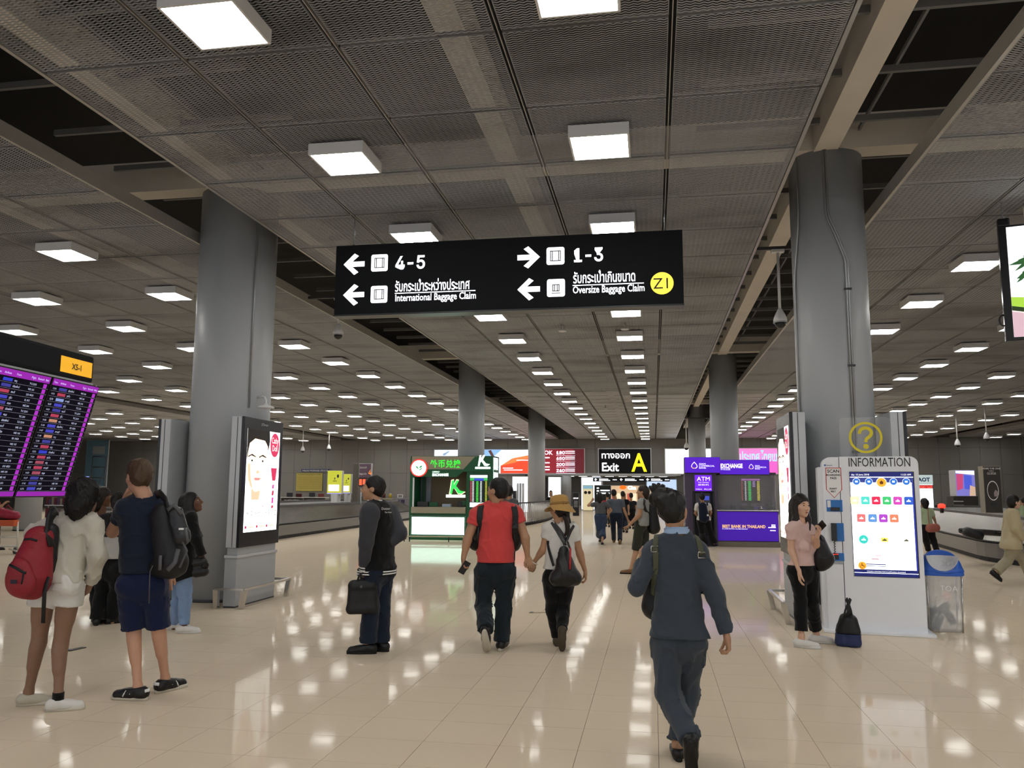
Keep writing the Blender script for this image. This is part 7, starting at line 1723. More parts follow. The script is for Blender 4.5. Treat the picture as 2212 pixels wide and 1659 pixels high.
# ---- people further off
def walker(label, foot, heading, head, sh, hip, hem, ends, mats_, skin=SK_A, fem=False, hair='short', hm=HR_B, arms=None, knees=None, feet=None, res=1.7, head_h=None, top_kw=None, bot_kw=None, extra_hair=None, shoes=(None, None), pitch=(0, 0), face=True):
    """sh, hip: ((xl,yl),(xr,yr)) anatomical left/right; ends: sleeve, leg fraction"""
    p = Person('person', label, foot, heading, skin=skin, fem=fem, res=res)
    p.trunk(sh[0], sh[1], hip[0], hip[1], head)
    a = arms or {}
    for S_, i in (('L', 0), ('R', 1)):
        x, y = sh[i][:2]; hx, hy = hip[i][:2]; out = (sh[i][0] - sh[1 - i][0]) * 0.12
        p.joints(**{'el' + S_: a.get('el' + S_, (x + out, y + (hy - y) * 0.52, 0.0)), 'wr' + S_: a.get('wr' + S_, (x + out * 1.2, y + (hy - y) * 1.0, -0.03))})
        f = feet[i]; ank = f[:2] if len(f) == 2 else f[:2]
        if len(f) >= 4: p.foot(S_, *f[:4])
        else: p.J['an' + S_] = p.px(*f)
        k = (knees or {}).get(S_); mid = ((hx + f[0]) / 2, hy + (f[1] - hy) * 0.52)
        p.joints(**{'kn' + S_: k or (mid[0], mid[1], 0.03)})
    p.head(hair, head_h if head_h is not None else heading, 0, hair_m=hm, extra_hair=extra_hair, face=face)
    for S_, t_ in (('L', -1), ('R', 1)):
        p.hand(S_, p.J['wr' + S_] - p.J['el' + S_], p.fwd, 0.5, t_, h=0.0058)
    p.body(0.0125)
    tk = dict(seed=len(label), wr=0.005); tk.update(top_kw or {}); p.top(mats_[0], hem, ends[0], tk.pop('inf', 0.021), tk.pop('name', 'shirt'), res=0.0125, **tk)
    bk_ = dict(flare=0.055, wr=0.005); bk_.update(bot_kw or {}); p.bottoms(mats_[1], ends[1], bk_.pop('inf', 0.016), bk_.pop('name', 'trousers'), res=0.0125, **bk_)
    sm, so = mats_[2], mats_[3]
    for S_, i in (('L', 0), ('R', 1)): p.shoe(S_, heading + (shoes[i] or 0), sm, so, pitch=pitch[i])
    return p
# man with backpack, pale T-shirt, long hair
p = walker('bearded man with shoulder-length hair and pale grey T-shirt stepping left', (1372, 1238), -75, (1388, 1062), ((1384, 1086), (1396, 1086)), ((1382, 1130), (1392, 1130)), 1136, (0.27, 0.50), (C_GRYL, C_OLV, S_TAN, S_BSOLE),
           hair='cap', hm=HR_BR, feet=((1362, 1230, 1362, 1240), (1392, 1226, 1392, 1237)), arms=dict(elL=(1381, 1112, -0.2), wrL=(1360, 1134, -0.15), elR=(1408, 1112, 0.1), wrR=(1388, 1136, 0.12)), knees=dict(L=(1374, 1188, 0.0), R=(1392, 1186, 0.05)), res=1.35, bot_kw=dict(flare=0.075, name='shorts'), extra_hair=[((0, -0.06, 0.0), (0, -0.07, -0.11), 0.085, 0.06)], top_kw=dict(name='tshirt'))
b0 = p.px(1409, 1122, 0.05); ob = b0 - UP * 0.3; bk = thing('backpack', 'dark backpack worn by the bearded man stepping left', 'backpack', ob)
blob('main_body', [([Pr(p.px(1408, 1098, 0.03), p.px(1412, 1140, 0.03), 0.10, 0.13, 0.05)], None)], 0.016, NYL, bk, ob, 0.006)
p.strap('shoulder_strap', ((1392, 1080), (1391, 1090), (1394, 1104)), 0.03, 0.007, NYL, bk, ob, post=[p.px(1403, 1112, -0.05)])
# pair walking to the exit
walker('woman in grey top and cropped jeans with raised elbow near the exit', (1299, 1176), 4, (1295, 1073), ((1284, 1090), (1311, 1090)), ((1291, 1117), (1304, 1117)), 1110, (0.30, 0.82), (C_GRY, C_DENM, S_BLK, S_SOLE), fem=True, hair='cap', hm=HR_B,
       feet=((1296, 1165, 1296, 1172), (1301, 1170, 1301, 1178)), arms=dict(elL=(1271, 1092, 0.05), wrL=(1279, 1081, 0.15), elR=(1320, 1102, 0.0), wrR=(1312, 1114, 0.05)), extra_hair=[((0, -0.05, -0.02), (0, -0.06, -0.12), 0.08, 0.07)], bot_kw=dict(flare=0.10, name='jeans'), face=False)
walker('man in grey shirt and dark jeans walking beside the cropped-jeans woman', (1333, 1174), 6, (1326, 1066), ((1315, 1084), (1344, 1084)), ((1324, 1114), (1339, 1114)), 1108, (0.28, 0.99), (cloth('cloth_steel', '#565d68'), C_JEAND, S_TAN, S_TAN),
       feet=((1326, 1166, 1326, 1172), (1339, 1168, 1339, 1176)), arms=dict(elL=(1314, 1106, 0.02), wrL=(1320, 1126, 0.05), elR=(1349, 1104, 0.0), wrR=(1357, 1124, 0.05)), face=False)
# at the cash machine
p = walker('person in white shirt with navy backpack at the cash machine', (1524, 1182), 0, (1516, 1074), ((1506, 1092), (1531, 1092)), ((1512, 1122), (1527, 1122)), 1124, (0.35, 0.99), (C_WH, C_BLK, S_BLK, S_SOLE), fem=True, hair='bun', hm=HR_B,
           feet=((1520, 1172, 1520, 1179), (1542, 1174, 1543, 1182)), arms=dict(elL=(1502, 1108, 0.05), wrL=(1508, 1118, 0.2), elR=(1536, 1106, 0.05), wrR=(1534, 1116, 0.2)), shoes=(0, 60), bot_kw=dict(flare=0.11), face=False)
b0 = p.px(1520, 1108, -0.14); ob = b0 - UP * 0.25; bk = thing('backpack', 'navy backpack on the person at the cash machine', 'backpack', ob)
blob('main_body', [([Pr(p.px(1518, 1094, -0.16), p.px(1521, 1118, -0.2), 0.12, 0.15, 0.05, (FH, 1.4))], None)], 0.018, cloth('canvas_dark_navy', '#151c30'), bk, ob, 0.004)
for x in (1510, 1527): p.strap('shoulder_strap', ((x, 1086), (x + 1, 1092)), 0.022, 0.008, C_NAVY, bk, ob)
Panel(p.px(1529, 1113, -0.36) - ob, CRH, UP, bk).poly('round_badge', disc(0.03, 14), LBL, 0)
# small figures deeper in the exit crowd
for (lab, f_, hd, hx, hy, w_, hipy, hem, mt, fem_) in (
        ('man in black walking beyond the grey-shirted man', (1350, 1150), 0, 1345, 1068, 10, 1106, 1104, (C_BLK, C_JEAND), False),
        ('person in red top far inside the exit', (1312, 1138), 0, 1312, 1070, 8, 1098, 1096, (cloth('cloth_red', '#a8242c'), C_BLK), False),
        ('person in dark clothes walking ahead towards the restaurant front', (1364, 1142), 0, 1363, 1071, 9, 1102, 1100, (cloth('cloth_charcoal_far', '#1c1c20'), C_BLK), False),
        ('woman in dark coat at the exit poster', (1408, 1140), 10, 1411, 1074, 8, 1103, 1103, (cloth('cloth_brown', '#3a2c28'), C_BLK), True)):
    walker(lab, f_, hd, (hx, hy), ((hx - w_, hy + 15), (hx + w_, hy + 15)), ((hx - w_ * 0.5, hipy), (hx + w_ * 0.5, hipy)), hem, (0.3, 0.99), (mt[0], mt[1], S_BLK, S_BSOLE), fem=fem_, hair='cap', hm=HR_B,
           feet=((f_[0] - 3, f_[1] - 6, f_[0] - 3, f_[1]), (f_[0] + 4, f_[1] - 5, f_[0] + 4, f_[1] + 1)), res=2.0, face=False)
p = walker('grey-shirted person hidden behind the coral shirt man', (1098, 1240), 0, (1099, 1062), ((1086, 1086), (1112, 1086)), ((1092, 1138), (1106, 1138)), 1136, (0.4, 0.99), (C_GRY, C_BLK, S_BLK, S_BSOLE), hair='cap', hm=HR_B,
       feet=((1094, 1228, 1094, 1236), (1104, 1228, 1104, 1238)), res=1.6, face=False)
# right side: green top and cream blouse
p = walker('woman in pale green top watching the right carousel', (2010, 1199), -8, (1996, 1087), ((1990, 1104), (2011, 1104)), ((1994, 1140), (2008, 1140)), 1133, (0.42, 0.97), (C_GRN, C_BLK, S_TAN, S_TAN), fem=True, hair='cap', hm=HR_B,
           feet=((2006, 1190, 2006, 1198), (2024, 1190, 2026, 1200)), arms=dict(elR=(2017, 1118, 0.02), wrR=(2022, 1132, 0.15)), shoes=(20, 60), extra_hair=[((0, -0.05, 0.0), (0, -0.05, -0.08), 0.09, 0.07)], face=False)
b0 = p.px(2015, 1141, -0.12); ob = b0 - UP * 0.13; bk = thing('handbag', 'pink handbag on the hip of the green top woman', 'handbag', ob)
blob('bag_body', [([Pr(p.px(2008, 1141, -0.15), p.px(2022, 1140, -0.1), 0.11, 0.11, 0.03, (FH, 2.0))], None)], 0.018, mat('leather_pink', hexc('#b06a5c'), 0.45), bk, ob)
p.strap('bag_strap', ((2004, 1098), (2005, 1115), (2007, 1132)), 0.010, 0.005, mat('leather_pink', hexc('#b06a5c'), 0.45), bk, ob)
p = walker('woman in cream blouse striding at the right edge', (2172, 1262), 88, (2190, 1085), ((2180, 1110), (2190, 1110)), ((2182, 1180), (2190, 1180)), 1186, (0.97, 0.98), (C_IV, C_IVD, S_BLK, S_BSOLE), fem=True, hair='cap', hm=HR_B, skin=SK_L,
           feet=((2224, 1240, 0.15), (2150, 1236, -0.08)), knees=dict(L=(2212, 1212, 0.1), R=(2176, 1212, -0.02)), arms=dict(elR=(2196, 1142, -0.2), wrR=(2214, 1166, -0.2), elL=(2176, 1144, 0.2), wrL=(2170, 1172, 0.2)), pitch=(0, 38), res=1.3, top_kw=dict(hips=1.25, waist=1.4, name='blouse', inf=0.03, armscale=1.3), extra_hair=[((0, -0.05, -0.02), (0, -0.04, -0.10), 0.07, 0.05)], bot_kw=dict(flare=0.07, inf=0.02))
p = walker('person in pale top beyond the striding woman at right edge', (2214, 1150), 0, (2209, 1082), ((2200, 1096), (2218, 1096)), ((2204, 1118), (2214, 1118)), 1116, (0.4, 0.98), (C_GRN, C_BLK, S_BLK, S_BSOLE), hair='cap', hm=HR_B, feet=((2208, 1144, 2208, 1150), (2216, 1144, 2216, 1151)), res=2.0, face=False)
walker('dark-haired clerk standing far left of the exit, past the trolleys', (1190, 1118), 180, (1190, 1064), ((1197, 1077), (1183, 1077)), ((1194, 1093), (1186, 1093)), 1093, (0.9, 0.98), (C_BLK, C_BLK, S_BLK, S_BSOLE), hair='cap', hm=HR_B, fem=True, feet=((1193, 1113, 1193, 1118), (1187, 1113, 1187, 1118)), res=2.2, extra_hair=[((0.06, 0, 0), (0.07, 0, -0.2), 0.04, 0.03), ((-0.06, 0, 0), (-0.07, 0, -0.2), 0.04, 0.03)])
# ------------------------------------------------------------------ waste bin
bo = onfloor(2040, 1362); bt = thing('waste_bin', 'waste bin with blue swing lid and clear plastic bag by the kiosk', 'waste bin', bo, math.radians(-6))
BAGM = mat('clear_bag', (0.80, 0.82, 0.82), 0.22, alpha=0.42, spec=0.6, var=0.1, vscale=9, bump=0.5, bscale=14)
BLID = mat('bin_blue', hexc('#2f62c4'), 0.4, var=0.04)
loft([ring(0.185, 0.15, 0.005, wob=0.02), ring(0.20, 0.165, 0.05, wob=0.025), ring(0.205, 0.17, 0.25, wob=0.03), ring(0.21, 0.175, 0.45, wob=0.025), ring(0.215, 0.18, 0.60, wob=0.015), ring(0.22, 0.185, 0.66)], True, False).build('clear_bag', BAGM, bt)
for z in (0.64,):
    loft([ring(0.232, 0.197, z), ring(0.236, 0.20, z + 0.02), ring(0.232, 0.197, z + 0.045)], False, False).build('rim', BLID, bt)
for (x, y) in ((-0.17, -0.13), (0.17, -0.13), (0.17, 0.13), (-0.17, 0.13)):
    mb = MB(); mb.tube([(x, y, 0), (x * 1.1, y * 1.1, 0.64)], 0.008, 6); mb.build('wire_leg', CHROME, bt)
def bw_(x, y, z): return bo + np.array([x * math.cos(math.radians(-6)) - y * math.sin(math.radians(-6)), x * math.sin(math.radians(-6)) + y * math.cos(math.radians(-6)), z])
_fx, _fy = bw_(1, 0, 0) - bo, bw_(0, 1, 0) - bo; _FB = np.array([_fx, _fy, UP])
dome = [Pr(bw_(0, 0.0, 0.69), None, [0.245, 0.215, 0.06], None, 0.03, None, _FB), Pr(bw_(0, 0.01, 0.72), None, [0.225, 0.19, 0.20], None, 0.04, None, _FB), Pr(bw_(0, 0.03, 0.80), None, [0.17, 0.13, 0.115], None, 0.04, None, _FB),
        Pr(bw_(0, -0.155, 0.87), None, [0.175, 0.20, 0.185], None, 0.010, None, _FB, 's')]
V, F_ = groups_mesh([(dome, [(bw_(0, 0, 0.665), (0, 0, -1))])], 0.009)
lid = vf_object('lid', [(V, F_, 0)], BLID, None, bo); lid.parent = bt; lid.rotation_euler = (0, 0, math.radians(6))
V, F_ = groups_mesh([([Pr(bw_(0, -0.155, 0.87), None, [0.177, 0.202, 0.187], None, 0.004, None, _FB), Pr(bw_(0, -0.155, 0.87), None, [0.166, 0.190, 0.175], None, 0.004, None, _FB, 's')], [(bw_(0, -0.13, 0.80), -_fy), (bw_(0, 0, 0.862), UP)])], 0.008)
fl = vf_object('swing_flap', [(V, F_, 0)], mat('bin_flap', (0.62, 0.62, 0.63), 0.4), None, bo); fl.parent = bt; fl.rotation_euler = (0, 0, math.radians(6))
BK = Panel((-0.2, -0.178, 0.42), (1, 0, 0), (0, 0, 1), bt)
me_ = BK.text('lettering', 'AOT', 0.09, LBL, 0.32, 0.05, 0.012, 'RIGHT'); 
for v_ in me_.data.vertices: v_.co.x = 0.06 - v_.co.x
mb = MB()
for (x, y, z, a_) in ((-0.06, -0.02, 0.10, 0.4), (0.07, 0.03, 0.16, -0.5), (0.0, 0.05, 0.24, 0.9)):
    r_ = Matrix.Rotation(a_, 3, 'Y'); 
    mbx = MB(); mbx.lathe([(0.035, -0.09), (0.045, 0.0), (0.04, 0.09)], n=14); mb.add([tuple(r_ @ Vector(p_) + Vector((x, y, z))) for p_ in mbx.v], mbx.f, True)
tag(mb.build('rubbish', mat('rubbish_grey', (0.16, 0.15, 0.15), 0.6, var=0.4), bt), kind='stuff')

# ================================================================== things behind the left carousel
def flat_sign(name, label, cat, x0, y0, x1, y1, Y, m, depth=0.12, frame=None, feet=False, group=None):
    a_, b_ = at(x0, y1, Y), at(x1, y0, Y)
    t = thing(name, label, cat, ((a_[0] + b_[0]) / 2, Y, 0 if feet else a_[2]), 0, group); w_, h_ = b_[0] - a_[0], b_[2] - a_[2]; z0 = a_[2] if feet else 0.0
    mb = MB(); mb.bbox((-w_ / 2, 0, z0), (w_ / 2, depth, z0 + h_), 0.015); mb.build('cabinet', frame or GREY, t)
    P_ = Panel((-w_ / 2, -0.001, z0), (1, 0, 0), (0, 0, 1), t); P_.rect('face', 0.02, 0.02, w_ - 0.02, h_ - 0.02, m, 0.006)
    if feet:
        for sx in (-0.35, 0.35): mb = MB(); mb.tube([(sx * w_, depth / 2, 0), (sx * w_, depth / 2, z0 + 0.05)], 0.03, 8); mb.build('leg', GREY, t)
    return t, P_, w_, h_, (lambda x, y: ((x - x0) / (x1 - x0) * w_, (y1 - y) / (y1 - y0) * h_))
WY = YW - 0.2
t, P_, w_, h_, f_ = flat_sign('passenger_sign', 'dark blue strip sign above the yellow timetable', 'sign', 650.5, 1012.5, 712.5, 1019.2, YW - 0.1, mat('sign_navy', hexc('#1a2050'), 0.5), 0.1)
a_ = f_(653, 1018); P_.text('lettering', 'AIRLINE PASSENGER SERVICES', 0.17, LBL, a_[0], a_[1], 0.012, width=w_ * 0.9)
t, P_, w_, h_, f_ = flat_sign('timetable_board', 'pale yellow timetable board on the end wall', 'notice board', 638.5, 1021.5, 697.5, 1061, YW - 0.075, mat('board_yellow', hexc('#b0a052'), 0.6, var=0.1), 0.06, mat('board_green', hexc('#5a6a3a'), 0.6))
a_ = f_(643, 1026); P_.text('lettering', 'Customer Temporary Service / Office', 0.14, mat('print_green', hexc('#2c4a34'), 0.6), a_[0], a_[1], 0.012, width=w_ * 0.86)
for r_ in range(7):
    a_, b_ = f_(642, 1032 + r_ * 3.8), f_(694, 1031.4 + r_ * 3.8); P_.rect('table_rule', a_[0], a_[1], b_[0], b_[1], mat('rule_olive', hexc('#8a7c3a'), 0.6), 0.010)
PED = mat('frosted_pedestal', (0.62, 0.63, 0.62), 0.15, alpha=0.75, var=0.1)
for i, (x0, y0, x1, y1, px0, px1, py1, lab) in enumerate(((706, 1016.5, 739.5, 1067, 711, 732, 1097, 'larger yellow lit notice on a frosted pedestal behind the carousel'), (738, 1024, 758.5, 1066, 741, 754, 1085, 'smaller yellow lit notice beside the larger one'))):
    Y = 35.5 if i == 0 else 37.0
    a_, b_ = at(x0, y1, Y), at(x1, y0, Y); w_, h_ = b_[0] - a_[0], b_[2] - a_[2]
    t = thing('lit_notice', lab, 'notice', ((a_[0] + b_[0]) / 2, Y, 0), 0)
    mb = MB(); mb.bbox((-w_ / 2, 0, a_[2]), (w_ / 2, 0.22, b_[2]), 0.02); mb.build('cabinet', PLASTW, t)
    P_ = Panel((-w_ / 2, -0.001, a_[2]), (1, 0, 0), (0, 0, 1), t)
    P_.rect('face', 0.01, 0.05, w_ - 0.01, h_ - 0.01, glow('notice_yellow', '#bcc03a', 0.62), 0.006); P_.rect('lilac_edge', 0.01, 0.01, w_ - 0.01, 0.05, glow('notice_lilac', '#9a96e0', 0.8), 0.006)
    P_.rect('white_flare', w_ * 0.1, h_ * 0.12, w_ * 0.82, h_ * 0.40, glow('notice_white', '#f2f4ea', 1.1), 0.010); P_.poly('round_seal', disc(w_ * 0.07, 18, (w_ * 0.72, h_ * 0.76), 1.6), mat('seal_navy', hexc('#26264e'), 0.5), 0.010)
    P_.rect('notice_mark', w_ * 0.48, h_ * 0.62, w_ * 0.54, h_ * 0.70, mat('seal_navy', hexc('#26264e'), 0.5), 0.010); P_.rect('notice_mark', w_ * 0.40, h_ * 0.56, w_ * 0.62, h_ * 0.575, mat('seal_olive', hexc('#6a6c2a'), 0.5), 0.010); P_.rect('notice_mark', w_ * 0.38, h_ * 0.53, w_ * 0.66, h_ * 0.545, mat('seal_olive', hexc('#6a6c2a'), 0.5), 0.010)
    wb = (px1 - px0) / FPX * Y * 0.5
    loft([ring(wb * 0.75, 0.18, 0.0), ring(wb * 0.78, 0.19, 0.4), ring(wb * 1.0, 0.24, a_[2])]).build('pedestal', PED, t, (0, 0.2, 0))
t, P_, w_, h_, f_ = flat_sign('belt_sign', 'mauve belt sign with orange 4 and red display', 'sign', 774.5, 1001, 802.5, 1052, 36, mat('sign_mauve', hexc('#6a5464'), 0.5), 0.2, feet=True)
a_ = f_(795.5, 1025); P_.text('lettering', '4', 0.42, glow('belt_orange', '#e0863a', 0.9), a_[0], a_[1], 0.012); 
for (tx, y_, s_) in (('รับกระเป๋า', 1012, 0.13), ('Baggage Claim', 1025, 0.11)):
    a_, b_ = f_(776, y_), f_(792, y_); P_.text('lettering', tx, s_, LBL, a_[0], a_[1], 0.012, width=b_[0] - a_[0])
a_, b_ = f_(775, 1051), f_(802, 1032); P_.rect('red_display', a_[0], a_[1], b_[0], b_[1], mat('led_dark', hexc('#1c1214'), 0.4), 0.012)
for q in range(3):
    a_, b_ = f_(776 + q * 8, 1048), f_(782 + q * 8, 1035); P_.rect('led_digit', a_[0], a_[1], b_[0], b_[1], glow('led_red', '#f05a3a', 1.2), 0.016)
a_, b_ = at(760, 1090, 36.5), at(774, 1001, 36.5); mb = MB(); mb.bbox((a_[0], 36.5, 0), (b_[0], 37.0, b_[2]), 0.02); o = mb.build('service_pillar', mat('pillar_grey', hexc('#5c5850'), 0.6)); tag(o, 'plain grey service pillar beside the belt sign', 'pillar')
# counters in front of the end wall
CNT = mat('counter_ivory', hexc('#8f897a'), 0.5, var=0.05); CB_ = mat('counter_band', hexc('#1a1414'), 0.5)
for i, (x0, x1) in enumerate(((607, 655), (656, 703))):
    Y = 50; a_, b_ = at(x0, 1080, Y), at(x1, 1074, Y); w_ = b_[0] - a_[0]
    t = thing('service_counter', '%s ivory service counter with dark lettered band near the timetable' % ('left' if i == 0 else 'right'), 'counter', (a_[0], Y, 0), 0, 'service counters')
    mb = MB(); mb.bbox((0, 0, 0), (w_, 0.6, b_[2] - 0.04), 0.01); mb.build('body', CNT, t); mb = MB(); mb.bbox((-0.02, -0.05, b_[2] - 0.04), (w_ + 0.02, 0.62, b_[2]), 0.01); mb.build('counter_top', PLASTW, t)
    P_ = Panel((0, -0.001, 0), (1, 0, 0), (0, 0, 1), t); P_.rect('band', 0.02, b_[2] - 0.30, w_ - 0.02, b_[2] - 0.06, CB_, 0.01); P_.text('lettering', 'Lost and Found Baggage', 0.11, LBL, w_ / 2, b_[2] - 0.22, 0.02, 'CENTER', width=w_ * 0.7)
    for q, (u, hh, m_) in enumerate(((0.3, 0.28, FRAMEB), (0.72, 0.22, C_MAR if i == 0 else mat('monitor_red', hexc('#6a2a24'), 0.5)))):
        mb = MB(); mb.bbox((w_ * u - 0.2, 0.25, b_[2]), (w_ * u + 0.2, 0.3, b_[2] + hh), 0.01); mb.build('monitor', m_, t)
Y = 48; a_, b_ = at(818, 1092, Y), at(885, 1076, Y); w_ = b_[0] - a_[0]
t = thing('label_counter', 'grey counter with coloured labels left of the green booth', 'counter', (a_[0], Y, 0)); mb = MB(); mb.bbox((0, 0, 0), (w_, 0.6, b_[2]), 0.02); mb.build('body', mat('counter_lilac', hexc('#716d74'), 0.5), t)
P_ = Panel((0, -0.001, 0), (1, 0, 0), (0, 0, 1), t)
P_.rect('label_sheet', w_ * 0.12, b_[2] - 0.32, w_ * 0.44, b_[2] - 0.04, mat('sheet_cream', hexc('#a89c6c'), 0.6), 0.01)
for q in range(5): P_.rect('label_figure', w_ * (0.15 + q * 0.06), b_[2] - 0.26, w_ * (0.18 + q * 0.06), b_[2] - 0.12, mat(['lab_a', 'lab_b', 'lab_c'][q % 3], hexc(['#8a4a3a', '#3a5a8a', '#4a6a3a'][q % 3]), 0.6), 0.014)
for q in range(2): P_.rect('label_plate', w_ * (0.55 + q * 0.16), b_[2] - 0.30, w_ * (0.68 + q * 0.16), b_[2] - 0.10, mat('plate_navy', hexc('#2c2c48'), 0.5), 0.01)
for (px, nm, lab, m_, r_, hh) in ((829, 'red_bottle', 'red bottle standing on the label counter', mat('bottle_red', hexc('#5a2a24'), 0.4), 0.11, 0.36), (843, 'yellow_can', 'yellow can standing on the label counter', mat('can_yellow', hexc('#b0982a'), 0.35), 0.10, 0.28)):
    x_ = at(px, 1076, Y + 0.3)[0]; t = thing(nm, lab, 'container', (x_, Y + 0.3, b_[2])); mb = MB(); mb.lathe([(r_, 0), (r_, hh * 0.7), (r_ * 0.7, hh * 0.85)], n=16); mb.build('can_body', m_, t); mb = MB(); mb.lathe([(r_ * 0.7, hh * 0.85), (r_ * 0.7, hh)], n=16); mb.build('cap', GREYL, t)
x_ = at(864, 1076, Y + 0.3)[0]; t = thing('picture_frame', 'small empty frame standing on the label counter', 'frame', (x_, Y + 0.3, b_[2]))
for (x0, z0, x1, z1) in ((-0.17, 0, 0.17, 0.03), (-0.17, 0.19, 0.17, 0.22), (-0.17, 0, -0.13, 0.22), (0.13, 0, 0.17, 0.22)): mb = MB(); mb.box((x0, 0, z0), (x1, 0.03, z1)); mb.build('frame_bar', PLASTW, t)
# sloping glazed chute on the carousel island
a_ = at(748, 1096, 38); b_ = at(792, 1079, 38); t = thing('luggage_chute', 'sloping grey luggage chute rising behind the left carousel', 'chute', (a_[0], 38, 0))
mb = MB(); w_ = b_[0] - a_[0]; mb.prism([(0, 0.9), (w_ * 0.5, 1.25), (w_, 1.25), (w_, 0.3), (0, 0.3)], 1, 0, 0.5); mb.build('side_panel', mat('chute_grey', hexc('#6c6a66'), 0.25, metal=0.5), t); mb = MB(); mb.prism([(0, 0.3), (w_, 0.3), (w_, 0), (0, 0)], 1, 0.02, 0.48); mb.build('base', DARKM, t)
# ================================================================== far left
t, P_, w_, h_, f_ = flat_sign('blue_hoarding', 'pale blue hoarding with white notice behind the flight board', 'hoarding', 176, 950, 236, 1112, 56, mat('hoarding_blue', hexc('#5a7a8c'), 0.6, var=0.06), 0.1)
a_, b_ = f_(194, 981), f_(227, 964); P_.rect('white_notice', a_[0], a_[1], b_[0], b_[1], mat('notice_pale', hexc('#8c9498'), 0.6), 0.015)
t = thing('scaffold_tower', 'dark scaffold tower before the blue hoarding', 'scaffold', (*at(210, 1060, 54)[:2], 0)); s0 = (228 - 192) / FPX * 54 / 2; zt = at(210, 986, 54)[2]
for sx in (-1, 1): mb = MB(); mb.tube([(sx * s0, 0, 0), (sx * s0, 0, zt)], 0.045, 6); mb.build('upright', DARKM, t)
for q in range(1, 6): mb = MB(); mb.tube([(-s0, 0, zt * q / 5), (s0, 0, zt * q / 5)], 0.04, 6); mb.build('ledger', DARKM, t)
mb = MB(); mb.tube([(-s0, 0, 0.3), (s0, 0, zt * 0.8)], 0.03, 6); mb.build('brace', DARKM, t)
t, P_, w_, h_, f_ = flat_sign('blue_monitor', 'small glowing blue monitor right of the flight board', 'screen', 181, 1028, 194, 1046, 30, glow('monitor_blue', '#8aa0f0', 1.0), 0.1, FRAMEB, feet=True)
# loaded trolley at the left edge
to = onfloor(14, 1197); t = thing('baggage_trolley', 'white trolley with orange panel and red bags at the left edge', 'trolley', (*to[:2], 0))
TW_ = mat('trolley_white', hexc('#c4c0b6'), 0.4); OR_ = mat('trolley_orange', hexc('#c2562c'), 0.5)
def tp(x, y, d=0.0): q = atD(x, y, to @ FH + d) - to; return q
z_ = lambda y: atD(14, y, to @ FH)[2]
for (x0, x1, y, m_, n_) in ((-22, 39, 1160, TW_, 'upper_rail'), (-22, 39, 1180, TW_, 'lower_rail')): mb = MB(); mb.tube([tp(x0, y), tp(x1, y)], 0.025, 6); mb.build(n_, m_, t)
for x in (-20, 38): mb = MB(); mb.tube([tp(x, 1193), tp(x, 1126)], 0.025, 6); mb.build('upright', TW_, t)
mb = MB(); a_, b_ = tp(-20, 1136), tp(40, 1123); mb.bbox((a_[0], a_[1] - 0.03, a_[2]), (b_[0], a_[1] + 0.03 + (b_[1] - a_[1]), b_[2]), 0.01); pn_ = mb.build('front_panel', OR_, t)
Panel(tp(12, 1132) + np.array([0, -0.05, 0]), CRH, UP, t).text('lettering', 'TMB', 0.06, LBL, 0, 0, 0.0, width=0.16)
for x in (-18, 34):
    q = tp(x, 1192); mb = MB(); mb.tube([q + CRH * -0.03 - UP * (q[2] - 0.08), q + CRH * 0.03 - UP * (q[2] - 0.08)], 0.08, 14); mb.build('wheel', DARKM, t)
mb = MB(); mb.tube([tp(20, 1186), tp(40, 1192, -0.3)], 0.02, 6); mb.build('fork', TW_, t)
for (lab, nm, x0, y0, x1, y1, r_, m_) in (('crimson holdall on the trolley at the left edge', 'holdall', 2, 1108, 34, 1114, 0.13, mat('holdall_red', hexc('#8c1c34'), 0.5, var=0.2)), ('dark flat bag under the crimson holdall', 'flat_bag', -6, 1119, 36, 1119, 0.055, NYL)):
    o_ = tp(x0, y1) + to; b2 = thing(nm, lab, 'bag', o_)
    blob('bag_body', [([Pr(atD(x0, y0, to @ FH), atD(x1, y1, to @ FH), r_, r_ * 0.8, 0.03)], None)], 0.02, m_, b2, o_, 0.01); mb = MB(); mb.tube([atD(x0 + 8, y0 - 8, to @ FH) - o_, atD((x0 + x1) / 2, y0 - 17, to @ FH) - o_, atD(x1 - 8, y0 - 7, to @ FH) - o_], 0.014, 6); mb.build('handle', m_, b2)
p = walker('person in scarlet jacket leaning at the left picture edge', (-12, 1188), 90, (-14, 1062), ((-16, 1082), (-8, 1082)), ((-16, 1126), (-8, 1126)), 1124, (0.3, 0.98), (cloth('cloth_scarlet', '#b0202c'), C_BLK, S_BLK, S_BSOLE), feet=((-14, 1176, -14, 1186), (-6, 1178, -6, 1188)), arms=dict(elR=(-2, 1098, -0.2), wrR=(9, 1088, -0.2)), res=1.8)
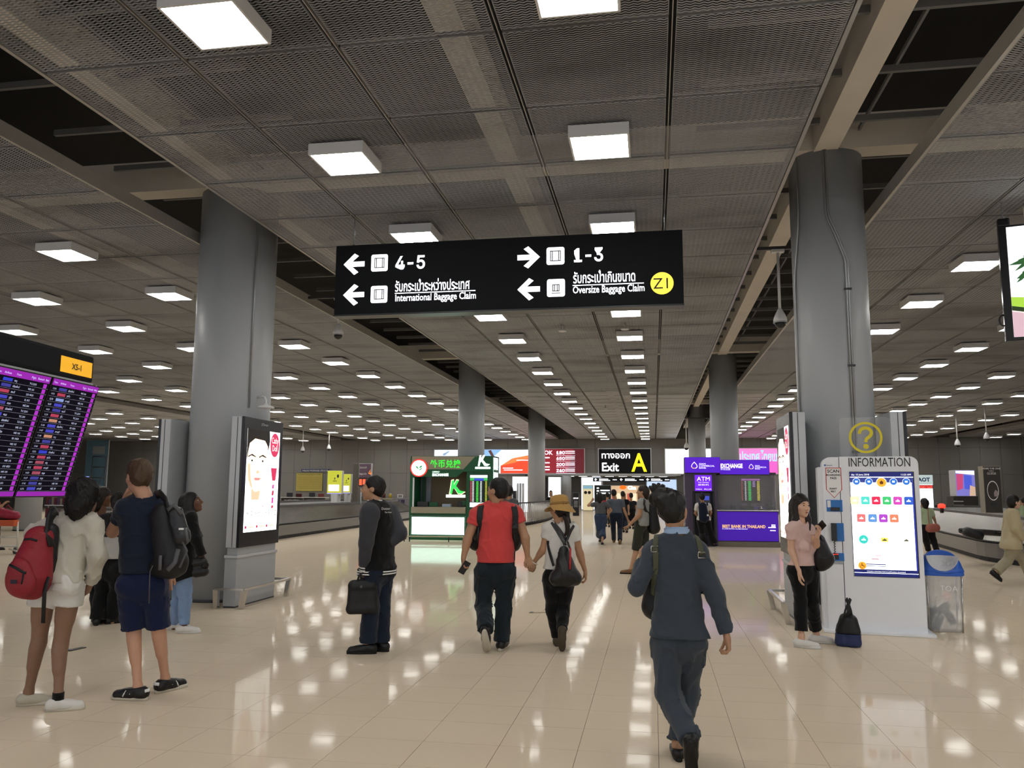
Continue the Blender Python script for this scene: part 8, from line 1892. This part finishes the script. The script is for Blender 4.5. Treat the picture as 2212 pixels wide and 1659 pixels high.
# shelf of boxes beyond
t = thing('box_rack', 'low rack of red and violet boxes under the flight board', 'rack', (*at(116, 1105, 34)[:2], 0)); w_ = 52 / FPX * 34
for z in (0.12, 0.75): mb = MB(); mb.bbox((-w_ / 2, 0, z), (w_ / 2, 0.5, z + 0.05), 0.005); mb.build('shelf', GREYL, t)
for sx in (-1, 1): mb = MB(); mb.tube([(sx * w_ / 2, 0.25, 0), (sx * w_ / 2, 0.25, 1.5)], 0.025, 6); mb.build('upright', GREYL, t)
rr = random.Random(2)
for q in range(7):
    for z in (0.17, 0.80):
        mb = MB(); hh = 0.25 + rr.random() * 0.25; x_ = -w_ / 2 + 0.02 + q * w_ / 7; mb.bbox((x_, 0.05, z), (x_ + w_ / 7 - 0.02, 0.4, z + hh), 0.005); mb.build('box', mat(['box_red', 'box_violet', 'box_pale'][(q + int(z)) % 3], hexc(['#5a2430', '#4a3a5a', '#7a7068'][(q + int(z)) % 3]), 0.6), t)
# ================================================================== far right
t, P_, w_, h_, f_ = flat_sign('service_stand', 'white lit service stand with red display beyond the kiosk', 'stand', 1978, 1026, 2014, 1102, 40, glow('stand_white', '#eef4fa', 1.1, True), 0.5, mat('stand_blue', hexc('#3a4a6a'), 0.5))
a_, b_ = f_(1978, 1047), f_(2014, 1026); P_.rect('header', a_[0], a_[1], b_[0], b_[1], glow('stand_header', '#a8b8b8', 0.8), 0.015); a_ = f_(1997, 1040); P_.text('lettering', 'AOT', 0.24, mat('aot_blue', hexc('#24406e'), 0.5), a_[0], a_[1], 0.022, 'CENTER', bold=0.01)
a_, b_ = f_(1979, 1055), f_(2013, 1048); P_.rect('red_display', a_[0], a_[1], b_[0], b_[1], glow('led_band', '#b01c24', 0.8), 0.015); a_ = f_(1996, 1054); P_.text('lettering', 'AIRPORT TAXI', 0.11, glow('led_bright', '#ff7a60', 1.0), a_[0], a_[1], 0.022, 'CENTER')
t, P_, w_, h_, f_ = flat_sign('ad_cube', 'violet and pink advertising cube on a dark base by the right carousel', 'advert', 2066, 1015.5, 2105, 1072, 45, glow('cube_violet', '#7a78c8', 0.7), 0.9, GREYL, feet=False)
P_.poly('cube_pink', [f_(*q) for q in ((2068, 1060), (2080, 1055), (2082, 1024), (2068, 1024))], glow('cube_pink', '#c04878', 0.7), 0.012); P_.poly('cube_top', [f_(*q) for q in ((2067, 1022), (2104, 1026), (2104, 1017), (2067, 1017))], glow('cube_pale', '#e8e4f0', 1.0), 0.012)
P_.poly('cube_blue', [f_(*q) for q in ((2083, 1056), (2098, 1058), (2098, 1028), (2083, 1026))], glow('cube_blue', '#4a5ad0', 0.7), 0.012); P_.poly('cube_cream', [f_(*q) for q in ((2092, 1071), (2104, 1071), (2104, 1052), (2094, 1048))], glow('cube_cream', '#c8a890', 0.8), 0.014)
a_, b_ = at(2061, 1106, 45), at(2112, 1072, 45); mb = MB(); mb.bbox((a_[0], 44.95, 0), (b_[0], 45.95, b_[2]), 0.02); o = mb.build('advert_base', mat('base_dark', hexc('#2a2826'), 0.6)); tag(o, 'dark ribbed base under the violet advertising cube', 'plinth')
for q in range(6): mb = MB(); z_2 = 0.12 + q * (b_[2] - 0.2) / 6; mb.box((a_[0] - 0.004, 44.93, z_2), (a_[0] + 0.45, 44.96, z_2 + 0.05)); mb.build('louvre', GREY, o)
t, P_, w_, h_, f_ = flat_sign('product_standee', 'tall dark standee with white oval outline at right', 'standee', 2129, 1007, 2160, 1108, 37, mat('standee_dark', hexc('#3a3634'), 0.5), 0.5, mat('standee_beige', hexc('#8a8272'), 0.6), feet=False)
c_ = f_(2144.5, 1060); n_ = 36; ax_, ay_ = w_ * 0.33, h_ * 0.21
P_.polys('oval_outline', [[(c_[0] + r_ * ax_ * math.cos(t_), c_[1] + r_ * ay_ * math.sin(t_)) for r_, t_ in ((1, u0), (1, u1), (0.9, u1), (0.9, u0))] for u0, u1 in [(2 * math.pi * i / n_, 2 * math.pi * (i + 1) / n_) for i in range(n_)]], LBL, 0.012)
for tx, y_, s_ in (('MORE THE ONE', 1014, 0.10), ('CITY', 1019.5, 0.09), ('GUIDE', 1025, 0.12)): a_ = f_(2144, y_); P_.text('lettering', tx, s_, LBL, a_[0], a_[1], 0.012, 'CENTER')
P_.poly('oval_shadow', disc(w_ * 0.22, 20, f_(2144, 1088), 0.5), FRAMEB, 0.012); P_.poly('pale_figure', [f_(*q) for q in ((2146, 1072), (2153, 1074), (2153, 1062), (2149, 1058), (2146, 1064))], mat('figure_pale', hexc('#a8989a'), 0.6), 0.014)
# luggage riding the right carousel
q = onfloor(2097, 1150, 0.74); t = thing('suitcase', 'black suitcase lying on the right carousel', 'suitcase', (*q[:2], 0.60), math.radians(-7))
loft([ring(0.15, 0.17, 0.02, 28), ring(0.20, 0.22, 0.05, 28), ring(0.20, 0.22, 0.17, 28), ring(0.15, 0.17, 0.22, 28)]).build('shell', NYL, t, None, (0, math.radians(20), 0)); mb = MB(); mb.tube([(-0.18, -0.05, 0.16), (-0.23, 0.0, 0.19), (-0.18, 0.05, 0.18)], 0.014, 6); mb.build('handle', FRAMEB, t)
q = onfloor(2128, 1150, 0.72); t = thing('flat_case', 'flat dark grey case lying beside the black suitcase', 'suitcase', (*q[:2], 0.66), math.radians(35))
mb = MB(); mb.bbox((-0.50, -0.30, 0), (0.50, 0.30, 0.12), 0.04); mb.build('shell', mat('case_grey', hexc('#3a3836'), 0.5), t, None, (0, math.radians(4), 0)); mb = MB(); mb.bbox((-0.10, -0.36, 0.05), (0.10, -0.30, 0.08), 0.012); mb.build('handle', FRAMEB, t)
q = onfloor(2035, 1108, 1.03); t = thing('signal_light', 'small red signal light on the right carousel crest', 'light', (*q[:2], 1.03)); mb = MB(); mb.tube([(0, 0, 0), (0, 0, 0.14)], 0.05, 10); mb.build('stem', FRAMEB, t); mb = MB(); mb.lathe([(0.10, 0.14), (0.10, 0.22), (0.05, 0.26)], n=16); mb.build('lens', glow('signal_red', '#ff3a2a', 1.8), t)
# floor service covers
for (x0, y0, x1, y1, lab) in ((146, 1407, 182, 1399, 'narrow dark metal floor cover near the group'), (1143, 1324, 1182, 1323, 'short brass floor cover behind the couple')):
    a_, b_ = onfloor(x0, y0), onfloor(x1, y1); d_ = b_ - a_; t = thing('floor_cover', lab, 'floor cover', (*((a_ + b_) / 2)[:2], 0.0), math.atan2(d_[1], d_[0])); L_ = np.linalg.norm(d_) / 2
    mb = MB(); mb.bbox((-L_, -0.03, 0.0), (L_, 0.03, 0.008), 0.002); mb.build('plate', mat('cover_dark' if x0 < 500 else 'cover_brass', (0.05, 0.045, 0.04) if x0 < 500 else (0.35, 0.28, 0.18), 0.5), t)
    mb = MB(); mb.lathe([(0.022, 0.008), (0.022, 0.02)], (-L_ * 0.7, 0, 0), 12); mb.build('key_stud', STEEL, t)
